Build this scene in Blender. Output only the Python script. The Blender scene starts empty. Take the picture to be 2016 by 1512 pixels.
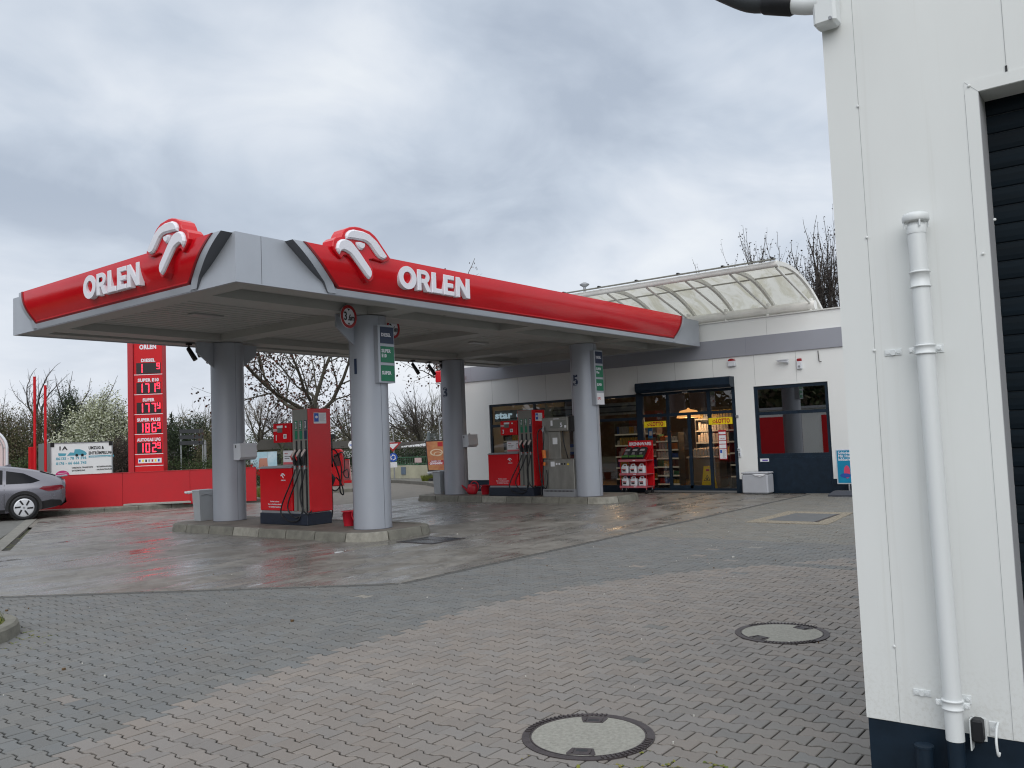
import bpy, math, random
from mathutils import Vector, Matrix
from math import sin, cos, pi, radians, sqrt, atan2

S = bpy.context.scene
COL = S.collection
# ------------------------------------------------------------------ camera
FPX = 1681.459                       # focal length in pixels of the 2016 px wide photograph
pitch, roll, yaw = radians(3.71315), radians(-2.29030), radians(37.63555)
CF = Vector((cos(yaw)*cos(pitch), sin(yaw)*cos(pitch), sin(pitch)))
R0 = Vector((sin(yaw), -cos(yaw), 0)); U0 = R0.cross(CF)
CR = R0*cos(roll) + U0*sin(roll); CU = -R0*sin(roll) + U0*cos(roll)
CO = Vector((0, 0, 1.6))
cam = bpy.data.cameras.new('camera'); camo = bpy.data.objects.new('camera', cam); COL.objects.link(camo)
cam.sensor_fit = 'HORIZONTAL'; cam.sensor_width = 36.0; cam.lens = 36.0*FPX/2016
cam.clip_start = .05; cam.clip_end = 3000
mw = Matrix((CR, CU, -CF)).transposed().to_4x4(); mw.translation = CO
camo.matrix_world = mw
S.camera = camo

def at(px, py, depth):
    "world point seen at a spot of the photograph, at a given distance"
    d = CF + CR*((px-1008)/FPX) - CU*((py-756)/FPX)
    return CO + d*depth

# ------------------------------------------------------------------ sky, sun, exposure
W = bpy.data.worlds.new('World'); S.world = W; W.use_nodes = True
nt = W.node_tree; nt.nodes.clear()
def wn(t, **k):
    n = nt.nodes.new(t)
    for a, b in k.items(): setattr(n, a, b)
    return n
SUN_EL, SUN_AZ = radians(34), radians(216)      # azimuth measured from +X counter-clockwise
tc = wn('ShaderNodeTexCoord'); sep = wn('ShaderNodeSeparateXYZ'); nt.links.new(tc.outputs['Generated'], sep.inputs[0])
def wm(op, a, b=None, clamp=False):
    n = wn('ShaderNodeMath', operation=op); n.use_clamp = clamp
    for i, v in enumerate((a, b)):
        if v is None: continue
        if isinstance(v, (int, float)): n.inputs[i].default_value = v
        else: nt.links.new(v, n.inputs[i])
    return n.outputs[0]
zc = wm('MAXIMUM', sep.outputs[2], 0.0)
den = wm('ADD', zc, 0.30)
px_ = wm('DIVIDE', sep.outputs[0], den); py_ = wm('DIVIDE', sep.outputs[1], den)
comb = wn('ShaderNodeCombineXYZ'); nt.links.new(px_, comb.inputs[0]); nt.links.new(py_, comb.inputs[1])
mp = wn('ShaderNodeMapping'); nt.links.new(comb.outputs[0], mp.inputs[0])
mp.inputs['Location'].default_value = (5.1, 2.6, 0.0); mp.inputs['Rotation'].default_value = (0, 0, radians(38)); mp.inputs['Scale'].default_value = (.85, .95, 1)
n1 = wn('ShaderNodeTexNoise'); n1.inputs['Scale'].default_value = 1.35; n1.inputs['Detail'].default_value = 5; n1.inputs['Roughness'].default_value = .5; n1.inputs['Distortion'].default_value = .25
nt.links.new(mp.outputs[0], n1.inputs['Vector'])
n2 = wn('ShaderNodeTexNoise'); n2.inputs['Scale'].default_value = 3.6; n2.inputs['Detail'].default_value = 6; n2.inputs['Roughness'].default_value = .55; n2.inputs['Distortion'].default_value = .6
nt.links.new(mp.outputs[0], n2.inputs['Vector'])
cl = wm('ADD', wm('MULTIPLY', n1.outputs['Fac'], .72), wm('MULTIPLY', n2.outputs['Fac'], .28))
ramp = wn('ShaderNodeValToRGB'); nt.links.new(cl, ramp.inputs[0])
e = ramp.color_ramp.elements
e[0].position = .37; e[0].color = (.375, .430, .515, 1)
e[1].position = .63; e[1].color = (.740, .770, .800, 1)
x = e.new(.46); x.color = (.490, .548, .630, 1)
x = e.new(.54); x.color = (.615, .660, .725, 1)
# pale band towards the horizon
hz = wn('ShaderNodeMapRange'); nt.links.new(zc, hz.inputs[0])
hz.inputs[1].default_value = 0.0; hz.inputs[2].default_value = .26; hz.inputs[3].default_value = .75; hz.inputs[4].default_value = 0.0
hm = wn('ShaderNodeMix', data_type='RGBA'); nt.links.new(hz.outputs[0], hm.inputs[0]); nt.links.new(ramp.outputs[0], hm.inputs[6]); hm.inputs[7].default_value = (.700, .730, .790, 1)
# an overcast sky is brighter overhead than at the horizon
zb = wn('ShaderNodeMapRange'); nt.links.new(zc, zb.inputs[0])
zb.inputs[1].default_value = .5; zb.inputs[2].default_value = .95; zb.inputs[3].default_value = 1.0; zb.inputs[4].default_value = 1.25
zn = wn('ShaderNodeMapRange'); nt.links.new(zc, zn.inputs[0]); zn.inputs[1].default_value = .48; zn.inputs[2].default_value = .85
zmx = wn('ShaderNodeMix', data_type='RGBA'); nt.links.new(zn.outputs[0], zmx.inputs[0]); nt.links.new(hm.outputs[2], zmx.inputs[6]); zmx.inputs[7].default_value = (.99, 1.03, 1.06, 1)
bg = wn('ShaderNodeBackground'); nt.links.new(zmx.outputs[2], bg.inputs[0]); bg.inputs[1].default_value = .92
sky = wn('ShaderNodeTexSky', sky_type='NISHITA'); sky.sun_disc = False; sky.sun_elevation = SUN_EL; sky.sun_rotation = pi/2-SUN_AZ; sky.dust_density = 4
bg2 = wn('ShaderNodeBackground'); nt.links.new(sky.outputs[0], bg2.inputs[0]); bg2.inputs[1].default_value = .006
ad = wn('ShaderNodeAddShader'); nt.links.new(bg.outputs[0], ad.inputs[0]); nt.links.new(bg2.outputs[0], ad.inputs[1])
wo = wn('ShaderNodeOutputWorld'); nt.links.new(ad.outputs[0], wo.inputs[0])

sl = bpy.data.lights.new('sun', 'SUN'); sl.energy = 1.15; sl.angle = radians(60); sl.color = (1, .99, .97)
so = bpy.data.objects.new('sun', sl); COL.objects.link(so)
so.rotation_euler = Vector((cos(SUN_AZ)*cos(SUN_EL), sin(SUN_AZ)*cos(SUN_EL), sin(SUN_EL))).to_track_quat('Z', 'Y').to_euler()
S.view_settings.view_transform = 'Standard'; S.view_settings.look = 'None'; S.view_settings.gamma = 1
S.view_settings.exposure = 0.32
S.render.engine = 'CYCLES'
S.cycles.filter_width = 1.15; S.cycles.max_bounces = 6; S.cycles.transparent_max_bounces = 12

# ------------------------------------------------------------------ materials
MATS = {}
def mat(name, col, rough=.5, metal=0., var=0., scale=4., bump=0., bscale=60., spec=.5, coat=0., emit=None, es=1., col2=None, stretch=None, detail=5, dirt=0.):
    if name in MATS: return MATS[name]
    m = bpy.data.materials.new(name); m.use_nodes = True; t = m.node_tree
    b = t.nodes['Principled BSDF']
    b.inputs['Base Color'].default_value = (*col, 1); b.inputs['Roughness'].default_value = rough
    b.inputs['Metallic'].default_value = metal; b.inputs['Specular IOR Level'].default_value = spec
    b.inputs['Coat Weight'].default_value = coat; b.inputs['Coat Roughness'].default_value = .08
    if emit: b.inputs['Emission Color'].default_value = (*emit, 1); b.inputs['Emission Strength'].default_value = es
    if var or bump or col2 or dirt:
        g = t.nodes.new('ShaderNodeNewGeometry'); mpn = t.nodes.new('ShaderNodeMapping'); t.links.new(g.outputs['Position'], mpn.inputs[0])
        if stretch: mpn.inputs['Scale'].default_value = stretch
    if var or col2:
        n = t.nodes.new('ShaderNodeTexNoise'); n.inputs['Scale'].default_value = scale; n.inputs['Detail'].default_value = detail
        n.inputs['Roughness'].default_value = .6; t.links.new(mpn.outputs[0], n.inputs['Vector'])
        mr = t.nodes.new('ShaderNodeMapRange'); mr.inputs[1].default_value = .3; mr.inputs[2].default_value = .7
        t.links.new(n.outputs['Fac'], mr.inputs[0])
        mx = t.nodes.new('ShaderNodeMix'); mx.data_type = 'RGBA'
        c2 = col2 if col2 else tuple(min(1, c*(1+var)) for c in col); c1 = col if col2 else tuple(c*(1-var) for c in col)
        mx.inputs[6].default_value = (*c1, 1); mx.inputs[7].default_value = (*c2, 1)
        t.links.new(mr.outputs[0], mx.inputs[0]); last = mx.outputs[2]
        t.links.new(last, b.inputs['Base Color'])
        rr = t.nodes.new('ShaderNodeMapRange'); rr.inputs[3].default_value = max(.02, rough-.08); rr.inputs[4].default_value = min(1, rough+.1)
        t.links.new(n.outputs['Fac'], rr.inputs[0]); t.links.new(rr.outputs[0], b.inputs['Roughness'])
    if bump:
        n = t.nodes.new('ShaderNodeTexNoise'); n.inputs['Scale'].default_value = bscale; n.inputs['Detail'].default_value = 3
        t.links.new(mpn.outputs[0], n.inputs['Vector'])
        bp = t.nodes.new('ShaderNodeBump'); bp.inputs['Strength'].default_value = bump; bp.inputs['Distance'].default_value = .01
        t.links.new(n.outputs['Fac'], bp.inputs['Height']); t.links.new(bp.outputs[0], b.inputs['Normal'])
    MATS[name] = m
    return m

def glass(name, tint=(.8, .85, .88), refl=.10, rough=0.0):
    if name in MATS: return MATS[name]
    m = bpy.data.materials.new(name); m.use_nodes = True; t = m.node_tree; t.nodes.clear()
    tr = t.nodes.new('ShaderNodeBsdfTransparent'); tr.inputs[0].default_value = (*tint, 1)
    gl = t.nodes.new('ShaderNodeBsdfGlossy'); gl.inputs['Roughness'].default_value = rough
    lw = t.nodes.new('ShaderNodeLayerWeight'); lw.inputs[0].default_value = .35
    mr = t.nodes.new('ShaderNodeMapRange'); mr.inputs[3].default_value = refl; mr.inputs[4].default_value = 1
    t.links.new(lw.outputs['Fresnel'], mr.inputs[0])
    mx = t.nodes.new('ShaderNodeMixShader'); t.links.new(mr.outputs[0], mx.inputs[0]); t.links.new(tr.outputs[0], mx.inputs[1]); t.links.new(gl.outputs[0], mx.inputs[2])
    o = t.nodes.new('ShaderNodeOutputMaterial'); t.links.new(mx.outputs[0], o.inputs[0])
    MATS[name] = m
    return m

# palette
RED = mat('red_gloss', (.60, .006, .014), .17, var=.06, scale=1.5, spec=.45)
REDP = mat('red_panel', (.52, .006, .012), .45, spec=.3, var=.05, scale=3)
REDF = mat('red_frame', (.22, .004, .008), .4)
SILV = mat('silver_grey', (.41, .44, .49), .45, metal=.15, var=.04, scale=2.0)
SILV2 = mat('silver_column', (.36, .385, .435), .40, metal=.15, var=.05, scale=2.5, stretch=(1, 1, .35))
DKGREY = mat('dark_grey_edge', (.10, .105, .12), .5)
SOFF = mat('soffit_white', (.40, .40, .385), .55, var=.05, scale=1.2)
WHITE = mat('white_letter', (.72, .72, .78), .35)
WALLW = mat('white_wall', (.74, .75, .74), .6, var=.02, scale=.8, bump=.04, bscale=220)
FASC = mat('lilac_grey_fascia', (.285, .295, .335), .5, var=.03, scale=1)
NAVY = mat('navy_paint', (.008, .018, .032), .42, var=.25, scale=6, spec=.3)
NAVYB = mat('navy_block', (.010, .016, .032), .55, var=.3, scale=12)
BLACK = mat('black_rubber', (.008, .009, .012), .5)
BLKM = mat('black_metal', (.014, .014, .016), .4)
STEEL = mat('stainless', (.30, .295, .27), .42, metal=.75, var=.14, scale=7, stretch=(1, 1, .3))
PGREY = mat('pump_grey', (.215, .21, .19), .5, metal=.2, var=.08, scale=9, stretch=(1, 1, .3))
GREYM = mat('grey_metal', (.30, .31, .33), .45, metal=.4)
GREEN = mat('sign_green', (.0, .16, .075), .4)
DBLUE = mat('sign_navy', (.008, .022, .065), .4)
BLUE = mat('sign_blue', (.01, .08, .42), .4)
PLAST = mat('white_plastic', (.62, .64, .68), .38)
GPLAS = mat('grey_plastic', (.36, .38, .40), .45, var=.05, scale=6)
CONC = mat('kerb_concrete', (.17, .165, .14), .8, var=.28, scale=5, bump=.5, bscale=55)
CONCL = mat('kerb_concrete_pale', (.27, .26, .225), .85, var=.25, scale=9, bump=.5, bscale=70)
YELL = mat('yellow_sign', (.80, .60, .01), .4)
LRED = mat('lotto_red', (.40, .012, .02), .5)
PAPER = mat('paper_white', (.72, .73, .76), .6)

# ------------------------------------------------------------------ mesh builder
class MB:
    def __init__(s): s.v = []; s.f = []; s.mi = []; s.sm = []; s.mats = []
    def m(s, mt):
        if mt not in s.mats: s.mats.append(mt)
        return s.mats.index(mt)
    def add(s, vs, fs, mt, smooth=False):
        o = len(s.v); s.v += [tuple(p) for p in vs]; k = s.m(mt)
        for f in fs: s.f.append(tuple(i+o for i in f)); s.mi.append(k); s.sm.append(smooth)
        return s
    def box(s, x0, x1, y0, y1, z0, z1, mt):
        if x1 < x0: x0, x1 = x1, x0
        if y1 < y0: y0, y1 = y1, y0
        if z1 < z0: z0, z1 = z1, z0
        v = [(x0, y0, z0), (x1, y0, z0), (x1, y1, z0), (x0, y1, z0), (x0, y0, z1), (x1, y0, z1), (x1, y1, z1), (x0, y1, z1)]
        return s.add(v, [(0, 3, 2, 1), (4, 5, 6, 7), (0, 1, 5, 4), (1, 2, 6, 5), (2, 3, 7, 6), (3, 0, 4, 7)], mt)
    def bbox(s, x0, x1, y0, y1, z0, z1, mt, b=.01):
        "box with chamfered edges"
        if x1 < x0: x0, x1 = x1, x0
        if y1 < y0: y0, y1 = y1, y0
        ps = [(x0+b, y0), (x1-b, y0), (x1, y0+b), (x1, y1-b), (x1-b, y1), (x0+b, y1), (x0, y1-b), (x0, y0+b)]
        ins = [(x0+b*1.4, y0+b), (x1-b*1.4, y0+b), (x1-b, y0+b*1.4), (x1-b, y1-b*1.4), (x1-b*1.4, y1-b), (x0+b*1.4, y1-b), (x0+b, y1-b*1.4), (x0+b, y0+b*1.4)]
        v = [(*p, z0) for p in ins]+[(*p, z0+b) for p in ps]+[(*p, z1-b) for p in ps]+[(*p, z1) for p in ins]
        f = [tuple(range(7, -1, -1)), tuple(range(24, 32))]
        for k in range(3):
            for i in range(8): j = (i+1) % 8; f.append((k*8+i, k*8+j, k*8+8+j, k*8+8+i))
        return s.add(v, f, mt)
    def prism(s, poly, z0, z1, mt, frame=None, smooth=False, b=0., bs=None):
        "poly: 2-D points counter-clockwise; extruded from z0 to z1 in the frame; b: chamfer of the top edge"
        n = len(poly); v = [(p[0], p[1], z0) for p in poly]
        if b:
            ins = inset(poly, bs if bs else b)
            v += [(p[0], p[1], z1-b) for p in poly]+[(p[0], p[1], z1) for p in ins]; L = 3
        else: v += [(p[0], p[1], z1) for p in poly]; L = 2
        f = [tuple(range(n-1, -1, -1)), tuple(range((L-1)*n, L*n))]
        for k in range(L-1):
            for i in range(n): j = (i+1) % n; f.append((k*n+i, k*n+j, k*n+n+j, k*n+n+i))
        if frame is not None: v = [tuple(frame @ Vector(p)) for p in v]
        return s.add(v, f, mt, smooth)
    def tube(s, path, r, mt, seg=8, cap=True, smooth=True):
        path = [Vector(p) for p in path]; n = len(path)
        rs = r if isinstance(r, (list, tuple)) else [r]*n
        v = []; prev = None
        for i, p in enumerate(path):
            d = (path[min(i+1, n-1)]-path[max(i-1, 0)])
            if d.length < 1e-9: d = Vector((0, 0, 1))
            d.normalize()
            if prev is None:
                a = d.cross(Vector((0, 0, 1)) if abs(d.z) < .9 else Vector((1, 0, 0))).normalized()
            else:
                a = prev - d*prev.dot(d)
                if a.length < 1e-6: a = d.orthogonal()
                a.normalize()
            prev = a; b = d.cross(a)
            for k in range(seg):
                t = 2*pi*k/seg; v.append(p + (a*cos(t)+b*sin(t))*rs[i])
        f = []
        for i in range(n-1):
            for k in range(seg):
                j = (k+1) % seg; f.append((i*seg+k, i*seg+j, (i+1)*seg+j, (i+1)*seg+k))
        if cap: s.add(v[:seg], [tuple(range(seg-1, -1, -1))], mt); s.add(v[-seg:], [tuple(range(seg))], mt)
        return s.add(v, f, mt, smooth)
    def cyl(s, p0, p1, r, mt, seg=24, r2=None):
        return s.tube([p0, p1], [r, r if r2 is None else r2], mt, seg)
    def lathe(s, c, prof, mt, seg=32, axis=None, smooth=True):
        "prof: (radius, height) from bottom to top"
        v = []; f = []
        M = axis if axis is not None else Matrix.Identity(4)
        for (r, z) in prof:
            for k in range(seg):
                t = 2*pi*k/seg; v.append(Vector(c) + (M.to_3x3() @ Vector((r*cos(t), r*sin(t), z))))
        for i in range(len(prof)-1):
            for k in range(seg):
                j = (k+1) % seg; f.append((i*seg+k, i*seg+j, (i+1)*seg+j, (i+1)*seg+k))
        s.add(v[:seg], [tuple(range(seg-1, -1, -1))], mt); s.add(v[-seg:], [tuple(range(seg))], mt)
        return s.add(v, f, mt, smooth)
    def quad(s, a, b, c, d, mt): return s.add([a, b, c, d], [(0, 1, 2, 3)], mt)
    def disc(s, c, r, mt, frame=None, z0=0, z1=.005, seg=32):
        poly = [(c[0]+r*cos(2*pi*k/seg), c[1]+r*sin(2*pi*k/seg)) for k in range(seg)]
        return s.prism(poly, z0, z1, mt, frame)
    def build(s, name, parent=None):
        me = bpy.data.meshes.new(name)
        off = org(parent)
        me.from_pydata([(p[0]-off[0], p[1]-off[1], p[2]-off[2]) for p in s.v] if off != (0, 0, 0) else s.v, [], s.f)
        for mt in s.mats: me.materials.append(mt)
        me.polygons.foreach_set('material_index', s.mi); me.polygons.foreach_set('use_smooth', s.sm)
        me.update()
        o = bpy.data.objects.new(name, me); COL.objects.link(o)
        if parent is not None: o.parent = parent; ORG[o.name] = off
        return o

def inset(poly, b):
    n = len(poly); out = []
    for i in range(n):
        p0, p1, p2 = Vector(poly[i-1][:2]), Vector(poly[i][:2]), Vector(poly[(i+1) % n][:2])
        e1 = (p1-p0).normalized(); e2 = (p2-p1).normalized()
        n1 = Vector((-e1.y, e1.x)); n2 = Vector((-e2.y, e2.x)); m = n1+n2
        if m.length < 1e-4: m = n1
        m.normalize(); k = b/max(.45, m.dot(n1)); out.append(tuple(p1+m*k))
    return out

ORG = {}
def org(p): return (0, 0, 0) if p is None else ORG.get(p.name, (0, 0, 0))
def tag(o, label=None, cat=None, group=None, kind=None):
    if label: o['label'] = label
    if cat: o['category'] = cat
    if group: o['group'] = group
    if kind: o['kind'] = kind
    return o
def thing(name, label, cat, loc=(0, 0, 0), group=None):
    o = bpy.data.objects.new(name, None); COL.objects.link(o); o.location = loc; o.empty_display_size = .2
    ORG[o.name] = tuple(loc)
    return tag(o, label, cat, group)
def struct(name, mb): return tag(mb.build(name), kind='structure')

def frame(o, right, up=(0, 0, 1)):
    r = Vector(right).normalized(); u = Vector(up).normalized(); n = r.cross(u)
    m = Matrix((r, u, n)).transposed().to_4x4(); m.translation = Vector(o); return m
def FX(x, y, z): return frame((x, y, z), (0, -1, 0))     # on a face looking towards -X
def FY(x, y, z): return frame((x, y, z), (1, 0, 0))      # on a face looking towards -Y

_curve_cache = {}
def textmesh(body, size, ext=.002, bold=.0, align='LEFT', shear=0., sx=1.):
    cu = bpy.data.curves.new('lettering', 'FONT'); cu.body = body; cu.size = size; cu.extrude = ext; cu.offset = bold*size
    cu.align_x = align; cu.shear = shear; cu.resolution_u = 3; cu.space_character = 1.0+bold*1.5
    ob = bpy.data.objects.new('lettering_source', cu)
    me = bpy.data.meshes.new_from_object(ob)
    vs = [(v.co.x*sx, v.co.y, v.co.z) for v in me.vertices]; fs = [tuple(p.vertices) for p in me.polygons]
    bpy.data.objects.remove(ob); bpy.data.curves.remove(cu); bpy.data.meshes.remove(me)
    return vs, fs
def text(mb, body, size, fr, mt, ext=.002, bold=.03, align='LEFT', shear=0., width=None, sx=1.):
    vs, fs = textmesh(body, size, ext, bold, align, shear, sx)
    if width and vs:
        w = max(v[0] for v in vs)-min(v[0] for v in vs); k = width/w if w else 1
        vs = [(v[0]*k, v[1], v[2]) for v in vs]
    mb.add([tuple(fr @ Vector(v)) for v in vs], fs, mt)
    return mb
# =================================================================== GROUND
def node_mat(name):
    m = bpy.data.materials.new(name); m.use_nodes = True; t = m.node_tree
    return m, t, t.nodes['Principled BSDF']
def N(t, typ, **k):
    n = t.nodes.new(typ)
    for a, b in k.items(): setattr(n, a, b)
    return n
def Mth(t, op, a, b=None, c=None, clamp=False):
    n = N(t, 'ShaderNodeMath', operation=op); n.use_clamp = clamp
    for i, v in enumerate((a, b, c)):
        if v is None: continue
        if isinstance(v, (int, float)): n.inputs[i].default_value = v
        else: t.links.new(v, n.inputs[i])
    return n.outputs[0]
def noise(t, vec, scale, detail=4, rough=.55, dist=0., stretch=None, loc=None):
    if stretch or loc:
        mpn = N(t, 'ShaderNodeMapping'); t.links.new(vec, mpn.inputs[0])
        if stretch: mpn.inputs['Scale'].default_value = stretch
        if loc: mpn.inputs['Location'].default_value = loc
        vec = mpn.outputs[0]
    n = N(t, 'ShaderNodeTexNoise'); n.inputs['Scale'].default_value = scale; n.inputs['Detail'].default_value = detail
    n.inputs['Roughness'].default_value = rough; n.inputs['Distortion'].default_value = dist
    t.links.new(vec, n.inputs['Vector']); return n.outputs['Fac']
def step(t, v, a, b, lo=0., hi=1.):
    n = N(t, 'ShaderNodeMapRange'); n.interpolation_type = 'SMOOTHSTEP'
    t.links.new(v, n.inputs[0]); n.inputs[1].default_value = a; n.inputs[2].default_value = b; n.inputs[3].default_value = lo; n.inputs[4].default_value = hi
    return n.outputs[0]
def mixc(t, f, a, b):
    n = N(t, 'ShaderNodeMix', data_type='RGBA')
    if isinstance(f, (int, float)): n.inputs[0].default_value = f
    else: t.links.new(f, n.inputs[0])
    for i, v in ((6, a), (7, b)):
        if isinstance(v, tuple): n.inputs[i].default_value = (*v, 1)
        else: t.links.new(v, n.inputs[i])
    return n.outputs[2]

# wet concrete slab of the forecourt
def make_slab_mat():
    m, t, b = node_mat('wet_concrete')
    g = N(t, 'ShaderNodeNewGeometry').outputs['Position']
    big = noise(t, g, .55, 5, .6, .6); mid = noise(t, g, 2.1, 6, .62, .4); fine = noise(t, g, 55, 3, .6); strk = noise(t, g, 1.5, 5, .6, .7, (.55, 2.2, 1), (4, 2, 0))
    c = mixc(t, step(t, mid, .32, .68), (.145, .132, .115), (.255, .240, .218))
    c = mixc(t, step(t, big, .45, .62, 0, .55), c, (.275, .265, .25))
    rs = Mth(t, 'MULTIPLY', step(t, noise(t, g, .42, 3, .5, .3, None, (7.3, 3.1, 0)), .60, .70), .3)
    c = mixc(t, rs, c, (.150, .085, .060))                              # rusty oil stains
    c = mixc(t, step(t, noise(t, g, 5, 4, .7, 1.5, None, (1.3, 9, 0)), .56, .66, 0, .6), c, (.075, .07, .063))
    c = mixc(t, Mth(t, 'MULTIPLY', step(t, fine, .35, .75), .35), c, (.105, .10, .09))
    sp = N(t, 'ShaderNodeSeparateXYZ'); t.links.new(g, sp.inputs[0])
    mask = None
    for ax, vals in ((0, (7.32, 10.02, 13.7, 17.35)), (1, (11.02, 14.7, 18.4, 22.0))):
        for v in vals:
            d = Mth(t, 'ABSOLUTE', Mth(t, 'SUBTRACT', sp.outputs[ax], v)); k = Mth(t, 'LESS_THAN', d, .009)
            mask = k if mask is None else Mth(t, 'MAXIMUM', mask, k)
    c = mixc(t, Mth(t, 'MULTIPLY', mask, .75), c, (.028, .027, .025))
    wet = step(t, Mth(t, 'ADD', Mth(t, 'MULTIPLY', strk, .5), Mth(t, 'MULTIPLY', big, .5)), .45, .56)
    c = mixc(t, Mth(t, 'MULTIPLY', wet, .32), c, (.060, .056, .050))
    t.links.new(c, b.inputs['Base Color'])
    pud = step(t, Mth(t, 'ADD', Mth(t, 'MULTIPLY', strk, .55), Mth(t, 'MULTIPLY', big, .45)), .57, .63)
    r = Mth(t, 'SUBTRACT', .55, Mth(t, 'MULTIPLY', wet, .31)); r = Mth(t, 'SUBTRACT', r, Mth(t, 'MULTIPLY', pud, .19), clamp=True)
    t.links.new(r, b.inputs['Roughness'])
    b.inputs['Specular IOR Level'].default_value = .5
    bp = N(t, 'ShaderNodeBump'); bp.inputs['Distance'].default_value = .004
    t.links.new(Mth(t, 'SUBTRACT', .42, Mth(t, 'MULTIPLY', pud, .38)), bp.inputs['Strength'])
    h = Mth(t, 'SUBTRACT', Mth(t, 'ADD', noise(t, g, 90, 3), Mth(t, 'MULTIPLY', noise(t, g, 6, 4), 1.2)), Mth(t, 'MULTIPLY', mask, 3.0))
    t.links.new(h, bp.inputs['Height']); t.links.new(bp.outputs[0], b.inputs['Normal'])
    return m
SLABM = make_slab_mat()

def make_paver_mat():
    m, t, b = node_mat('paver_stone')
    g = N(t, 'ShaderNodeNewGeometry').outputs['Position']
    a = N(t, 'ShaderNodeAttribute'); a.attribute_name = 'paver_colour'
    fine = noise(t, g, 160, 3, .7); big = noise(t, g, .9, 4, .6, .4); mid = noise(t, g, 7, 4, .6)
    k = Mth(t, 'ADD', .72, Mth(t, 'ADD', Mth(t, 'MULTIPLY', fine, .28), Mth(t, 'ADD', Mth(t, 'MULTIPLY', big, .22), Mth(t, 'MULTIPLY', mid, .10))))
    vm = N(t, 'ShaderNodeVectorMath', operation='SCALE'); t.links.new(a.outputs['Color'], vm.inputs[0]); t.links.new(k, vm.inputs['Scale'])
    spk = step(t, noise(t, g, 240, 1, .5), .70, .76, 0, .45)
    t.links.new(mixc(t, spk, vm.outputs[0], (.42, .41, .39)), b.inputs['Base Color'])
    t.links.new(step(t, big, .35, .65, .58, .74), b.inputs['Roughness'])
    bp = N(t, 'ShaderNodeBump'); bp.inputs['Strength'].default_value = .5; bp.inputs['Distance'].default_value = .003
    t.links.new(Mth(t, 'ADD', fine, mid), bp.inputs['Height']); t.links.new(bp.outputs[0], b.inputs['Normal'])
    return m
PAVM = make_paver_mat()
def make_joint_mat():
    m, t, b = node_mat('joint_sand')
    g = N(t, 'ShaderNodeNewGeometry').outputs['Position']
    c = mixc(t, step(t, noise(t, g, 30, 3), .35, .65), (.014, .013, .011), (.034, .031, .026))
    sp = N(t, 'ShaderNodeSeparateXYZ'); t.links.new(g, sp.inputs[0])
    near = step(t, Mth(t, 'ADD', sp.outputs[1], Mth(t, 'MULTIPLY', noise(t, g, 2.5, 4), .9)), 1.95, 2.35, 1, 0)
    lft = step(t, Mth(t, 'ADD', sp.outputs[1], Mth(t, 'MULTIPLY', noise(t, g, 2.5, 4), 2.2)), 8.2, 9.6, 0, .8)
    moss = Mth(t, 'MULTIPLY', Mth(t, 'MAXIMUM', near, lft), step(t, noise(t, g, 5, 3, .6), .50, .60))
    c = mixc(t, moss, c, (.085, .090, .018))
    t.links.new(c, b.inputs['Base Color']); b.inputs['Roughness'].default_value = .95
    return m
JOINTM = make_joint_mat()
ASPH = mat('asphalt', (.085, .082, .078), .75, var=.25, scale=3, bump=.4, bscale=120)
ROADM = mat('worn_paving', (.16, .145, .125), .7, var=.2, scale=2.5, bump=.4, bscale=30)
GRASSM = mat('short_grass', (.055, .085, .02), .9, col2=(.10, .115, .04), scale=7, bump=1, bscale=80)

def sheet(name, poly, z, mt):
    mb = MB(); mb.add([(x, y, z) for x, y in poly], [tuple(range(len(poly)))], mt); return struct(name, mb)
sheet('ground', [(-400, -400), (900, -400), (900, 900), (-400, 900)], -.06, mat('far_ground', (.075, .08, .045), .95, var=.3, scale=.2))
sheet('paving_bed', [(-2, -3), (24, -3), (24, 8), (7, 10), (8, 22), (11, 30), (-2, 30)], -.011, JOINTM)
sheet('road', [(9, 17), (20.9, 17), (20.9, 18.5), (60, 18.5), (60, 46), (9, 46)], -.006, ROADM)

# forecourt slab
SLAB = [(7.06, 7.17), (20.78, 7.12), (20.85, 18.25), (17.4, 17.95), (15.3, 18.3), (15.7, 22.6), (14.55, 23.02), (12.89, 24.2), (11.3, 24.6), (10.35, 23.9), (6.55, 16.35), (3.3, 17.9), (2.3, 14.0), (4.32, 11.03)]
mb = MB(); n = len(SLAB); mb.prism(SLAB, -.03, .004, SLABM); struct('forecourt_slab', mb)
def inpoly(x, y, P):
    c = False; j = len(P)-1
    for i in range(len(P)):
        if (P[i][1] > y) != (P[j][1] > y) and x < (P[j][0]-P[i][0])*(y-P[i][1])/(P[j][1]-P[i][1])+P[i][0]: c = not c
        j = i
    return c
# edging stones along the slab
def offset_strip(pts, w, z, mt, mb, gap=.012, L=1.0):
    for a, b in zip(pts, pts[1:]):
        a = Vector(a); b = Vector(b); d = b-a; l = d.length; d.normalize(); nn = Vector((-d.y, d.x))*w; k = max(1, round(l/L))
        for i in range(k):
            p = a+d*(l*i/k+gap/2); q = a+d*(l*(i+1)/k-gap/2)
            P = [tuple(p), tuple(q), tuple(q+nn), tuple(p+nn)]
            if (q-p).x*nn.y-(q-p).y*nn.x < 0: P.reverse()
            mb.prism(P, -.05, z+random.uniform(-.0015, .0015), mt, b=.006)
random.seed(3)
mb = MB(); EDG = mat('edging_stone', (.075, .075, .072), .75, var=.25, scale=8, bump=.4)
offset_strip([(20.7, 7.10), (7.02, 7.155), (4.26, 11.03), (2.2, 14.0)], .085, .003, EDG, mb)
struct('edging_strip', mb)

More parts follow.
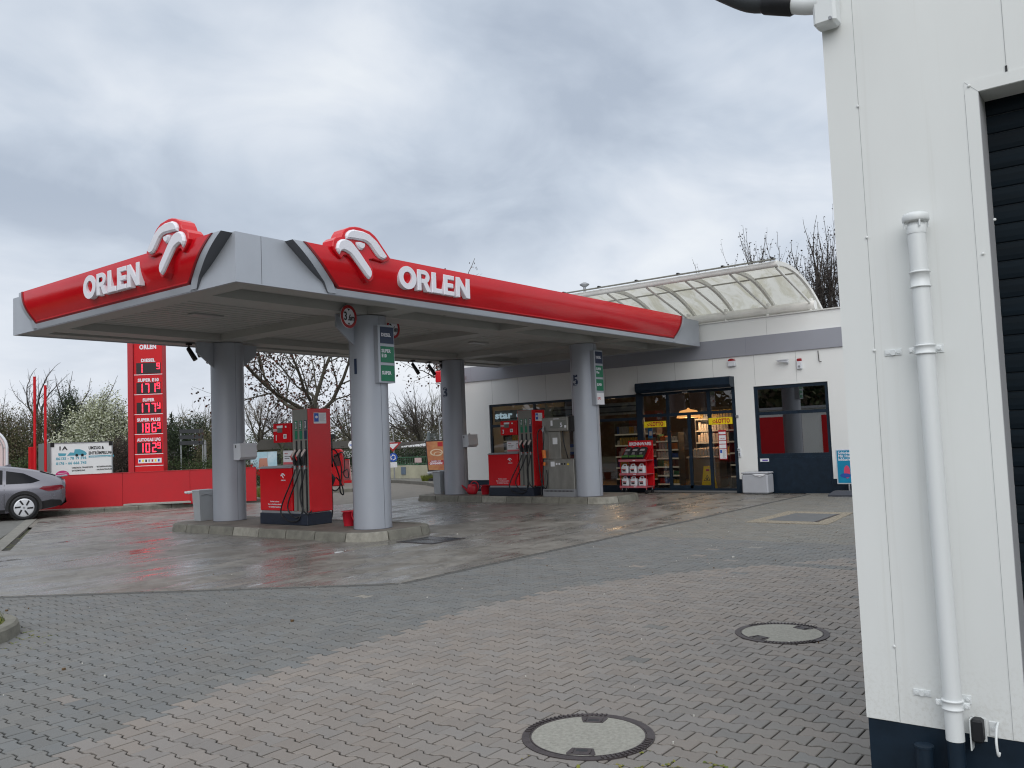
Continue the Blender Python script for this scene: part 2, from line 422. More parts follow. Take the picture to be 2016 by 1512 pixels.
# interlocking double-T pavers, each a real bevelled stone
def zone(x, y):
    "True where the stones are the brown-red ones"
    pts = [(-2, 4.6), (1.9, 4.82), (3.3, 5.2), (4.4, 5.32), (5.8, 5.42), (6.8, 5.40), (7.5, 5.26), (8.8, 4.76), (9.5, 4.2), (10.3, 3.6), (11.0, 3.2), (11.6, 1.0)]
    if x > 11.5: return False
    for (a, b), (c, d) in zip(pts, pts[1:]):
        if a <= x <= c: return y < b+(d-b)*(x-a)/(c-a)
    return False
def make_pavers():
    rng = random.Random(11)
    px, py, j = .1225, .185, .0040
    hw, hn, ly = .0755-j, .0470+j*.1, py/2-j       # half width of the head and of the waist, half length
    out = [(-hn-.013, -ly), (hn+.013, -ly)]
    # double-T outline: wide heads at both ends, narrow waist between, so that shifted rows interlock
    HW, HN = .0675, .0440
    prof = [(HW, -ly), (HW, -ly+.030), (HN, -ly+.056), (HN, ly-.056), (HW, ly-.030), (HW, ly)]
    poly = prof+[(-x, y) for x, y in reversed(prof)]
    ins = inset(poly, .0042)
    V = []; F = []; C = []
    SL2 = SLAB
    holes = [(3.91, 2.60, .25), (6.64, 2.55, .25)]
    i0, i1 = int(-1.5/px), int(21.4/px)
    for i in range(i0, i1):
        x = i*px+.035
        ymax = 7.2 if x > 7 else 13.5
        ymin = 1.0 if x > 4.0 else -1.6
        for k in range(int(ymin/py)-1, int(ymax/py)+1):
            y = k*py+(i % 2)*py/2+.016
            if inpoly(x, y, SL2) and inpoly(x, y-.09, SL2) and inpoly(x-.07, y, SL2): continue
            if y > 7.14 and x > 7.0: continue
            if y > 9.0 and x < 1: continue
            if any((x-a)**2+(y-b)**2 < r*r for a, b, r in holes): continue
            if 14.33 < x < 16.30 and 4.75 < y < 5.95: continue
            if 3.95 < x < 21 and y < 1.0: continue
            br = zone(x, y) ^ (rng.random() < .003)
            if i in (81, 82, 88, 89, 90) and y < 4.4: br = False
            k2 = rng.uniform(.92, 1.08)
            base = (.205, .184, .168) if br else (.142, .143, .140)
            if br:
                w_ = min(1, max(0, (3.6-y)/2.6))*min(1, max(0, (9-x)/4))*rng.uniform(.3, 1.1)
                base = tuple(a_+(b_-a_)*w_ for a_, b_ in zip(base, (.150, .148, .142)))
            if x > 12.0 and not br: base = (.165, .158, .142)
            if not br and rng.random() < .0012: base = (.22, .21, .19)
            h = rng.uniform(-.03, .03)
            C.append((base[0]*k2*(1+h), base[1]*k2, base[2]*k2*(1-h)))
            z = rng.uniform(-.0022, .0008); tx, ty = rng.uniform(-.010, .010), rng.uniform(-.010, .010)
            a = rng.uniform(-.010, .010); ca, sa = cos(a), sin(a); dx, dy = rng.uniform(-.0013, .0013), rng.uniform(-.0013, .0013)
            o = len(V)
            for P, zz in ((poly, -.014), (poly, -.0030), (ins, 0.)):
                for u, v in P: V.append((x+dx+u*ca-v*sa, y+dy+u*sa+v*ca, z+zz+tx*u+ty*v))
            F.append(tuple(range(o+24, o+36)))
            for L in (0, 1):
                for q in range(12): r = (q+1) % 12; F.append((o+L*12+q, o+L*12+r, o+L*12+12+r, o+L*12+12+q))
    me = bpy.data.meshes.new('pavement'); me.from_pydata(V, [], F); me.materials.append(PAVM)
    at_ = me.attributes.new('paver_colour', 'FLOAT_COLOR', 'FACE')
    buf = []
    for c in C: buf += [c[0], c[1], c[2], 1.]*25
    at_.data.foreach_set('color', buf); me.update()
    o = bpy.data.objects.new('pavement', me); COL.objects.link(o); tag(o, kind='structure')
    print('pavers', len(C))
make_pavers()
# pavers left of the drainage channel (far, small): one sheet
sheet('side_paving', [(6.2, 16.7), (10.2, 24.3), (7, 30), (-2, 30), (2.5, 18.3)], -.004, mat('side_paving', (.13, .13, .122), .75, var=.2, scale=4, bump=.5, bscale=20))
mb = MB(); CHAN = mat('channel_concrete', (.19, .185, .165), .8, var=.2, scale=5)
offset_strip([(6.45, 16.45), (10.28, 24.0)], .26, .006, CHAN, mb, L=1.0); struct('drainage_channel', mb)
mb = MB()
fr = Matrix.Translation((6.35, 16.75, 0)) @ Matrix.Rotation(radians(63.4), 4, 'Z')
mb.prism([(-.25, -.16), (.25, -.16), (.25, .16), (-.25, .16)], -.03, .010, BLKM, fr)
for i in range(9): mb.prism([(-.22+i*.052, -.13), (-.20+i*.052, -.13), (-.20+i*.052, .13), (-.22+i*.052, .13)], .010, .016, GREYM, fr)
tag(mb.build('drain_grate'), 'small rectangular iron drain grate at the end of the channel by the grey car', 'drain grate')

# raised verge behind the red wall and refuge island with kerbs
def kerb_island(name, poly, z, top, mb=None, kerb=CONC, w=.14, L=.95):
    mb = MB(); mb.prism(inset(poly, w+.005), -.02, z-.006, top)
    n = len(poly)
    for i in range(n):
        a = Vector(poly[i]); b = Vector(poly[(i+1) % n]); l = (b-a).length
        ia, ib = Vector(inset(poly, w)[i]), Vector(inset(poly, w)[(i+1) % n])
        k = max(1, round(l/L)); g = .006/max(l, .1)
        for q in range(k):
            s0, s1 = q/k+g, (q+1)/k-g
            P = [tuple(a.lerp(b, s0)), tuple(a.lerp(b, s1)), tuple(ia.lerp(ib, s1)), tuple(ia.lerp(ib, s0))]
            mb.prism(P, -.05, z+random.uniform(-.003, .003), kerb, b=.025 if l > .3 else .015)
    return mb
VERGE = [(2, 32), (9.6, 25.9), (11.4, 24.62), (14.62, 23.08), (16.1, 22.3), (17.3, 24.9), (19.5, 28.0), (17, 33), (9, 38)]
struct('verge', kerb_island('verge', VERGE, .12, mat('verge_paving', (.20, .16, .14), .8, var=.2, scale=4, bump=.3)))
REFUGE = [(17.5, 25.2), (18.6, 24.5), (20.3, 22.9), (21.6, 23.3), (24.4, 25.6), (25.3, 27.6), (24, 29.2), (20.5, 29.0), (18, 27)]
struct('refuge_island', kerb_island('refuge', REFUGE, .12, mat('refuge_paving', (.19, .17, .15), .8, var=.2, scale=4)))
PAV2 = [(22.9, 21.2), (23.9, 22.6), (25.0, 24.9), (25.4, 26.2), (27, 29), (31, 33), (45, 40), (45, 18.6), (24, 18.6)]
struct('far_pavement', kerb_island('pav', PAV2, .12, mat('far_paving', (.15, .145, .13), .8, var=.2, scale=3)))
sheet('lawn', [(15, 33), (20, 28.6), (24.3, 29.5), (28, 33), (50, 60), (20, 60), (-20, 60), (-12, 40), (3, 34)], -.002, GRASSM)

# small grit and litter lying on the ground
rng = random.Random(77); mb = MB(); LIT = [mat('litter_pale', (.55, .54, .50), .8), mat('litter_brown', (.12, .07, .03), .8), mat('litter_grey', (.30, .29, .27), .8)]
for i in range(190):
    x_ = rng.uniform(2.5, 15)**1.0; y_ = rng.uniform(.3*x_+.1, 7) if rng.random() < .7 else rng.uniform(7.3, 10.3); s_ = rng.uniform(.003, .009)*(1 if rng.random() < .93 else 2.2); a_ = rng.uniform(0, 6.28)
    P_ = [(x_+s_*cos(a_+k*2*pi/5)*rng.uniform(.6, 1.2), y_+s_*sin(a_+k*2*pi/5)*rng.uniform(.5, 1.1)) for k in range(5)]
    mb.prism(P_, .0, .006+s_*.5, LIT[rng.randrange(3)])
tag(mb.build('ground_litter'), 'scattered grit and tiny scraps on the paving and the slab', 'litter', kind='stuff')

mb = MB(); MO = [mat('moss_a', (.16, .17, .025), .9), mat('moss_b', (.10, .13, .02), .9), mat('moss_c', (.20, .17, .05), .9)]
for i in range(9000):
    if i % 4 == 0: x_ = rng.uniform(2.2, 3.62); y_ = rng.gauss(8.75, .35)
    else: x_ = 3.86-abs(rng.gauss(0, .38)); y_ = 1.12+abs(rng.gauss(0, .42))
    ix = round((x_-.035)/.1225); k_ = round((y_-.016-(ix % 2)*.0925)/.185-.5)+.5
    if rng.random() < .6: y_ = k_*.185+(ix % 2)*.0925+.016+rng.gauss(0, .004)
    else: x_ = ix*.1225+.035+.0613*(1 if rng.random() < .5 else -1)+rng.gauss(0, .006)
    if sin(x_*21+1)*sin(y_*17+2) < -.05 or ((x_-2.35)/1.27)**2+((y_-8.95)/1.0)**2 < 1 or (x_ > 3.86 and y_ < 1.14): continue
    s_ = rng.uniform(.005, .013); a_ = rng.uniform(0, 6.28)
    mb.add([(x_+s_*cos(a_+q*1.57), y_+s_*sin(a_+q*1.57), -.003+rng.uniform(0, .008)) for q in range(4)], [(0, 1, 2, 3)], MO[rng.randrange(3)])
tag(mb.build('joint_moss'), 'yellow-green moss in the paving joints near the hall wall and the planting bed', 'moss', kind='stuff')
# =================================================================== CANOPY
CX0, CX1, CY0, CY1, CZ0, CZ1 = 6.71, 20.82, 9.75, 16.6, 3.85, 4.53
COLS = [(10.45, 11.27, 1), (10.66, 15.86, 0), (17.98, 15.96, 3), (17.80, 11.46, 5)]
can = thing('station_canopy', 'flat grey station canopy with red curved fascia panels on four round silver columns', 'canopy', (10.45, 11.27, 0))
# roof deck and fascia
mb = MB()
mb.box(CX0+.05, CX1-.05, CY0+.05, CY1-.05, 4.12, 4.40, mat('roof_deck', (.25, .25, .25), .8))
def fascia_ring(mb, mt):
    t = .05
    mb.box(CX0, CX1, CY0, CY0+t, CZ0, CZ1, mt); mb.box(CX0, CX1, CY1-t, CY1, CZ0, CZ1, mt)
    mb.box(CX0, CX0+t, CY0+t, CY1-t, CZ0, CZ1, mt); mb.box(CX1-t, CX1, CY0+t, CY1-t, CZ0, CZ1, mt)
roofdeck = mb.build('roof_deck', can)
mb = MB(); fascia_ring(mb, SILV)
for x in (7.12, 12.95, 16.3): mb.box(x-.003, x+.003, CY0-.002, CY0, CZ0+.01, CZ1-.005, DKGREY)
fas = mb.build('fascia', can)
# soffit: perimeter band, beams, ribbed fields
mb = MB()
P0 = .42
def band(x0, x1, y0, y1, z): mb.box(x0, x1, y0, y1, z, 4.12, SOFF)
zb_ = 3.865
band(CX0+.05, CX1-.05, CY0+.05, CY0+P0, zb_); band(CX0+.05, CX1-.05, CY1-P0, CY1-.05, zb_)
band(CX0+.05, CX0+P0, CY0+P0, CY1-P0, zb_); band(CX1-P0, CX1-.05, CY0+P0, CY1-P0, zb_)
soff = mb.build('soffit_border', can)
mb = MB()
for y in (11.31, 15.75): mb.box(CX0+P0, CX1-P0, y-.26, y+.26, 3.885, 4.12, SOFF)
ys = [(CY0+P0, 11.05), (11.57, 15.49), (16.01, CY1-P0)]
for x in (10.5, 14.2, 17.9):
    for a, b in ys: mb.box(x-.24, x+.24, a, b, 3.888, 4.12, SOFF)
mb.build('soffit_beams', can)
mb = MB()
xs = [(CX0+P0, 10.26), (10.74, 13.96), (14.44, 17.66), (18.14, CX1-P0)]
for a, b in ys:
    for c, d in xs:
        y = a+.012
        mb.box(c, d, a, b, 4.052, 4.07, mat('soffit_gap', (.05, .05, .05), .8))
        while y+.17 < b:
            mb.add([(c, y, 4.045), (d, y, 4.045), (d, y+.012, 4.02), (c, y+.012, 4.02), (d, y+.148, 4.02), (c, y+.148, 4.02), (d, y+.16, 4.045), (c, y+.16, 4.045)], [(0, 1, 2, 3), (3, 2, 4, 5), (5, 4, 6, 7)], SOFF)
            y += .205
mb.build('soffit_slats', can)
for i, c in enumerate(((8.6, 13.4), (12.3, 13.4), (16.1, 13.4), (12.3, 10.75), (16.1, 10.75))):
    mb = MB(); mb.bbox(c[0]-.3, c[0]+.3, c[1]-.1, c[1]+.1, 3.990, 4.025, mat('lamp_housing', (.33, .33, .33), .4), .01); mb.build('ceiling_lamp', can)

# red curved fascia panels: built in fascia coordinates u (from the front corner), z, p (how far proud)
def panel(fr, u_tl, u_bl, u_tr, u_br, ztop, zbot, parent):
    "fr maps (u, z, proud) to the world; u grows away from the front corner"
    K = 12
    def P(k):                     # profile: nearly flush below, leaning out and bulging towards the top
        s = k/K; return zbot+(ztop-zbot)*s, .03+.15*(1-(1-s)**1.6)+.035*sin(pi*s)
    def edge(a_bot, a_top, k):    # curved end cut
        s = k/K; return a_bot+(a_top-a_bot)*(s**.85)
    def strip(e0, e1, off, mt, back=True, name='x', dz0=0., dz1=0.):
        mb = MB(); v = []; f = []
        for k in range(K+1):
            z, p = P(k)
            if k == 0: z += dz0
            if k == K: z += dz1
            v += [fr @ Vector((e0(k), z, p+off)), fr @ Vector((e1(k), z, p+off)), fr @ Vector((e1(k), z, 0)), fr @ Vector((e0(k), z, 0))]
        for k in range(K):
            a = k*4; b = a+4
            f += [(a, a+1, b+1, b)]
        mb.add([tuple(q) for q in v], f, mt, True)
        f = []
        for k in range(K):
            a = k*4; b = a+4
            f += [(a+1, a+2, b+2, b+1), (a+3, a, b, b+3)]
        f += [(0, 3, 2, 1), (K*4, K*4+1, K*4+2, K*4+3)]
        mb.add([tuple(q) for q in v], f, DKGREY if mt is SILV else mt)
        return mb
    L0 = lambda k: edge(u_bl, u_tl, k); L1 = lambda k: edge(u_br, u_tr, k)
    red = strip(lambda k: L0(k)+.05, lambda k: L1(k)-.05, .0, RED).build('red_panel', parent)
    # raised red rim
    mb = strip(lambda k: L0(k), lambda k: L0(k)+.05, .012, REDF)
    m2 = strip(lambda k: L1(k)-.05, lambda k: L1(k), .012, REDF); mb.add(m2.v, m2.f, REDF)
    z, p = P(0)
    fb = [(u_bl, z-.028, .02), (u_br, z-.028, .02), (u_br, z+.004, p+.014), (u_bl, z+.004, p+.014)]
    mb.add([tuple(fr @ Vector(q)) for q in fb], [(0, 1, 2, 3)], REDF)
    fb = [(u_bl, z+.004, p+.014), (u_br, z+.004, p+.014), (u_br-.03, z+.03, p+.016), (u_bl+.03, z+.03, p+.016)]
    mb.add([tuple(fr @ Vector(q)) for q in fb], [(0, 1, 2, 3)], REDP)
    mb.build('panel_rim', parent)
    # silver end cheeks and lower sill
    s1 = strip(lambda k: L0(k)-.16-.02*k/K, L0, -.004, SILV, dz0=-.10)
    s2 = strip(L1, lambda k: L1(k)+.13, -.004, SILV, dz0=-.10); s1.add(s2.v, s2.f, SILV)
    z0 = zbot-.028
    vs = [(u_bl-.15, zbot-.115, .008), (u_br+.12, zbot-.115, .008), (u_br+.02, z0, .032), (u_bl-.02, z0, .032), (u_br+.02, z0, 0), (u_bl-.02, z0, 0)]
    s1.add([tuple(fr @ Vector(q)) for q in vs], [(0, 1, 2, 3), (3, 2, 4, 5)], SILV)
    s1.build('panel_edge', parent)
    return red
ML = Matrix(((0, 0, -1, CX0), (1, 0, 0, 0), (0, 1, 0, 0), (0, 0, 0, 1)))   # (u=Y, z, p) -> X0-p
MR = Matrix(((1, 0, 0, 0), (0, 0, -1, CY0), (0, 1, 0, 0), (0, 0, 0, 1)))   # (u=X, z, p)
panel(ML, 9.99, 10.80, 15.80, 15.62, CZ1-.01, 3.975, can)
panel(MR, 7.70, 8.42, 19.50, 19.30, CZ1-.01, 3.972, can)
MBk = Matrix(((-1, 0, 0, 27.5), (0, 0, 1, CY1), (0, 1, 0, 0), (0, 0, 0, 1)))
panel(MBk, 7.9, 8.6, 19.6, 19.3, CZ1-.01, 3.972, can)

# emblem: two white wing strokes and an eye dot on a red backing
BACK = [(8.186, 4.517), (8.205, 4.61), (8.27, 4.665), (8.352, 4.69), (8.385, 4.75), (8.43, 4.81), (8.536, 4.862), (8.64, 4.885), (8.733, 4.889), (8.933, 4.863), (9.04, 4.81), (9.10, 4.76), (9.176, 4.682), (9.35, 4.508), (9.29, 4.45), (9.21, 4.421), (9.09, 4.43), (8.988, 4.44), (8.90, 4.42), (8.975, 4.277), (8.985, 4.168), (8.96, 4.11), (8.902, 4.073), (8.80, 4.13), (8.601, 4.357), (8.466, 4.424), (8.398, 4.413), (8.354, 4.353), (8.27, 4.41), (8.215, 4.46)]
UP = [(8.43, 4.663), (8.422, 4.71), (8.447, 4.76), (8.50, 4.80), (8.573, 4.824), (8.77, 4.826), (8.898, 4.800), (9.00, 4.745), (9.041, 4.719), (9.256, 4.508), (9.21, 4.47), (9.164, 4.451), (9.09, 4.46), (9.032, 4.498), (8.892, 4.635), (8.83, 4.665), (8.765, 4.68), (8.568, 4.675)]
LOW = [(8.261, 4.446), (8.238, 4.49), (8.251, 4.549), (8.28, 4.60), (8.334, 4.636), (8.39, 4.65), (8.457, 4.648), (8.52, 4.635), (8.566, 4.605), (8.674, 4.509), (8.893, 4.281), (8.92, 4.23), (8.918, 4.176), (8.895, 4.13), (8.858, 4.110), (8.802, 4.15), (8.558, 4.385), (8.50, 4.435), (8.423, 4.465), (8.36, 4.475), (8.32, 4.455), (8.30, 4.41)]
EYE = [(8.623, 4.641), (8.70, 4.655), (8.792, 4.646), (8.80, 4.61), (8.78, 4.57), (8.731, 4.535), (8.69, 4.535), (8.66, 4.56), (8.63, 4.60)]
def ccw(P): return P if sum((b[0]-a[0])*(b[1]+a[1]) for a, b in zip(P, P[1:]+P[:1])) < 0 else P[::-1]
def emblem(fr, parent, thick=.17, wthick=.05, base=.19, map_=lambda u: u):
    f = lambda P: ccw([(map_(a), b) for a, b in P])
    flip = fr.to_3x3().determinant() < 0
    mb = MB(); mb.prism(f(BACK), base-.19, base+thick-.12, RED, fr, b=.012)
    e = mb.build('emblem', parent)
    mb = MB()
    for P in (UP, LOW, EYE): mb.prism(f(P), base+thick-.12, base+thick-.12+wthick, WHITE, fr, b=.028, bs=.022)
    mb.build('emblem_stroke', e)
    return e
MR2 = MR.copy(); ML2 = ML.copy()
emblem(MR, can)
emblem(ML, can, map_=lambda u: 10.47+(u-8.186)*.95)

# large letters, shaped as polygons (width 1 = letter height)
def oval(cx, cy, rx, ry, n=28, a0=0., a1=2*pi): return [(cx+rx*cos(a0+(a1-a0)*k/n), cy+ry*sin(a0+(a1-a0)*k/n)) for k in range(n)]
def ring_mesh(mb, outer, inner, z0, z1, fr, mt):
    n = len(outer); v = []
    for P, z in ((outer, z0), (outer, z1), (inner, z1), (inner, z0)): v += [tuple(fr @ Vector((a, b, z))) for a, b in P]
    f = []
    for L in range(4):
        M_ = (L+1) % 4
        for k in range(n): j = (k+1) % n; f.append((L*n+k, L*n+j, M_*n+j, M_*n+k))
    mb.add(v, f, mt)
def big_letters(fr, parent, starts, h, z0, p0, p1, mt, name='letter'):
    "starts: (character, u left, width, z bottom)"
    for ch, u, w, zb__ in starts:
        mb = MB()
        X = lambda a: u+a*w; Z = lambda b: zb__+b*h
        T = lambda P: [(X(a), Z(b)) for a, b in P]
        if ch == 'O':
            ring_mesh(mb, T(oval(.5, .5, .5, .54, 32)), T(oval(.5, .5, .25, .28, 32)), p0, p1, fr, mt)
        elif ch == 'R':
            mb.prism(T([(0, 0), (.30, 0), (.30, 1), (0, 1)]), p0, p1, mt, fr, b=.008)
            o_ = [(.30, 1), (.30, .38)] ; bow = oval(.52, .69, .42, .31, 12, -pi/2, pi/2)+[(.52, 1.0)]
            outer = [(.305, .38)]+bow+[(.305, 1)]; inner = [(.305, .58)]+oval(.52, .69, .16, .11, 12, -pi/2, pi/2)+[(.52, .80), (.305, .80)]
            ring_mesh(mb, T(outer), T(inner), p0, p1, fr, mt)
            mb.prism(T([(.42, .40), (.72, 0), (1.06, 0), (.70, .48)]), p0, p1-.001, mt, fr)
        elif ch == 'L':
            mb.prism(T([(0, 0), (1, 0), (1, .24), (.42, .24), (.42, 1), (0, 1)]), p0, p1, mt, fr, b=.008)
        elif ch == 'E':
            mb.prism(T([(0, 0), (1, 0), (1, .22), (.38, .22), (.38, .39), (.92, .39), (.92, .61), (.38, .61), (.38, .78), (1, .78), (1, 1), (0, 1)]), p0, p1, mt, fr, b=.008)
        elif ch == 'N':
            mb.prism(T([(0, 0), (.27, 0), (.27, .58), (.73, 0), (1, 0), (1, 1), (.73, 1), (.73, .42), (.27, 1), (0, 1)]), p0, p1, mt, fr, b=.006)
        mb.build(name, parent)
LT = MB(); LT.box(0, 0, 0, 0, 0, 0, WHITE)
# backing bars behind the letters
big_letters(MR, can, [('O', 9.56, .395, 4.083), ('R', 9.985, .30, 4.080), ('L', 10.325, .255, 4.078), ('E', 10.615, .265, 4.076), ('N', 10.93, .36, 4.074)], .345, 0, .12, .205, WHITE)
MLm = Matrix(((0, 0, -1, CX0), (-1, 0, 0, 0), (0, 1, 0, 0), (0, 0, 0, 1)))  # u = -Y so that letters read left to right
big_letters(MLm, can, [('O', -13.53, .395, 4.085), ('R', -13.11, .30, 4.083), ('L', -12.77, .255, 4.081), ('E', -12.48, .265, 4.079), ('N', -12.185, .35, 4.077)], .345, 0, .12, .205, WHITE)

# columns with bracket plates and numbers
for (x, y, num) in COLS:
    mb = MB(); mb.cyl((x, y, .14), (x, y, 3.87), .335, SILV2, 40)
    mb.cyl((x, y, .142), (x, y, .155), .345, DKGREY, 40)
    c = mb.build('column', can)
    mb = MB()
    for a in (150, 265):
        t = radians(a); d = Vector((cos(t), sin(t))); q = Vector((x, y))+d*.3355
        mb.box(q.x-.002, q.x+.002, q.y-.002, q.y+.002, .16, 3.86, DKGREY)
    mb.build('seam', c)
    # brackets under the beam: plates towards +Y and -Y ... only where the photograph has them
    for s in ((-1,) if num in (1,) else (1, -1) if num == 0 else ()):
        fr = Matrix(((s, 0, 0, x), (0, 0, s, y-s*.02), (0, 1, 0, 0), (0, 0, 0, 1)))
        mb = MB(); mb.prism([(.29, 3.36), (.345, 3.36), (.73, 3.66), (.73, 3.875), (.29, 3.875)], 0, .04, SILV2, fr); mb.build('bracket', c)
    if num:
        mb = MB(); fr = frame((x-.337, y-.01, 2.86 if num != 1 else 2.86), (0, -1, 0))
        vs, fs = textmesh(str(num), .36, .0, .035, 'CENTER')
        fr2 = []
        for v in vs:
            a = v[0]/.338; rr = .339+v[2]; off = .0 if num == 5 else (.25 if num == 1 else .14)
            fr2.append((x-rr*cos(a+off-.15), y-rr*sin(a+off-.15), 2.86+v[1]))
        mb.add(fr2, fs, DBLUE); mb.build('number', c)

# 3.6 m clearance signs
def clearance(loc, label):
    o = thing('clearance_sign', label, 'road sign', loc, 'clearance signs under the canopy')
    fr = frame(loc, (1, 0.12, 0)); mb = MB()
    mb.disc((0, 0), .2, WHITE, fr, 0, .012, 40); disc = mb.build('sign_plate', o)
    mb = MB(); ring_mesh(mb, oval(0, 0, .198, .198, 40), oval(0, 0, .148, .148, 40), .010, .017, fr, mat('sign_red', (.36, .012, .015), .4)); mb.build('red_ring', disc)
    mb = MB(); text(mb, '3', .20, fr @ Matrix.Translation((-.125, -.065, .016)), BLKM, .002, .02, sx=.85)
    text(mb, '.6m', .15, fr @ Matrix.Translation((-.03, -.065, .016)), BLKM, .002, .02, sx=.78)
    for s in (1, -1): mb.prism(ccw([(-.035, s*.135), (.035, s*.135), (0, s*.1)]), .012, .016, BLKM, fr)
    mb.build('lettering', disc)
    mb = MB(); mb.cyl((loc[0], loc[1]+.01, loc[2]+.05), (loc[0], loc[1]+.06, 4.02), .012, GREYM, 8); mb.cyl((loc[0], loc[1]+.01, loc[2]+.05), (loc[0], loc[1]+.3, loc[2]+.05), .012, GREYM, 8); mb.build('holder', o)
clearance((9.77, 11.0, 3.80), 'round red-ringed 3,6m height sign hanging left of the column numbered 1')
clearance((11.62, 11.82, 3.84), 'round red-ringed 3,6m height sign partly hidden behind the column numbered 1')

# fuel boards on the columns
def fuel_board(x, y, z0, z1, rows, label):
    o = thing('fuel_board', label, 'fuel sign', (x, y, z0), 'fuel boards on the canopy columns')
    fr = FY(x, y-.40, 0); w = .19
    pr = [(-w-.03, 0), (-w+.02, -.16)]
    mb = MB(); mb.box(x-w, x+w, y-.40, y-.24, z0, z1, SILV2); h = mb.build('housing', o)
    mb = MB(); mb.box(x-w, x-w+.055, y-.408, y-.401, z0, z1, SILV); mb.box(x+w-.0, x+w+.012, y-.408, y-.24, z0, z1, SILV)
    for zt, zb2, mt, ls, cc in rows: mb.box(x-w+.055, x+w, y-.408, y-.401, zt+.004, zt+.035, SILV)
    mb.build('trim', h)
    for zt, zb2, mt, ls, cc in rows:
        mb = MB(); mb.box(x-w+.06, x+w-.002, y-.412, y-.402, zb2, zt, mt); p = mb.build('panel', o)
        mb = MB(); n = len(ls)
        for i, l in enumerate(ls):
            zz = zb2+(zt-zb2)*.42-(i-(n-1))*.085-(.03 if n > 1 else 0)
            text(mb, l, .082, FY(x-w+.075, y-.414, zz), cc, .001, .035, sx=.92)
        mb.build('lettering', p)
fuel_board(10.50, 11.27, 2.68, 3.69, [(3.665, 3.375, DBLUE, ['DIESEL'], WHITE), (3.32, 3.04, GREEN, ['SUPER', 'E10'], WHITE), (2.985, 2.71, GREEN, ['SUPER'], WHITE)], 'silver fuel board with one blue and two green fields on the column numbered 1')
fuel_board(17.83, 11.46, 2.36, 3.69, [(3.665, 3.375, DBLUE, ['DIESEL'], WHITE), (3.32, 3.04, GREEN, ['SUPER', 'Plus'], WHITE), (2.985, 2.71, GREEN, ['SUPER'], WHITE), (2.65, 2.37, mat('board_white', (.75, .75, .78), .4), ['LPG'], mat('lpg_red', (.5, .02, .03), .5))], 'taller silver fuel board ending in a white LPG field on the column numbered 5')

# spotlights and cameras under the canopy rear edge
def spot(x, y, lab, rot=0., L=.26):
    o = thing('spotlight', lab, 'spotlight', (x, y, 3.86), 'black spotlights under the rear edge of the canopy')
    mb = MB(); mb.bbox(x-.05, x+.05, y-.05, y+.05, 3.83, 3.868, BLKM, .006); mb.cyl((x, y, 3.70), (x, y, 3.84), .016, BLKM, 10); mb.build('mount', o)
    d = Vector((cos(rot)*.6, sin(rot)*.6, -1)).normalized(); a = Vector((x, y, 3.74)); mb = MB()
    mb.tube([a-d*.05, a-d*.03, a+d*L*.8, a+d*L], [.03, .045, .052, .05], BLKM, 14); mb.build('lamp_head', o)
spot(9.95, 16.15, 'small black spotlight under the left canopy edge, left of the far left column', -.9)
spot(16.75, 16.3, 'lone black spotlight under the rear canopy edge, left of the pair', -.9, .30)
spot(17.45, 16.35, 'left one of the two black spotlights beside the column numbered 3', -.9, .30)
spot(17.68, 16.1, 'right one of the two black spotlights beside the column numbered 3', -.9, .30)
q = at(398, 678, 18.6)
o = thing('floodlight', 'dark round floodlight tucked behind the bracket of the far left column', 'floodlight', tuple(q))
mb = MB(); mb.tube([(q.x, q.y, 3.86), (q.x-.03, q.y, 3.80), (q.x+.0, q.y-.04, 3.70)], [.05, .11, .12], BLKM, 18); mb.build('lamp_head', o)

# =================================================================== ISLANDS
def island_poly(x0, x1, y0, y1, c):
    P = []
    for (cx, cy, a) in ((x1-c, y0+c, -90), (x1-c, y1-c, 0), (x0+c, y1-c, 90), (x0+c, y0+c, 180)):
        for k in range(5): t = radians(a+k*22.5); P.append((cx+c*cos(t), cy+c*sin(t)))
    return P
ISLT = mat('island_paving', (.155, .135, .115), .75, var=.3, scale=2.5, bump=.5, bscale=60)
def island(x0, x1, y0, y1, label):
    o = thing('pump_island', label, 'pump island', (x0, y0, 0), 'pump islands under the canopy')
    P = island_poly(x0, x1, y0, y1, .52)
    mb = MB(); mb.prism(inset(P, .135), -.02, .146, ISLT); mb.build('island_top', o)
    # kerb stones
    Q = inset(P, .14); Pb = inset(P, -.015)
    dist = [0]
    n = len(P)
    for i in range(n): dist.append(dist[-1]+(Vector(P[(i+1) % n])-Vector(P[i])).length)
    def pt(poly, s):
        s %= dist[-1]
        for i in range(n):
            if s <= dist[i+1]+1e-9: return Vector(poly[i]).lerp(Vector(poly[(i+1) % n]), (s-dist[i])/(dist[i+1]-dist[i]))
    k = round(dist[-1]/.80)
    for i in range(k):
        a = dist[-1]*i/k+.011; b = dist[-1]*(i+1)/k-.011; m_ = 6; mb = MB(); v = []; f = []
        dz = random.uniform(-.004, .003)
        for q in range(m_+1):
            s = a+(b-a)*q/m_; A = pt(Pb, s); B = pt(P, s); C = pt(Q, s)
            A2 = B+(C-B)*.10; B2 = B+(C-B)*.24
            v += [(A.x, A.y, -.02), (A2.x, A2.y, .115+dz), (A2.x+(B2.x-A2.x)*.35, A2.y+(B2.y-A2.y)*.35, .142+dz), (B2.x, B2.y, .152+dz), (C.x, C.y, .150+dz), (C.x, C.y, 0)]
        for q in range(m_):
            o6 = q*6
            for r in range(5): f.append((o6+r, o6+6+r, o6+7+r, o6+1+r))
        f += [(0, 1, 2, 3, 4, 5), tuple(m_*6+r for r in range(5, -1, -1))]
        s = (a+b)/2; yy = pt(P, s).y
        mb.add(v, f, CONCL if (yy < y0+.75 and i % 2) or i % 9 == 4 else CONC); mb.build('kerb_stone', o)
    return o
random.seed(8)
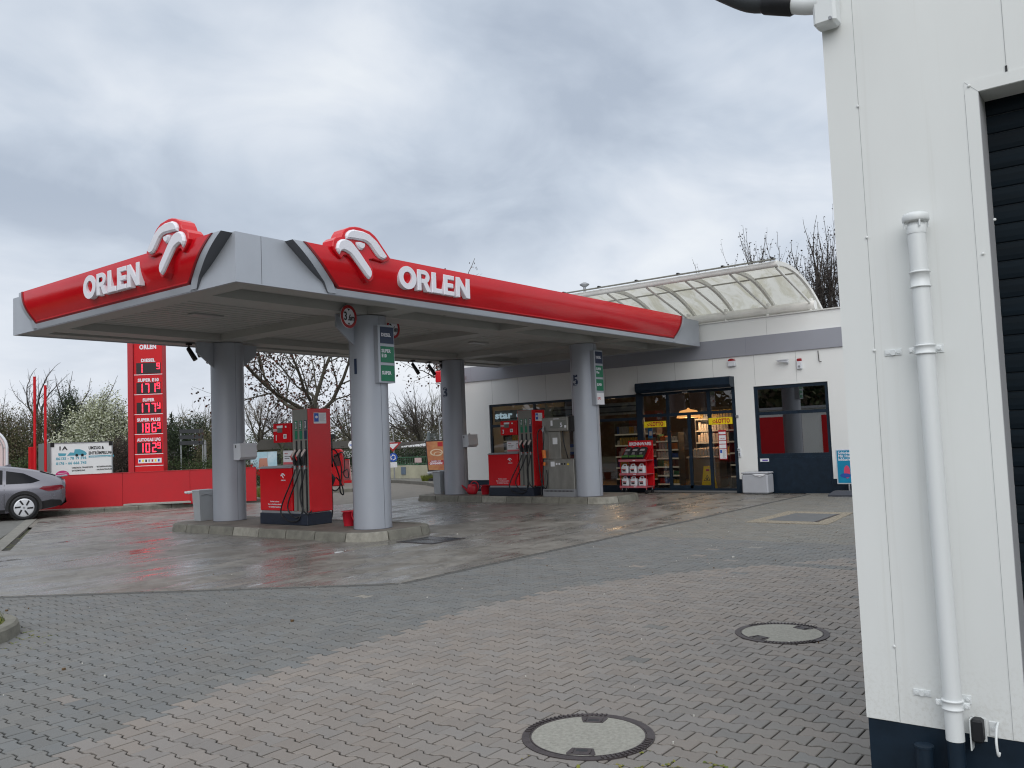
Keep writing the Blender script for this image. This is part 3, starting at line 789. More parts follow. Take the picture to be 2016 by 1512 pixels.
island(9.62, 11.42, 10.52, 16.72, 'kerbed concrete island carrying the pump numbered 1 and two columns')
island(17.18, 18.95, 10.52, 16.98, 'kerbed concrete island in front of the shop carrying the pumps numbered 3 and 5')

# =================================================================== PUMPS
def mini_logo(mb, fr, s, mt):
    "small version of the emblem with the word below, s = overall width"
    k = s/1.16
    for P in (UP, LOW, EYE):
        Q = ccw([((a-8.77)*k, (b-4.10)*k) for a, b in P]); mb.prism(Q, 0, .002, mt, fr)
    text(mb, 'ORLEN', .20*s, fr @ Matrix.Translation((-.38*s, -.30*s, .001)), mt, .001, .04, width=.85*s)
def pump(dx, dy, num, label):
    O = (10.30+dx, 12.87+dy, .15)
    o = thing('fuel_pump', label, 'fuel pump', O, 'red fuel pumps with three hoses')
    X = lambda x: x+dx
    Y = lambda y: y+dy
    def fx(x, y, z): return FX(X(x), Y(y), z)
    mb = MB(); mb.bbox(X(10.30), X(10.885), Y(12.87), Y(14.32), .148, .365, NAVYB, .008); mb.box(X(10.33), X(10.86), Y(12.9), Y(14.30), .365, .41, GREYM); mb.build('plinth', o)
    mb = MB(); mb.bbox(X(10.315), X(10.87), Y(13.335), Y(14.325), .41, 1.225, RED, .012); cab = mb.build('cabinet', o)
    mb = MB(); mb.add([(X(10.30), Y(13.335), 1.225), (X(10.885), Y(13.335), 1.225), (X(10.885), Y(14.34), 1.225), (X(10.30), Y(14.34), 1.225), (X(10.34), Y(13.335), 1.262), (X(10.84), Y(13.335), 1.262), (X(10.84), Y(14.30), 1.262), (X(10.34), Y(14.30), 1.262)], [(0, 3, 2, 1), (4, 5, 6, 7), (0, 1, 5, 4), (1, 2, 6, 5), (2, 3, 7, 6), (3, 0, 4, 7)], GREYM); mb.build('cabinet_lid', cab)
    mb = MB(); mini_logo(mb, FX(X(10.312), Y(13.59), 1.03), .155, WHITE); mb.build('logo', cab)
    mb = MB()
    for i, l in enumerate(('Rauchen verboten', 'Motor u. Fremdheizung abstellen', 'Vor Ladetätigkeit Funkgerät aus')):
        text(mb, l, .036, FX(X(10.312), Y(13.86), .575-.052*i), WHITE, .0008, .02, 'CENTER', width=(.27, .42, .38)[i])
    mb.build('notice_lettering', cab)
    # tower
    mb = MB(); mb.bbox(X(10.345), X(10.885), Y(12.84), Y(13.32), .39, 2.335, RED, .008); tow = mb.build('tower', o)
    mb = MB()
    mb.box(X(10.325), X(10.345), Y(12.855), Y(13.285), 1.74, 2.33, PGREY)
    for a, b in ((12.855, 12.868), (12.925, 13.005), (13.065, 13.145), (13.205, 13.285)): mb.box(X(10.325), X(10.345), Y(a), Y(b), .40, 1.74, PGREY)
    mb.build('front_panel', tow)
    mb = MB(); mb.box(X(10.338), X(10.3445), Y(12.868), Y(13.205), 1.26, 1.735, BLACK); mb.box(X(10.338), X(10.3445), Y(12.868), Y(13.205), .42, 1.24, mat('channel_grey', (.10, .10, .095), .5)); mb.build('nozzle_bay', tow)
    for i, yc in enumerate((13.175, 13.035, 12.895)):
        c = GREEN if i < 2 else DBLUE
        mb = MB(); mb.box(X(10.317), X(10.325), Y(yc-.036), Y(yc+.036), 1.765, 1.925, c); mb.box(X(10.317), X(10.325), Y(yc-.036), Y(yc+.036), 1.945, 2.115, c)
        mb.box(X(10.3145), X(10.317), Y(yc-.020), Y(yc+.020), 1.965, 2.095, PAPER); g = mb.build('grade_label', tow)
        mb = MB(); text(mb, ('Super', 'E10', 'Diesel')[i], .07, Matrix.Translation((X(10.3135), Y(yc-.012), 1.97)) @ frame((0, 0, 0), (0, 0, 1), (0, 1, 0)), BLKM, .0005, .02, width=.11)
        mb.build('lettering', g)
        # nozzle: body in the bay, spout and guard
        mb = MB(); nx = X(10.30)
        mb.tube([(X(10.33), Y(yc-.01), 1.58), (nx-.01, Y(yc), 1.52), (nx-.03, Y(yc+.012), 1.44), (nx-.03, Y(yc+.01), 1.33), (nx-.02, Y(yc+.005), 1.27)], [.022, .032, .036, .028, .02], BLACK, 10)
        nz = mb.build('nozzle', o)
        mb = MB(); mb.tube([(nx-.015, Y(yc-.02), 1.57), (nx-.045, Y(yc+.02), 1.49), (nx-.05, Y(yc+.03), 1.44)], [.020, .03, .022], mat('nozzle_guard', (.48, .40, .38), .5), 10); mb.build('guard', nz)
        mb = MB(); mb.tube([(nx-.05, Y(yc+.035), 1.50), (nx-.065, Y(yc+.06), 1.44), (nx-.05, Y(yc+.04), 1.37)], [.012, .016, .012], mat('nozzle_red', (.42, .02, .02), .4) if i < 2 else BLACK, 8); mb.build('lever', nz)
        mb = MB(); mb.cyl((nx-.02, Y(yc), 1.27), (nx-.02, Y(yc), 1.20), .019, GREYM, 10); mb.build('swivel', nz)
        # hose, hangs out and returns to the base
        if i == 0: path = [(nx-.02, 13.175, 1.20), (nx-.04, 13.20, 1.10), (nx-.06, 13.30, .90), (nx-.07, 13.48, .62), (nx-.07, 13.57, .42), (nx-.06, 13.52, .30), (nx-.05, 13.38, .235), (nx-.04, 13.22, .225), (nx-.02, 13.10, .26), (X(10.32), 13.05, .40)]
        elif i == 1: path = [(nx-.02, 13.035, 1.20), (nx-.05, 13.06, 1.08), (nx-.06, 13.17, .88), (nx-.06, 13.32, .64), (nx-.06, 13.37, .48), (nx-.05, 13.30, .36), (nx-.04, 13.18, .30), (X(10.32), 13.10, .33), (X(10.335), 13.06, .42)]
        else: path = [(nx-.02, 12.895, 1.20), (nx-.05, 12.915, 1.02), (nx-.06, 12.99, .80), (nx-.06, 12.98, .60), (nx-.05, 12.93, .45), (nx-.04, 12.86, .38), (nx-.03, 12.80, .37), (X(10.36), 12.82, .42)]
        path = [(p[0], Y(p[1]), p[2]) for p in path]
        mb = MB(); mb.tube(smooth_path(path, 5), .0135, BLACK, 8); mb.build('hose', o)
    for yy in (13.03, 12.90):
        mb = MB(); mb.cyl((X(10.318), Y(yy), .38), (X(10.318), Y(yy), 1.20), .012, BLACK, 8); mb.build('hose', o)
    # display head
    mb = MB(); mb.bbox(X(10.315), X(10.80), Y(13.335), Y(13.865), 1.715, 2.085, RED, .008); dh = mb.build('display_head', o)
    mb = MB()
    mb.box(X(10.309), X(10.315), Y(13.58), Y(13.73), 1.91, 2.00, mat('screen_grey', (.12, .12, .11), .3)); mb.box(X(10.306), X(10.309), Y(13.56), Y(13.74), 2.0, 2.045, PAPER)
    mb.box(X(10.309), X(10.315), Y(13.73), Y(13.855), 1.935, 1.985, mat('label_pink', (.55, .35, .35), .5)); mb.box(X(10.309), X(10.315), Y(13.45), Y(13.49), 2.0, 2.035, PAPER)
    mb.box(X(10.309), X(10.315), Y(13.455), Y(13.545), 1.79, 1.875, PAPER); mb.box(X(10.3065), X(10.309), Y(13.475), Y(13.525), 1.81, 1.855, mat('keypad', (.2, .2, .2), .5))
    mb.build('screen', dh)
    mb = MB(); text(mb, str(num), .14, FX(X(10.313), Y(13.80), 1.765), WHITE, .001, .03, sx=.8); mb.build('number', dh)
    # information panel on the cabinet
    mb = MB(); mb.box(X(10.50), X(10.515), Y(13.37), Y(13.82), 1.262, 1.565, mat('frame_grey', (.33, .33, .34), .5)); ip = mb.build('info_panel', o)
    mb = MB(); mb.box(X(10.492), X(10.50), Y(13.39), Y(13.80), 1.29, 1.545, PAPER); mb.box(X(10.489), X(10.492), Y(13.39), Y(13.80), 1.29, 1.335, mat('poster_pink', (.62, .12, .14), .5))
    mb.box(X(10.489), X(10.492), Y(13.43), Y(13.50), 1.35, 1.49, BLKM); mb.box(X(10.486), X(10.489), Y(13.437), Y(13.493), 1.36, 1.48, PAPER)
    text(mb, 'ORLEN', .03, FX(X(10.490), Y(13.76), 1.49), LRED, .0005, .03); text(mb, 'Einfach mit dem', .026, FX(X(10.490), Y(13.76), 1.44), BLKM, .0005, .02); text(mb, 'Handy zahlen', .026, FX(X(10.490), Y(13.76), 1.40), BLKM, .0005, .02)
    mb.build('poster', ip)
    # sticker on the side
    mb = MB(); mb.box(X(10.475), X(10.775), Y(12.836), Y(12.839), 2.05, 2.255, PAPER); mb.box(X(10.485), X(10.59), Y(12.833), Y(12.836), 2.085, 2.245, BLUE); st = mb.build('sticker', tow)
    mb = MB(); mb.prism(ccw([(10.505, 2.16), (10.53, 2.145), (10.565, 2.155), (10.57, 2.185), (10.54, 2.20), (10.51, 2.19)]), 0, .002, WHITE, Matrix(((1, 0, 0, dx), (0, 0, -1, Y(12.8325)), (0, 1, 0, 0), (0, 0, 0, 1))))
    for i in range(7): mb.box(X(10.61), X(10.76-.02*(i % 3)), Y(12.834), Y(12.836), 2.225-.02*i, 2.229-.02*i, mat('print_grey', (.3, .3, .33), .6))
    mb.build('print', st)
    # rear mast with hanging hoses of the other side
    mb = MB(); mb.box(X(11.02), X(11.07), Y(13.02), Y(13.07), 1.20, 1.83, BLKM); mb.bbox(X(10.88), X(11.12), Y(12.98), Y(13.10), 1.75, 1.845, BLKM, .01); mb.box(X(10.885), X(11.07), Y(13.02), Y(13.07), 1.20, 1.26, BLKM); mb.build('hose_mast', o)
    for k, pth in enumerate(([(11.0, 13.0, 1.56), (11.12, 12.97, 1.50), (11.24, 12.98, 1.2), (11.22, 12.99, .86), (11.10, 13.0, .74), (10.98, 13.0, .80)], [(10.98, 13.0, 1.5), (11.05, 12.96, 1.3), (11.17, 12.96, 1.0), (11.2, 12.98, .72), (11.3, 13.0, .66), (11.27, 13.02, .86), (11.15, 13.03, 1.0)], [(10.97, 12.98, 1.3), (10.985, 12.97, .8), (10.99, 12.97, .42), (10.97, 12.98, .24), (10.93, 13.0, .21), (10.90, 13.0, .30)])):
        mb = MB(); mb.tube(smooth_path([(X(a), Y(b), c) for a, b, c in pth], 5), .0135, BLACK, 8); mb.build('hose', o)
    mb = MB(); mb.tube([(X(10.95), Y(13.0), 1.55), (X(10.99), Y(12.98), 1.42), (X(10.98), Y(12.98), 1.28)], [.02, .038, .02], BLACK, 10); mb.tube([(X(10.96), Y(13.0), 1.1), (X(11.02), Y(12.98), .98), (X(11.0), Y(12.98), .85)], [.03, .06, .02], BLACK, 10); mb.build('nozzle', o)
    return o
def smooth_path(P, k=4):
    P = [Vector(p) for p in P]; out = []
    for i in range(len(P)-1):
        p0 = P[max(0, i-1)]; p1 = P[i]; p2 = P[i+1]; p3 = P[min(len(P)-1, i+2)]
        for q in range(k):
            t = q/k; out.append(.5*((2*p1)+(-p0+p2)*t+(2*p0-5*p1+4*p2-p3)*t*t+(-p0+3*p1-3*p2+p3)*t**3))
    out.append(P[-1]); return out
pump(0, 0, 1, 'red fuel pump with number 1 on its display box, on the front island')
pump(7.17, .06, 3, 'red fuel pump with number 3 on its display box, before the shop window')

# LPG pump
o = thing('gas_pump', 'stainless steel gas pump numbered 5, left of the column numbered 5', 'gas pump', (17.45, 11.65, .15))
mb = MB(); mb.box(17.44, 17.95, 11.65, 12.6, .148, .33, GREYM)
for i in range(22): mb.box(17.435, 17.44, 11.69+i*.04, 11.715+i*.04, .27, .30, BLKM)
mb.build('plinth', o)
mb = MB(); mb.bbox(17.45, 17.94, 11.655, 12.42, .33, 1.07, STEEL, .008); mb.bbox(17.47, 17.94, 12.424, 12.59, .33, 1.07, STEEL, .008); cab = mb.build('cabinet', o)
mb = MB(); mb.box(17.447, 17.45, 12.22, 12.34, .89, 1.01, PAPER)
for k, (yy, c) in enumerate(((12.16, PAPER), (12.08, PAPER), (12.0, BLKM), (11.92, BLKM))): mb.disc((0, 0), .026, c, FX(17.4495, yy, .95), 0, .002, 16)
mb.prism([(-.03, -.026), (.03, -.026), (0, .03)], 0, .002, YELL, FX(17.4495, 11.82, .95)); mb.build('warning_label', cab)
mb = MB(); mb.bbox(17.48, 17.90, 12.04, 12.37, 1.07, 1.757, STEEL, .006); mb.build('stem', o)
mb = MB(); mb.box(17.476, 17.48, 12.13, 12.27, 1.44, 1.60, PAPER); mb.build('label', o)
mb = MB(); mb.bbox(17.49, 17.86, 12.38, 12.585, 1.072, 2.10, STEEL, .006); mb.build('post', o)
mb = MB(); mb.bbox(17.44, 17.90, 11.78, 12.39, 1.76, 2.11, STEEL, .01); hd = mb.build('display_head', o)
mb = MB(); mb.box(17.433, 17.44, 11.83, 12.30, 1.84, 2.03, mat('screen_green_grey', (.17, .18, .165), .25)); mb.box(17.430, 17.433, 12.22, 12.28, 1.90, 2.03, PAPER); mb.box(17.430, 17.433, 11.81, 11.87, 1.84, 1.90, PAPER); mb.build('screen', hd)
mb = MB(); text(mb, '5', .15, FX(17.431, 12.0, 1.86), WHITE, .001, .03); text(mb, 'AUTOGAS', .035, FX(17.437, 12.2, 2.055), WHITE, .001, .03); mb.build('lettering', hd)
mb = MB(); mb.bbox(17.50, 17.86, 11.62, 11.775, 1.74, 2.12, BLKM, .01); mb.build('side_box', o)
mb = MB(); mb.tube([(17.47, 12.53, 1.90), (17.43, 12.53, 1.80), (17.43, 12.5, 1.72)], [.018, .03, .02], GREYM, 10); mb.tube([(17.42, 12.50, 1.1), (17.42, 12.52, 1.3)], [.045, .05], mat('orange_coupling', (.65, .16, .02), .4), 12); mb.tube([(17.42, 12.52, .92), (17.42, 12.51, 1.0)], [.03, .03], mat('orange_coupling', (.65, .16, .02), .4), 10); mb.build('filling_gun', o)
for pth in ([(17.43, 12.5, 1.78), (17.40, 12.48, 1.6), (17.41, 12.52, 1.35), (17.41, 12.53, 1.0), (17.42, 12.58, .6), (17.42, 12.64, .3), (17.42, 12.62, .16)], [(17.44, 12.53, 1.85), (17.43, 12.66, 1.78), (17.42, 12.70, 1.5), (17.42, 12.68, 1.0), (17.42, 12.62, .5), (17.43, 12.5, .35), (17.44, 12.44, .6), (17.44, 12.47, .8)], [(17.5, 11.97, 1.76), (17.46, 11.93, 1.5), (17.5, 11.88, 1.2), (17.55, 11.88, 1.075)]):
    mb = MB(); mb.tube(smooth_path(pth, 5), .014, BLACK, 8); mb.build('hose', o)

# paper towel dispensers on the columns
def dispenser(x, y, z, lab):
    o = thing('towel_dispenser', lab, 'paper dispenser', (x, y, z), 'paper dispensers on the columns')
    mb = MB(); P = [(0, .0), (.26, .02), (.30, .06), (.30, .33), (.02, .36), (0, .34)]
    fr = Matrix(((0, 0, 1, x-.02), (-1, 0, 0, y), (0, 1, 0, z), (0, 0, 0, 1)))
    fr2 = Matrix(((1, 0, 0, x), (0, 0, 1, y-.26), (0, 1, 0, z), (0, 0, 0, 1)))
    prof = [(0, 0), (0, .34), (.24, .345), (.26, .06), (.2, 0)]
    v = [(x+.40*s, y-q, z+h) for s in (0, 1) for q, h in prof]; n = 5
    mb.add(v, [tuple(range(n-1, -1, -1)), tuple(range(n, 2*n))]+[(i, (i+1) % n, (i+1) % n+n, i+n) for i in range(n)], PLAST); mb.build('housing', o)
    mb = MB(); mb.box(x+.03, x+.37, y-.215, y-.06, z-.004, z+.003, BLKM); mb.box(x-.004, x, y-.10, y-.075, z+.25, z+.31, BLKM); mb.box(x+.40, x+.425, y-.14, y-.10, z+.24, z+.29, BLKM); mb.build('slot', o)
    mb = MB(); mb.tube([(x+.2, y-.10, z+.345), (x+.22, y-.11, z+.37), (x+.21, y-.10, z+.40)], [.03, .02, .004], PAPER, 8); mb.build('paper_towel', o)
dispenser(10.56, 15.55, 1.40, 'white paper towel dispenser on the unnumbered left column')
dispenser(17.92, 15.66, 1.44, 'white paper towel dispenser on the column numbered 3')

# bins beside the columns
def bin_(x, y, lab, bag=True):
    o = thing('waste_bin', lab, 'waste bin', (x, y, .15), 'grey bins beside the columns')
    mb = MB(); fr = Matrix.Translation((x, y, .15)); P = [(-.19, -.14), (.19, -.14), (.19, .14), (-.19, .14)]
    v = [(x+a*.82, y+b*.82, .15) for a, b in P]+[(x+a, y+b, .78) for a, b in P]; mb.add(v, [(3, 2, 1, 0), (4, 5, 6, 7)]+[(i, (i+1) % 4, (i+1) % 4+4, i+4) for i in range(4)], GPLAS)
    mb.bbox(x-.20, x+.20, y-.15, y+.15, .76, .80, GPLAS, .01); mb.build('body', o)
    if bag:
        mb = MB(); mb.tube([(x-.17, y+.12, .765), (x-.24, y+.19, .75), (x-.30, y+.22, .755), (x-.30, y+.15, .74)], [.02, .035, .022, .008], PAPER, 8)
        mb.add([(x-.205, y-.16, .79), (x+.205, y-.16, .79), (x+.205, y-.162, .70), (x+.08, y-.165, .67), (x-.06, y-.165, .705), (x-.205, y-.162, .68)], [(0, 5, 4, 3, 2, 1)], GPLAS); mb.build('bin_bag', o)
bin_(10.42, 16.44, 'narrow grey waste bin with a white bag left of the far left column')
bin_(17.93, 16.5, 'narrow grey waste bin left of the column numbered 3')

# buckets and watering can
def bucket(x, y, z, lab, r=.125, h=.27):
    o = thing('bucket', lab, 'bucket', (x, y, z), 'red plastic buckets on the islands'); Rb = mat('red_plastic', (.50, .012, .03), .4)
    mb = MB(); mb.lathe((x, y, z), [(r*.74, 0), (r*.98, h*.94), (r*1.08, h*.95), (r*1.08, h), (r*.95, h), (r*.88, h*.9), (r*.66, .02)], Rb, 28); mb.build('body', o)
    mb = MB(); mb.tube([(x+r*cos(t)*1.1, y+r*sin(t)*1.1, z+h*.9-.10*max(0, -sin(t*1)) if False else z+h*.93-.09*sin(t)) for t in [pi*k/12 for k in range(13)]], .005, PAPER, 6); mb.build('handle', o)
bucket(10.56, 12.02, .15, 'red bucket on the front island, between the pump numbered 1 and the column')
bucket(17.9, 14.86, .15, 'red bucket touching the cabinet of the pump numbered 3', .13, .25)
def can_(x, y, z, rot, lab, kind='watering_can'):
    o = thing(kind, lab, 'watering can', (x, y, z), 'red watering cans on the islands'); Rb = mat('red_plastic', (.50, .012, .03), .4)
    fr = Matrix.Translation((x, y, z)) @ Matrix.Rotation(rot, 4, 'Z'); T = lambda *p: tuple(fr @ Vector(p))
    mb = MB(); v = []; f = []; prof = [(.12, .085, 0), (.155, .10, .08), (.15, .10, .2), (.12, .08, .27)]; n = 20
    for a, b, h in prof: v += [T(a*cos(2*pi*k/n), b*sin(2*pi*k/n), h) for k in range(n)]
    for i in range(3): f += [(i*n+k, i*n+(k+1) % n, (i+1)*n+(k+1) % n, (i+1)*n+k) for k in range(n)]
    f += [tuple(range(n-1, -1, -1)), tuple(range(3*n, 4*n))]; mb.add(v, f, Rb, True); mb.build('body', o)
    mb = MB(); mb.tube([T(.13, 0, .06), T(.22, 0, .15), T(.33, 0, .24), T(.37, 0, .25)], [.035, .028, .02, .03], Rb, 12); mb.build('spout', o)
    mb = MB(); mb.tube(smooth_path([T(.06, 0, .26), T(-.02, 0, .345), T(-.14, 0, .32), T(-.20, 0, .20), T(-.14, 0, .07)], 4), .016, Rb, 8); mb.build('handle', o)
can_(17.92, 15.33, .15, radians(100), 'red watering can with its spout pointing left, beside the column numbered 3')
can_(10.62, 11.72, .15, radians(-60), 'red watering can mostly hidden behind the column numbered 1')
# =================================================================== SHOP
FXX = 21.0
shop = thing('shop_building', 'low white station shop with a lilac-grey fascia band and navy glass entrance', 'shop', (21, 9, 0))
BX1, BY0, BY1 = 27.0, 3.0, 18.2
holes = [(11.72, 17.15, .12, 2.72), (8.96, 11.72, .0, 2.72), (6.56, 8.43, .0, 2.70)]     # y0,y1,z0,z1
mb = MB()
ysplit = sorted({BY0, BY1}|{h[0] for h in holes}|{h[1] for h in holes})
for a, b in zip(ysplit, ysplit[1:]):
    h = [q for q in holes if q[0] <= a+1e-6 and q[1] >= b-1e-6]
    if h: mb.box(FXX, FXX+.2, a, b, h[0][3], 3.60, WALLW)
    else: mb.box(FXX, FXX+.2, a, b, .35, 3.60, WALLW)
mb.box(FXX+.2, BX1, BY1-.2, BY1, .35, 3.60, WALLW); mb.box(BX1-.2, BX1, BY0, BY1-.2, 0, 3.60, WALLW); mb.box(FXX+.2, BX1-.2, BY0, BY0+.2, 0, 3.60, WALLW)
mb.box(FXX+.03, BX1, BY0, BY1, 3.98, 4.44, WALLW); wall = mb.build('wall', shop)
mb = MB()
for y in (17.0, 15.96, 14.91, 13.86, 12.81, 11.76, 10.6, 9.5, 8.37, 7.3): mb.box(FXX-.002, FXX, y-.003, y+.003, 2.74 if y < 17.1 and y > 6.6 else .36, 3.5, mat('seam_grey', (.30, .30, .30), .7))
for y in (16.8, 13.8, 10.8, 8.0): mb.box(FXX+.028, FXX+.03, y-.003, y+.003, 3.99, 4.40, mat('seam_grey', (.30, .30, .30), .7))
mb.build('panel_seams', wall)
mb = MB(); mb.box(FXX-.045, FXX+.15, BY0, BY1+.05, 3.51, 3.98, FASC); mb.box(FXX+.15, BX1+.05, BY1-.1, BY1+.05, 3.51, 3.98, FASC)
for y in (17.82, 15.0, 12.2, 8.55): mb.box(FXX-.047, FXX-.045, y-.003, y+.003, 3.52, 3.97, mat('seam_dark', (.2, .2, .24), .6))
mb.build('fascia_band', shop)
for a, b in zip(ysplit, ysplit[1:]):
    if not any(q[0] <= a+1e-6 and q[1] >= b-1e-6 for q in holes): mb = MB(); mb.box(FXX+.01, FXX+.2, a, b, 0, .35, NAVY); mb.build('plinth', shop)
mb = MB(); mb.box(FXX+.2, BX1, BY1-.18, BY1-.02, 0, .35, NAVY); mb.build('plinth', shop)
mb = MB(); mb.box(FXX-.01, BX1, BY0, BY1, 4.44, 4.47, mat('coping', (.62, .62, .60), .5)); mb.box(FXX+.2, BX1, BY0, BY1, 3.3, 3.5, mat('roof_slab', (.4, .4, .4), .8)); mb.build('roof', shop)

G1 = glass('shop_glass', (.80, .84, .86), .09)
G2 = glass('dark_film_glass', (.30, .33, .35), .40, .006)
def window(name, y0, y1, z0, z1, mull, trans, gl, parent, fw=.07, x=FXX+.03, d=.06, label=None):
    mb = MB(); mb.box(x, x+d, y0, y1, z0, z0+fw, NAVY); mb.box(x, x+d, y0, y1, z1-fw, z1, NAVY)
    mb.box(x, x+d, y0, y0+fw, z0+fw, z1-fw, NAVY); mb.box(x, x+d, y1-fw, y1, z0+fw, z1-fw, NAVY)
    for m_ in mull: mb.box(x+.001, x+d-.001, m_-.04, m_+.04, z0+fw, z1-fw, NAVY)
    for t_ in trans: mb.box(x+.002, x+d-.002, y0+fw, y1-fw, t_-.04, t_+.04, NAVY)
    w = mb.build(name, parent)
    ysx = [y0+fw]+[q for m_ in sorted(mull) for q in (m_-.04, m_+.04)]+[y1-fw]; zsx = [z0+fw]+[q for t_ in sorted(trans) for q in (t_-.04, t_+.04)]+[z1-fw]
    for i in range(0, len(ysx), 2):
        for k in range(0, len(zsx), 2):
            mb = MB(); mb.quad((x+.03, ysx[i+1], zsx[k]), (x+.03, ysx[i], zsx[k]), (x+.03, ysx[i], zsx[k+1]), (x+.03, ysx[i+1], zsx[k+1]), gl); mb.build('pane', w)
    return w
window('window', 11.80, 17.15, .12, 2.72, [15.40, 13.45], [2.04], G1, shop)
mb = MB(); mb.box(FXX+.03, FXX+.1, 11.80, 17.15, 0, .12, NAVY); mb.build('window_sill', shop)
# entrance: door frame, fanlights, sliding leaves
ent = window('entrance', 8.96, 11.72, .04, 2.72, [10.90, 9.70], [2.10], G1, shop, .07)
mb = MB(); mb.box(FXX+.02, FXX+.09, 8.962, 9.03, .05, 2.70, NAVY); mb.box(FXX+.0, FXX+.10, 11.66, 11.84, .0, 2.74, NAVY); mb.box(FXX-.005, FXX+.10, 8.93, 9.02, .0, 2.74, NAVY); mb.box(FXX+.024, FXX+.095, 10.245, 10.325, .10, 2.06, NAVY); mb.box(FXX+.024, FXX+.095, 9.74, 10.86, .11, .19, NAVY); mb.box(FXX+.01, FXX+.1, 9.02, 11.66, .0, .05, mat('threshold', (.3, .3, .3), .4, metal=.6)); mb.build('door_leaf', ent)
# roller shutter box above the entrance
mb = MB(); pr = [(0, 0), (-.27, 0), (-.30, -.03), (-.30, -.20), (-.24, -.27), (0, -.27)]
v = [(FXX-.0+px__, yy, 3.0+pz) for yy in (8.93, 11.70) for px__, pz in pr]; n = 6
mb.add(v, [tuple(range(n)), tuple(range(2*n-1, n-1, -1))]+[(i, i+n, (i+1) % n+n, (i+1) % n) for i in range(n)], NAVY); sb = mb.build('shutter_box', shop)
mb = MB(); mb.bbox(FXX-.06, FXX-.02, 10.25, 10.40, 2.66, 2.70, GREYM, .006); mb.build('door_sensor', sb)
# right window above a navy panel
w2 = window('window', 6.56, 8.43, .90, 2.70, [], [2.0], G2, shop, .085)
mb = MB(); mb.box(FXX+.02, FXX+.1, 6.56, 8.43, .0, .905, NAVY); mb.box(FXX+.01, FXX+.02, 6.62, 8.37, .06, .86, NAVY); mb.build('navy_panel', w2)
mb = MB(); mb.box(FXX+.004, FXX+.01, 8.13, 8.36, .785, .865, PAPER); mb.box(FXX+.001, FXX+.004, 8.16, 8.30, .80, .84, mat('violet_print', (.12, .08, .35), .5)); mb.build('sticker', w2)
# white writing on the panes
FRG = mat('frosted_letter', (.62, .68, .70), .6)
mb = MB(); text(mb, 'EIS', .30, FX(FXX+.054, 12.42, .47), mat('window_letter_dim', (.32, .34, .36), .7), .001, .03); mb.build('window_lettering', shop)

# things fixed on the wall: each its own object
def lotto(y0, y1, z0, z1, lab):
    o = thing('lotto_sign', lab, 'sign', (FXX, (y0+y1)/2, z0), 'yellow lottery signs at the entrance')
    mb = MB(); mb.bbox(FXX-.03, FXX+.028, y0, y1, z0, z1, YELL, .006); p = mb.build('sign_plate', o)
    mb = MB(); w = y1-y0; text(mb, 'LOTTO', .155, FX(FXX-.031, y1-w*.33, z0+.04), LRED, .001, .045, width=w*.58)
    for k, (a, b, r) in enumerate(((.13, .095, .020), (.155, .06, .022), (.175, .115, .018), (.20, .07, .020), (.115, .045, .014))): mb.add([tuple(FX(FXX-.031, y1, z0) @ Vector((a*1.0+p_[0], b+p_[1]+p_[0]*.5, .001))) for p_ in oval(0, 0, r, r*.75, 12)], [tuple(range(12))], LRED)
    mb.build('lettering', p)
lotto(10.96, 11.62, 1.775, 1.94, 'yellow LOTTO sign over the left side pane of the entrance')
lotto(9.04, 9.69, 1.775, 1.955, 'yellow LOTTO sign over the right side pane of the entrance')
o = thing('notice_board', 'tall red-edged opening hours notice on the right entrance pane', 'notice', (FXX, 9.35, .86))
mb = MB(); mb.box(FXX+.02, FXX+.028, 9.24, 9.46, .86, 1.63, LRED); p = mb.build('board', o)
mb = MB()
for a, b in ((1.52, 1.58), (1.36, 1.49), (1.27, 1.34), (1.15, 1.25), (.88, 1.13)): mb.box(FXX+.016, FXX+.02, 9.255, 9.445, a, b, PAPER)
mb.box(FXX+.013, FXX+.016, 9.375, 9.43, 1.03, 1.11, BLUE)
for i in range(14): mb.box(FXX+.013, FXX+.016, 9.27+.02*(i % 3), 9.36, .90+.016*i, .905+.016*i, mat('print_grey', (.3, .3, .33), .6))
text(mb, 'ORLEN', .04, FX(FXX+.0155, 9.42, 1.39), LRED, .0005, .03)
mb.build('notes', p)
o = thing('alarm_box', 'white wall alarm box with a red half-round top above the entrance', 'alarm', (FXX, 8.95, 3.26))
mb = MB(); mb.bbox(FXX-.09, FXX, 8.85, 9.05, 3.26, 3.40, PLAST, .012); mb.build('housing', o)
mb = MB(); mb.prism([(.09*cos(pi*k/12), .06*sin(pi*k/12)) for k in range(13)], 0, .08, mat('beacon_red', (.28, .015, .02), .3), FX(FXX-.005, 8.95, 3.40)); mb.build('beacon', o)
o = thing('alarm_siren', 'slim white siren with a red lamp above the right window', 'siren', (FXX, 7.20, 3.05))
mb = MB(); mb.bbox(FXX-.07, FXX, 7.14, 7.26, 3.05, 3.24, PLAST, .01); mb.disc((0, 0), .03, GREYM, FX(FXX-.07, 7.2, 3.11), 0, .004, 16); mb.build('housing', o)
mb = MB(); mb.bbox(FXX-.065, FXX, 7.145, 7.255, 3.24, 3.31, mat('beacon_red', (.28, .015, .02), .3), .01); mb.build('beacon', o)
o = thing('wall_camera', 'small white wall camera pointing left between the two alarm devices', 'camera', (FXX, 7.5, 3.25))
mb = MB(); mb.cyl((FXX-.005, 7.50, 3.22), (FXX-.10, 7.52, 3.24), .02, PLAST, 10); mb.build('bracket', o)
mb = MB(); mb.tube([(FXX-.11, 7.45, 3.25), (FXX-.14, 7.70, 3.29)], [.035, .03], PLAST, 14); mb.box(FXX-.18, FXX-.08, 7.44, 7.74, 3.30, 3.31, PLAST); mb.build('camera_body', o)
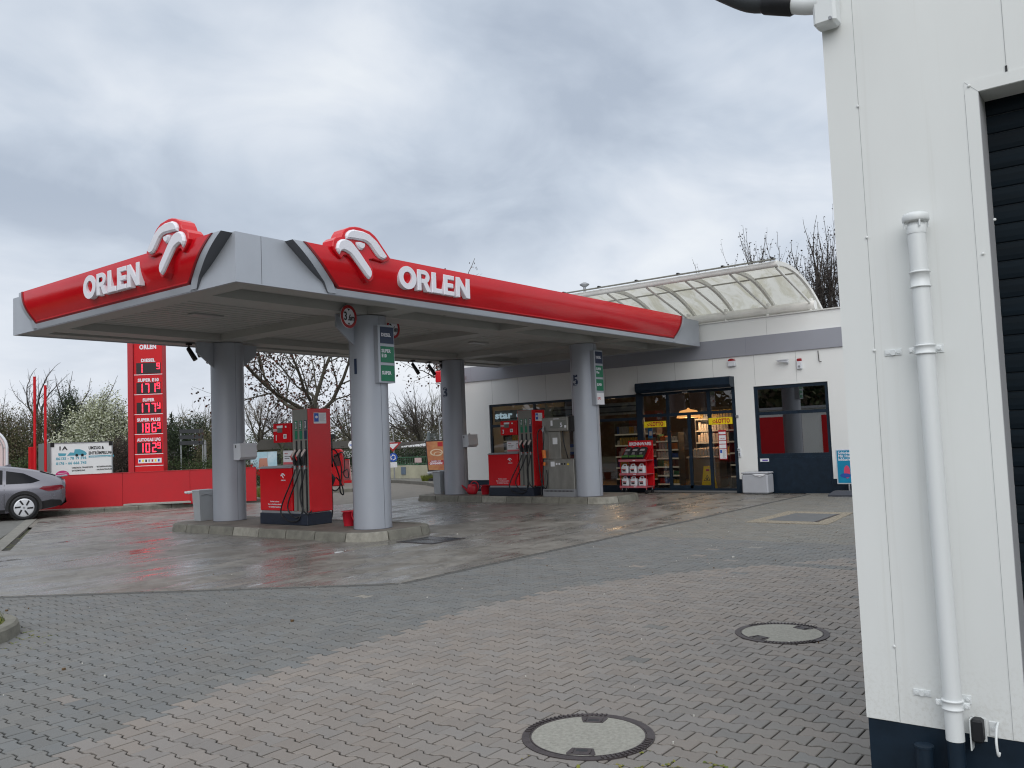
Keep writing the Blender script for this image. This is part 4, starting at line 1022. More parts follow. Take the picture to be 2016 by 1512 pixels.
o = thing('wall_rod', 'thin black rod with a hooked end under the lilac-grey fascia', 'rod', (FXX, 6.72, 3.19))
mb = MB(); mb.tube([(FXX-.02, 6.735, 3.46), (FXX-.03, 6.72, 3.20), (FXX-.05, 6.66, 3.185)], .010, BLKM, 8); mb.build('rod', o)
for (y, z, h, lab) in ((8.895, 1.07, .08, 'upper small white bell box right of the entrance'), (8.885, .92, .13, 'lower white keypad box right of the entrance'), (8.90, 1.93, .07, 'small grey metal box beside the right LOTTO sign')):
    o = thing('wall_box', lab, 'wall box', (FXX, y, z), 'small boxes right of the entrance'); mb = MB(); mb.bbox(FXX-.04, FXX, y-.04, y+.035, z, z+h, PLAST if z < 1.5 else GREYM, .008); mb.build('housing', o)
    mb = MB(); mb.box(FXX-.043, FXX-.04, y-.025, y+.02, z+.02, z+h-.02, GREYM); mb.build('button', o)
o = thing('light_box_sign', 'red box sign at the left shop end, just left of the column numbered 3', 'sign', (20.4, 18.6, 3.5))
mb = MB(); mb.bbox(20.25, 20.95, 18.35, 18.75, 3.52, 3.90, RED, .03); bx = mb.build('sign_box', o); mb = MB(); mb.box(20.26, 20.94, 18.36, 18.74, 3.49, 3.52, PAPER); mb.build('sign_edge', o)
mb = MB(); mb.box(20.95, 21.1, 18.0, 18.6, 3.6, 3.7, GREYM); mb.build('bracket', o)

# grey bin before the shop
o = thing('shop_bin', 'wide pale grey bin with a bag under its lid, against the navy panel', 'waste bin', (20.7, 8.35, 0))
mb = MB(); GB = mat('pale_grey_bin', (.40, .415, .45), .4, var=.04, scale=5); mb.bbox(20.47, 20.88, 7.99, 8.66, .02, .50, GB, .03); mb.build('body', o)
mb = MB(); mb.bbox(20.46, 20.89, 7.98, 8.67, .502, .55, GB, .02); mb.build('lid', o)
mb = MB(); mb.add([(20.455, 8.35, .505), (20.455, 8.05, .505), (20.45, 8.08, .46), (20.448, 8.18, .44), (20.45, 8.30, .465)], [(0, 1, 2, 3, 4)], PAPER); mb.tube([(20.46, 8.36, .50), (20.448, 8.2, .475), (20.46, 8.04, .495)], [.006, .014, .006], PAPER, 8); mb.build('bin_bag', o)

# advertising stand right
o = thing('advert_stand', 'blue poster in a white frame on a dark foot, half hidden by the wash hall', 'advertising stand', (20.3, 5.9, 0))
mb = MB(); mb.bbox(20.28, 20.33, 5.45, 6.26, .27, 1.075, PLAST, .008); fr_ = mb.build('frame', o)
CY = mat('poster_cyan', (.0, .25, .42), .4, col2=(.01, .13, .30), scale=2)
mb = MB(); mb.box(20.272, 20.28, 5.48, 6.23, .30, 1.045, CY); p = mb.build('poster', o)
mb = MB()
for i, l in enumerate(('Schicke', 'Mit Haut', 'Inklusiv')): text(mb, l, .085, FX(20.270, 6.20, .96-.075*i), WHITE, .001, .03)
mb.build('lettering', p)
mb = MB(); mb.lathe((20.27, 6.0, .55), [(.0, -.12), (.07, -.08), (.05, .02), (.06, .06), (.0, .12)], mat('advert_red', (.5, .03, .1), .5), 12, axis=Matrix.Identity(4)); 
mb = MB(); mb.add([tuple(FX(20.2705, 6.02, .55) @ Vector((a, b, .001))) for a, b in oval(0, 0, .07, .15, 16)], [tuple(range(16))], mat('advert_pink', (.6, .06, .14), .5)); mb.add([tuple(FX(20.270, 6.06, .47) @ Vector((a, b, .002))) for a, b in oval(0, 0, .12, .05, 16)], [tuple(range(16))], mat('advert_blue', (.02, .08, .35), .5)); mb.build('picture', p)
mb = MB(); v = [(x_, y_, z_) for z_, e_ in ((0, .0), (.04, .0), (.12, .10)) for x_, y_ in ((20.05+e_, 5.30), (20.55-e_, 5.30), (20.55-e_, 6.42-e_), (20.05+e_, 6.42-e_))]
mb.add(v, [(3, 2, 1, 0), (8, 9, 10, 11)]+[(k*4+i, k*4+(i+1) % 4, k*4+4+(i+1) % 4, k*4+4+i) for k in (0, 1) for i in range(4)], mat('foot_dark', (.05, .055, .07), .5)); mb.cyl((20.3, 5.7, .1), (20.3, 5.7, .28), .02, GREYM, 10); mb.cyl((20.3, 6.0, .1), (20.3, 6.0, .28), .02, GREYM, 10); mb.build('foot', o)

# display rack with canisters and bags
rk = thing('display_rack', 'red wheeled display rack with a slanted top in front of the entrance', 'display rack', (20.6, 11.75, 0))
mb = MB(); mb.box(20.78, 20.80, 11.27, 12.03, 1.20, 1.43, REDP); mb.box(20.79, 20.80, 11.27, 12.03, .20, 1.2, REDP); bk = mb.build('back_panel', rk)
mb = MB(); text(mb, 'BRENNWARE', .12, FX(20.779, 12.0, 1.30), WHITE, .001, .04, width=.68); mb.build('lettering', bk)
mb = MB()
for y in (11.30, 12.10):
    mb.cyl((20.38, y, .12), (20.42, y, .92), .010, REDP, 8); mb.cyl((20.78, y-.0, .12), (20.79, y, 1.2), .010, REDP, 8); mb.cyl((20.38, y, .17), (20.78, y, .17), .010, REDP, 8); mb.cyl((20.42, y, .92), (20.78, y, 1.25), .010, REDP, 8)
mb.build('side_frame', rk)
for z in (.19, .53, .90):
    mb = MB(); mb.box(20.37, 20.79, 11.28, 12.12, z-.012, z, mat('rack_pink', (.48, .14, .17), .4)); mb.box(20.36, 20.37, 11.28, 12.12, z-.03, z+.03, mat('rack_pink', (.48, .14, .17), .4)); mb.box(20.356, 20.36, 11.6, 11.68, z-.01, z+.01, PAPER); mb.build('shelf', rk)
for y in (11.33, 11.95, 12.08):
    for x in (20.42, 20.74)[: 2 if y != 11.95 else 1]:
        mb = MB(); mb.cyl((x, y-.02, .05), (x, y+.02, .05), .05, BLKM, 16); mb.cyl((x, y, .09), (x, y, .17), .012, GREYM, 8); mb.build('castor', rk)
def canister(y, z, lab):
    o = thing('canister', lab, 'canister', (20.5, y, z), 'white canisters on the red rack')
    mb = MB(); mb.bbox(20.40, 20.56, y-.105, y+.105, z, z+.22, PLAST, .03); mb.tube([(20.44, y-.06, z+.215), (20.44, y-.05, z+.265), (20.44, y+.03, z+.265), (20.44, y+.04, z+.215)], .014, PLAST, 8); mb.cyl((20.48, y+.075, z+.21), (20.48, y+.075, z+.25), .022, PLAST, 10); b_ = mb.build('body', o)
    mb = MB(); mb.box(20.395, 20.40, y-.06, y+.07, z+.05, z+.16, PAPER); mb.box(20.392, 20.395, y-.055, y+.065, z+.12, z+.145, LRED); mb.box(20.392, 20.395, y-.05, y+.05, z+.07, z+.115, BLKM); mb.build('label', b_)
for zz, row in ((.192, 'bottom'), (.532, 'middle')):
    for i, y in enumerate((11.98, 11.72, 11.46)): canister(y, zz, '%s white canister on the %s shelf of the red rack' % (('left', 'centre', 'right')[i], row))
for i, y in enumerate((11.94, 11.71, 11.48)):
    o = thing('grill_bag', '%s black and green bag on the slanted top of the red rack' % ('left', 'centre', 'right')[i], 'bag', (20.5, y, .93), 'black bags on the red rack')
    fr = Matrix(((0, .72, -.69, 20.42), (-1, 0, 0, y), (0, .69, .72, .93), (0, 0, 0, 1)))
    mb = MB(); mb.prism([(-.10, 0), (.10, 0), (.11, .12), (.10, .40), (.05, .43), (-.05, .43), (-.10, .40), (-.11, .12)], 0, .07, BLKM, fr, b=.02); b_ = mb.build('bag', o)
    mb = MB(); mb.prism([(-.10, .01), (.10, .01), (.10, .08), (.03, .10), (-.05, .07), (-.10, .09)], .07, .073, mat('bag_green', (.06, .16, .03), .5), fr); mb.prism([(-.07, .25), (.07, .25), (.07, .32), (-.07, .32)], .07, .073, mat('bag_grey', (.3, .28, .28), .5), fr)
    for k in range(3): mb.prism([(-.05, .12+.03*k), (.05-.01*k, .12+.03*k), (.05-.01*k, .132+.03*k), (-.05, .132+.03*k)], .07, .073, mat('bag_print', (.35, .33, .33), .5), fr)
    mb.build('print', b_)

# interior of the shop -------------------------------------------------
inn = MB(); WOODF = mat('shop_floor', (.26, .20, .14), .4, var=.1, scale=3)
inn.box(21.12, 26.7, 6.4, 17.9, .0, .03, WOODF); floor_ = inn.build('shop_floor', shop)
mb = MB(); mb.box(21.12, 26.7, 6.4, 17.9, 3.0, 3.05, mat('shop_ceiling', (.25, .25, .25), .8)); mb.box(26.4, 26.5, 6.4, 17.9, .03, 3.0, mat('shop_backwall', (.07, .045, .035), .8)); mb.box(21.2, 26.5, 8.62, 8.70, .03, 3.0, mat('shop_sidewall', (.06, .06, .07), .8)); mb.build('interior_wall', shop)
LAMPW = mat('pendant_shade', (.75, .35, .12), .6, emit=(1., .45, .14), es=.85)
def pendant(x, y, z, lab):
    o = thing('pendant_lamp', lab, 'lamp', (x, y, z), 'orange pendant lamps in the shop')
    mb = MB(); mb.lathe((x, y, z), [(.34, 0), (.33, .05), (.24, .20), (.05, .24), (.02, .28)], LAMPW, 24); mb.build('lamp_shade', o)
    mb = MB(); mb.cyl((x, y, z+.26), (x, y, 3.0), .008, BLKM, 6); mb.build('cord', o)
    l = bpy.data.lights.new('pendant_bulb', 'POINT'); l.energy = 22; l.color = (1, .68, .40); l.shadow_soft_size = .15; lo = bpy.data.objects.new('pendant_bulb', l); COL.objects.link(lo); lo.location = (0, 0, -.15); lo.parent = o
pendant(22.4, 10.95, 2.02, 'glowing orange pendant lamp seen through the fanlight over the door')
pendant(23.6, 14.2, 2.3, 'glowing orange pendant lamp behind the large shop window')
LEDM = mat('ceiling_led', (.9, .9, .9), .5, emit=(1, .9, .75), es=9)
k = 0
for (x, y, lab) in ((22.3, 10.05, 'small round ceiling light just inside the entrance'), (22.0, 12.0, 'small round ceiling light behind the pane left of the entrance'), (24.5, 10.6, 'small round ceiling light deep in the shop'), (23.0, 15.8, 'small round ceiling light behind the left part of the large window')):
    o = thing('ceiling_light', lab, 'ceiling light', (x, y, 2.97), 'round ceiling lights in the shop'); mb = MB(); mb.cyl((x, y, 2.96), (x, y, 2.999), .11, GREYM, 20); mb.build('ring', o); mb = MB(); mb.cyl((x, y, 2.945), (x, y, 2.96), .09, LEDM, 20); mb.build('diffuser', o)
PK = [mat('pack_%d' % i, c, .5) for i, c in enumerate([(.45, .04, .03), (.5, .30, .05), (.35, .33, .30), (.03, .08, .25), (.30, .12, .05), (.06, .18, .08), (.55, .48, .40), (.12, .05, .04), (.50, .14, .03)])]
SHM = mat('shelf_metal', (.10, .085, .07), .5); RAIL = mat('price_rail', (.38, .34, .27), .5, emit=(1, .85, .6), es=.08)
def shelf(x, y0, y1, n, z0, dz, seed, lab, cols=None, wid=.09, depth=.35):
    o = thing('shop_shelf', lab, 'shelf', (x, y0, .03), 'shelves inside the shop'); rng = random.Random(seed)
    mb = MB(); mb.box(x+depth, x+depth+.03, y0, y1, .03, z0+n*dz, SHM)
    for s_ in (y0, y1): mb.box(x, x+depth, s_-.015, s_+.015, .03, z0+n*dz, SHM)
    mb.build('rack', o)
    for i in range(n):
        z = z0+i*dz; mb = MB(); mb.box(x, x+depth, y0+.015, y1-.015, z-.02, z, SHM); mb.box(x-.01, x, y0, y1, z-.03, z+.012, RAIL); mb.build('board', o)
        mb = MB(); y = y0+.03; c = rng.randrange(len(PK)); run = 0
        while y < y1-wid:
            if run <= 0: c = rng.choice(cols) if cols else rng.randrange(len(PK)); run = rng.randrange(2, 5); h = dz*rng.uniform(.45, .85)
            w = wid*rng.uniform(.8, 1.15); mb.bbox(x+.02, x+depth-.03, y, y+w-.008, z, z+h, PK[c], .012); y += w; run -= 1
        g = mb.build('packaged_goods', o); g['kind'] = 'stuff'
shelf(21.75, 11.0, 11.68, 6, .18, .24, 1, 'shelf with bright price rails behind the left entrance pane')
shelf(22.9, 9.85, 11.0, 4, .95, .34, 2, 'tall shelf with yellow and white packs facing the door', [1, 2, 6, 6])
shelf(22.3, 8.8, 9.72, 5, .35, .32, 3, 'bakery shelf with brown loaves right of the door', [1, 4, 8, 7], .13)
shelf(21.5, 15.6, 17.0, 5, .35, .30, 4, 'shelf with yellow packs behind the leftmost window pane', [1, 1, 8, 2])
shelf(21.5, 13.6, 15.3, 4, .35, .27, 5, 'shelf with red and blue packs behind the middle window panes', [0, 3, 0, 8])
shelf(22.2, 11.9, 13.3, 5, .3, .33, 6, 'shelf with drinks behind the window pane left of the rack', [3, 2, 6, 1])
o = thing('shop_counter', 'brown wooden shop counter behind the sliding door', 'counter', (22.4, 10.6, .03))
mb = MB(); mb.bbox(22.3, 22.8, 10.05, 11.0, .03, .86, mat('counter_wood', (.24, .17, .10), .5, var=.15, scale=6), .01); mb.build('body', o); mb = MB(); mb.bbox(22.24, 22.84, 9.98, 11.02, .86, .91, mat('counter_top', (.4, .36, .3), .4), .01); mb.build('worktop', o)
mb = MB()
for i in range(8): mb.bbox(22.3, 22.4, 10.08+i*.11, 10.16+i*.11, .911, 1.13, PK[6], .012)
g = tag(mb.build('cup_row', o), kind=None)
o = thing('wet_floor_sign', 'yellow folding wet floor sign standing behind the sliding door', 'floor sign', (21.5, 10.0, .03))
fr = Matrix(((0, .22, -.97, 21.40), (-1, 0, 0, 10.04), (0, .97, .22, .03), (0, 0, 0, 1)))
fr_b = Matrix(((0, -.22, .97, 21.66), (-1, 0, 0, 10.0), (0, .97, .22, .03), (0, 0, 0, 1)))
YP = mat('yellow_plastic', (.75, .50, .0), .45, emit=(.75, .5, 0), es=0)
for f_ in (fr, fr_b):
    mb = MB(); mb.prism([(-.15, 0), (-.06, 0), (-.05, .05), (.05, .05), (.06, 0), (.15, 0), (.12, .66), (-.12, .66)], 0, .02, YP, f_); q = mb.build('board', o)
    if f_ is fr:
        mb = MB(); mb.prism([(-.10, .25), (.10, .25), (0, .42)], .02, .022, BLKM, f_); mb.prism([(-.075, .265), (.075, .265), (0, .395)], .022, .024, YP, f_); mb.prism([(-.02, .28), (.03, .28), (.01, .35), (-.02, .34)], .024, .026, BLKM, f_); mb.prism([(-.05, .52), (.05, .52), (.04, .58), (-.04, .58)], .02, .022, LRED, f_); mb.build('warning_sign', q)
# star lettering strip behind the left window
o = thing('window_banner', 'silver striped banner with star lettering behind the large shop window', 'banner', (21.12, 15.6, 2.2))
mb = MB(); mb.box(21.11, 21.13, 11.9, 17.02, 2.18, 2.52, mat('banner_grey', (.22, .22, .21), .5)); b_ = mb.build('banner_board', o)
mb = MB()
for z in (2.24, 2.40): mb.box(21.105, 21.11, 11.9, 16.1 if z > 2.3 else 17.02, z, z+.035, BLKM)
text(mb, 'star', .30, FX(21.10, 17.0, 2.27), mat('banner_white', (.75, .85, .88), .5, emit=(.7, .9, 1), es=.25), .004, .04, width=.70); text(mb, 'café', .30, FX(21.10, 16.15, 2.27), mat('banner_white', (.75, .85, .88), .5, emit=(.7, .9, 1), es=.25), .004, .04, width=.75)
mb.build('lettering', b_)
mb = MB(); P = []
for k in range(10): a = pi/2+.25+k*pi/5; r = .33 if k % 2 == 0 else .14; P.append((r*cos(a)*.95, r*sin(a)))
mb.prism(P, 0, .02, mat('star_cream', (.55, .54, .42), .5), FX(21.09, 14.93, 2.36)); mb.build('star', b_)
for (y, z, c, w, h, lab) in ((14.17, 1.24, BLUE, .42, .30, 'blue poster in the large window beside the LPG pump'), (14.60, 1.24, REDP, .30, .30, 'red poster in the large window left of the blue poster'), (11.5, 1.62, mat('poster_sky', (.03, .2, .5), .5), .14, .28, 'small blue poster hanging inside under the left LOTTO sign')):
    o = thing('window_poster', lab, 'poster', (21.1, y, z-h/2), 'posters inside the shop windows'); mb = MB(); mb.box(21.10, 21.108, y-w/2, y+w/2, z-h/2, z+h/2, c); mb.box(21.097, 21.10, y-w*.3, y+w*.3, z-h*.25, z+h*.2, PAPER); mb.build('print', o)

# curved translucent canopy on the shop roof
vault = thing('roof_awning', 'curved translucent panel awning on white tubes, cantilevered over the shop front', 'awning', (21.2, 9.8, 4.47))
AX0, AX1 = 18.88, 22.12
def arc(t): # t 0..1 from front top edge to the back foot
    P0_, P1_, P2_ = Vector((AX0, 5.36)), Vector((20.55, 5.62)), Vector((AX1, 4.50))
    return P0_*(1-t)**2+P1_*2*t*(1-t)+P2_*t*t
YA, YB = 6.85, 12.9
TUBEW = mat('awning_white', (.74, .73, .70), .45, var=.08, scale=4)
PANEL = bpy.data.materials.new('translucent_panel'); PANEL.use_nodes = True; t = PANEL.node_tree; t.nodes.clear()
g = N(t, 'ShaderNodeNewGeometry').outputs['Position']
colr = mixc(t, step(t, noise(t, g, 1.6, 5, .65, 1.2, (.5, 1.4, 1)), .42, .66), (.72, .71, .66), (.56, .54, .45))
colr = mixc(t, step(t, noise(t, g, 5, 5, .7, .6, (.3, 1.5, 1)), .58, .78, 0, .35), colr, (.38, .36, .27))
df = N(t, 'ShaderNodeBsdfDiffuse'); tl = N(t, 'ShaderNodeBsdfTranslucent'); t.links.new(colr, df.inputs[0]); t.links.new(colr, tl.inputs[0])
m1 = N(t, 'ShaderNodeMixShader'); m1.inputs[0].default_value = .62; t.links.new(df.outputs[0], m1.inputs[1]); t.links.new(tl.outputs[0], m1.inputs[2])
o_ = N(t, 'ShaderNodeOutputMaterial'); t.links.new(m1.outputs[0], o_.inputs[0])
mb = MB(); v = []; f = []; K = 20; yc = [YA+.02+(YB-YA)*i/48 for i in range(49)]
for k in range(K+1):
    a = arc(k/K)
    for i, y in enumerate(yc): v.append((a.x, y, a.y+.03+(.006 if i % 2 else 0)))
for k in range(K):
    for i in range(48): f.append((k*49+i, k*49+i+1, (k+1)*49+i+1, (k+1)*49+i))
mb.add(v, f, PANEL, False); mb.build('roof_panel', vault)
mb = MB(); mb.cyl((AX0, YA-.03, 5.33), (AX0, YB, 5.33), .075, TUBEW, 16); mb.build('front_tube', vault)
mb = MB(); mb.cyl((21.22, YA-.05, 4.62), (21.22, YB, 4.62), .115, TUBEW, 18); mb.build('rear_tube', vault)
mb = MB(); mb.box(AX0-.16, AX0-.08, YA, YB, 5.41, 5.435, mat('gutter_edge', (.20, .20, .17), .5))
for y in (6.9, 8.1, 9.25, 10.4, 11.5, 12.6): mb.bbox(AX0-.17, AX0-.05, y-.03, y+.03, 5.425, 5.465, BLKM, .006)
mb.build('front_profile', vault)
mb = MB(); a = arc(.45); mb.box(a.x-.02, a.x+.02, YA, YB, a.y-.01, a.y+.022, mat('purlin', (.40, .39, .36), .5)); mb.build('purlin', vault)
for y in (6.90, 8.0, 9.14, 10.22, 11.36, 12.5):
    mb = MB(); pts = [arc(k/16) for k in range(17)]
    for h, w in ((.0, .035),):
        v = []; f = []
        for p in pts: v += [(p.x, y-w, p.y+.02), (p.x, y+w, p.y+.02), (p.x, y+w, p.y-.07), (p.x, y-w, p.y-.07)]
        for k in range(16):
            for q in range(4): f.append((k*4+q, k*4+(q+1) % 4, k*4+4+(q+1) % 4, k*4+4+q))
        f += [(3, 2, 1, 0), (64, 65, 66, 67)]; mb.add(v, f, TUBEW)
    mb.build('rib', vault)
    mb = MB(); mb.cyl((AX0+.06, y, 5.26), (21.18, y, 4.66), .028, TUBEW, 10); mb.build('strut', vault)
    mb = MB(); mb.bbox(21.15, 21.30, y-.03, y+.03, 4.46, 4.80, TUBEW, .01); mb.build('foot_plate', vault)
o = thing('roof_vent', 'small grey mushroom vent on the shop roof beyond the awning', 'vent', tuple(at(1152, 590, 30)))
p = at(1152, 590, 30); mb = MB(); mb.cyl((p.x, p.y, 4.4), (p.x, p.y, p.z+.5), .05, GREYM, 12); mb.build('pipe', o); mb = MB(); mb.lathe((p.x, p.y, p.z+.46), [(.08, 0), (.17, .06), (.17, .09), (.05, .15)], GREYM, 18); mb.build('cap', o)

# =================================================================== WASH HALL
wx, wy = 3.87, 1.13
hall = thing('wash_hall', 'white panelled hall with a navy plinth and dark roller shutter, nearest the camera', 'building', (3.87, 1.13, 0))
HZ = 4.25
PW = mat('hall_white', (.735, .755, .75), .45, var=.035, scale=1.6, bump=.04, bscale=5, stretch=(1, 1, .35))
oy, oz = .535, 2.935
_t = PW.node_tree; _b = _t.nodes['Principled BSDF']; _l = _b.inputs['Base Color'].links[0].from_socket
_g = N(_t, 'ShaderNodeNewGeometry').outputs['Position']; _s = N(_t, 'ShaderNodeSeparateXYZ'); _t.links.new(_g, _s.inputs[0])
_m = Mth(_t, 'MULTIPLY', step(_t, Mth(_t, 'ADD', _s.outputs[2], Mth(_t, 'MULTIPLY', noise(_t, _g, 9, 5, .65), .5)), .55, 1.0, .22, 0), step(_t, noise(_t, _g, 60, 4, .7), .45, .65))
_m2 = Mth(_t, 'MULTIPLY', step(_t, noise(_t, _g, 5, 4, .6, 0, (1, 5, .12)), .55, .72), .09)
_t.links.new(mixc(_t, Mth(_t, 'MAXIMUM', _m, _m2), _l, (.42, .40, .34)), _b.inputs['Base Color'])
mb = MB(); mb.box(wx, wx+.15, oy, wy, .35, HZ, PW); mb.box(wx, wx+.15, -9, oy, oz, HZ, PW)
mb.box(wx+.15, 12, wy-.15, wy, .35, HZ, PW); mb.box(wx+.16, 12, -9, wy-.16, HZ-.1, HZ-.02, mat('roof_slab', (.4, .4, .4), .8)); mb.box(11.9, 12, -9, wy-.15, 0, HZ, PW); mb.box(wx+.15, 11.9, -9, -8.9, 0, HZ, PW); mb.box(wx, wx+.15, -9, -3.2, .35, oz, PW); wl = mb.build('wall', hall)
for q_ in ((wx+.002, wx+.15, oy+.001, wy-.002), (wx+.15, 11.9, wy-.15, wy-.002), (wx+.002, wx+.15, -9, -3.2)): mb = MB(); mb.box(*q_, 0, .35, NAVY); mb.build('plinth', hall)
mb = MB(); mb.box(wx-.003, wx, 1.0, wy+.003, .352, HZ, PW); mb.box(wx, wx+.12, wy, wy+.003, .352, HZ, PW); mb.box(wx-.001, wx+.0, .998, 1.0015, .352, HZ, mat('seam_mid', (.38, .39, .40), .7))
mb.build('corner_flashing', hall)
mb = MB(); mb.box(wx-.001, wx, .4285, .431, 2.99, HZ, mat('seam_mid', (.38, .39, .40), .7)); mb.box(wx-.0035, wx, .426, .434, 2.985, 3.01, BLKM); mb.build('panel_seam', wl)
mb = MB(); mb.box(wx-.0025, wx, oy, oy+.048, .352, oz, PW); mb.box(wx-.0025, wx, -3, oy+.048, oz, oz+.05, PW); fl = mb.build('frame_flashing', hall)
mb = MB(); mb.add([(wx-.0035, oy+.048, oz+.05), (wx-.0035, oy+.046, oz+.05), (wx-.0035, oy-.001, oz), (wx-.0035, oy+.001, oz)], [(0, 1, 2, 3)], mat('seam_mid', (.38, .39, .40), .7)); mb.box(wx-.0008, wx, oy+.048, oy+.0495, .352, oz, mat('seam_mid', (.38, .39, .40), .7)); mb.build('mitre', fl)
mb = MB(); RV = mat('reveal_grey', (.42, .43, .45), .5); mb.box(wx+.15, wx+.165, oy, oy+.02, 0, oz, RV); mb.box(wx+.001, wx+.15, oy-.002, oy, .0, oz-.002, RV); mb.box(wx+.001, wx+.15, -3.2, oy, oz-.002, oz, PW); mb.build('reveal', hall)
for (y, z) in ((1.0, 3.0), (1.0, 2.415), (1.0, 1.92), (1.0, .665), (.565, 2.965), (.56, 2.27), (.51, 2.4)):
    mb = MB(); mb.lathe((wx-.006, y, z), [(.006, 0), (.006, .002), (.003, .004)], PW, 10, axis=Matrix.Rotation(-pi/2, 4, 'Y')); mb.build('rivet', wl)
# roller shutter
SH = mat('shutter_navy', (.003, .008, .013), .6, spec=.15, var=.35, scale=3, stretch=(1, .6, 5))
sx = wx+.15
mb = MB(); z = .02; ph = .077
while z < oz+.05:
    pr = [(0, 0), (-.005, .004), (-.0075, .022), (-.007, .05), (-.004, .072), (0, .0755)]
    v = [(sx+a, yy, z+b) for yy in (oy+.0, -3.2) for a, b in pr]; n = 6
    mb.add(v, [(i, i+n, i+1+n, i+1) for i in range(n-1)], SH, False); z += ph
mb.box(sx+.001, sx+.01, -3.2, oy, 0, oz+.06, BLKM)
mb.build('roller_shutter', hall)
mb = MB(); mb.box(wx+.01, sx, -3.2, oy, oz+.001, oz+.06, mat('shutter_slot', (.02, .02, .022), .8)); mb.build('shutter_slot', hall)

# vent pipe on the wall
PP = mat('pipe_white', (.72, .75, .76), .38)
vp = thing('vent_pipe', 'white painted vertical pipe with a mushroom cap on the wash hall wall', 'pipe', (3.79, .795, .32))
xa = wx-.075; pb_, pt_ = (xa, .776, .34), (xa, .786, 2.42)
def py_(z): return .776+(z-.34)/2.08*.010
mb = MB(); mb.cyl(pb_, pt_, .0345, PP, 32); mb.build('pipe', vp)
mb = MB(); mb.lathe((xa, py_(2.41), 2.41), [(.036, -.03), (.038, 0), (.034, .005), (.032, .018), (.048, .019), (.052, .024), (.052, .042), (.047, .052), (.03, .058), (.0, .06)], PP, 36)
for k in range(4): a = k*pi/2+.5; mb.cyl((xa+.046*cos(a), py_(2.4)+.046*sin(a), 2.405), (xa+.046*cos(a), py_(2.4)+.046*sin(a), 2.44), .004, PP, 6)
mb.build('cap', vp)
mb = MB()
mb.lathe((xa, py_(2.18), 2.155), [(.036, 0), (.041, .002), (.041, .006), (.0365, .009), (.0365, .060), (.041, .062), (.041, .066), (.036, .069)], PP, 32); mb.build('sleeve', vp)
def clamp(z):
    y = py_(z); mb = MB()
    mb.lathe((xa, y, z-.02), [(.0355, 0), (.042, .002), (.042, .006), (.038, .009), (.038, .031), (.042, .034), (.042, .038), (.0355, .040)], PP, 32)
    for s_ in (1, -1): mb.bbox(xa-.006, xa+.006, y+s_*.036, y+s_*.062, z-.012, z+.012, PP, .002); mb.cyl((xa-.014, y+s_*.052, z), (xa+.012, y+s_*.052, z), .007, PP, 10)
    mb.box(xa+.03, wx, y-.006, y+.006, z-.01, z+.01, PP); mb.bbox(wx-.004, wx, y-.055, y-.015, z-.012, z+.022, PP, .001); mb.cyl((wx-.012, y-.042, z+.006), (wx, y-.042, z+.006), .007, PP, 10)
    mb.build('clamp', vp)
clamp(1.90); clamp(.48)
def wallplate(y, z, lab):
    o = thing('mounting_plate', lab, 'bracket', (wx, y, z), 'flat white mounting plates on the wash hall'); mb = MB(); mb.bbox(wx-.005, wx, y-.034, y+.034, z-.013, z+.013, PP, .001); mb.build('plate', o)
    for s_ in (-.022, .022): mb = MB(); mb.cyl((wx-.009, y+s_, z), (wx-.004, y+s_, z), .007, PP, 12); mb.build('bolt', o)
    mb = MB(); mb.prism([(-.012, -.004), (-.004, -.013), (.006, -.012), (.012, 0), (.006, .012), (-.006, .010)], 0, .006, PP, FX(wx-.005, y, z)); mb.build('stud', o)
wallplate(.925, 1.905, 'flat white mounting plate with two bolts beside the upper pipe clamp')
wallplate(.905, .487, 'flat white mounting plate with two bolts beside the lower pipe clamp')
o = thing('shutter_stop', 'black rubber stop block on the wash hall wall beside the lower pipe end', 'stop block', (wx, .70, .33))
mb = MB(); mb.bbox(wx-.06, wx-.004, .680, .722, .335, .425, BLACK, .008); mb.build('rubber_block', o); mb = MB(); mb.box(wx-.05, wx-.0, .723, .728, .30, .42, PP); mb.box(wx-.004, wx, .675, .728, .33, .42, PP); mb.build('mounting_angle', o)
o = thing('wall_hook', 'curved white metal hook on the wash hall wall above the navy plinth', 'hook', (wx, .645, .31))
mb = MB(); mb.bbox(wx-.004, wx, .633, .665, .355, .412, PP, .001); mb.build('plate', o); mb = MB(); mb.cyl((wx-.01, .650, .385), (wx-.003, .650, .385), .007, PP, 12); mb.build('bolt', o)
mb = MB(); mb.tube(smooth_path([(wx-.003, .633, .41), (wx-.05, .632, .40), (wx-.075, .632, .36), (wx-.078, .63, .325), (wx-.07, .628, .305), (wx-.06, .626, .315)], 5), .005, PP, 8); mb.build('hook_arm', o)
# dark painted stub pipes on the plinth
o = thing('plinth_pipe', 'short capped pipe painted navy on the plinth of the wash hall', 'pipe', (wx-.07, .90, 0))
mb = MB(); mb.cyl((wx-.07, .895, 0), (wx-.07, .895, .29), .033, NAVY, 24); mb.build('pipe', o); mb = MB(); mb.cyl((wx-.07, .895, .29), (wx-.07, .895, .298), .037, NAVY, 24); mb.build('cap', o)
mb = MB(); mb.cyl((xa, .776, 0), (xa, .776, .339), .033, NAVY, 24); mb.build('lower_pipe', vp)
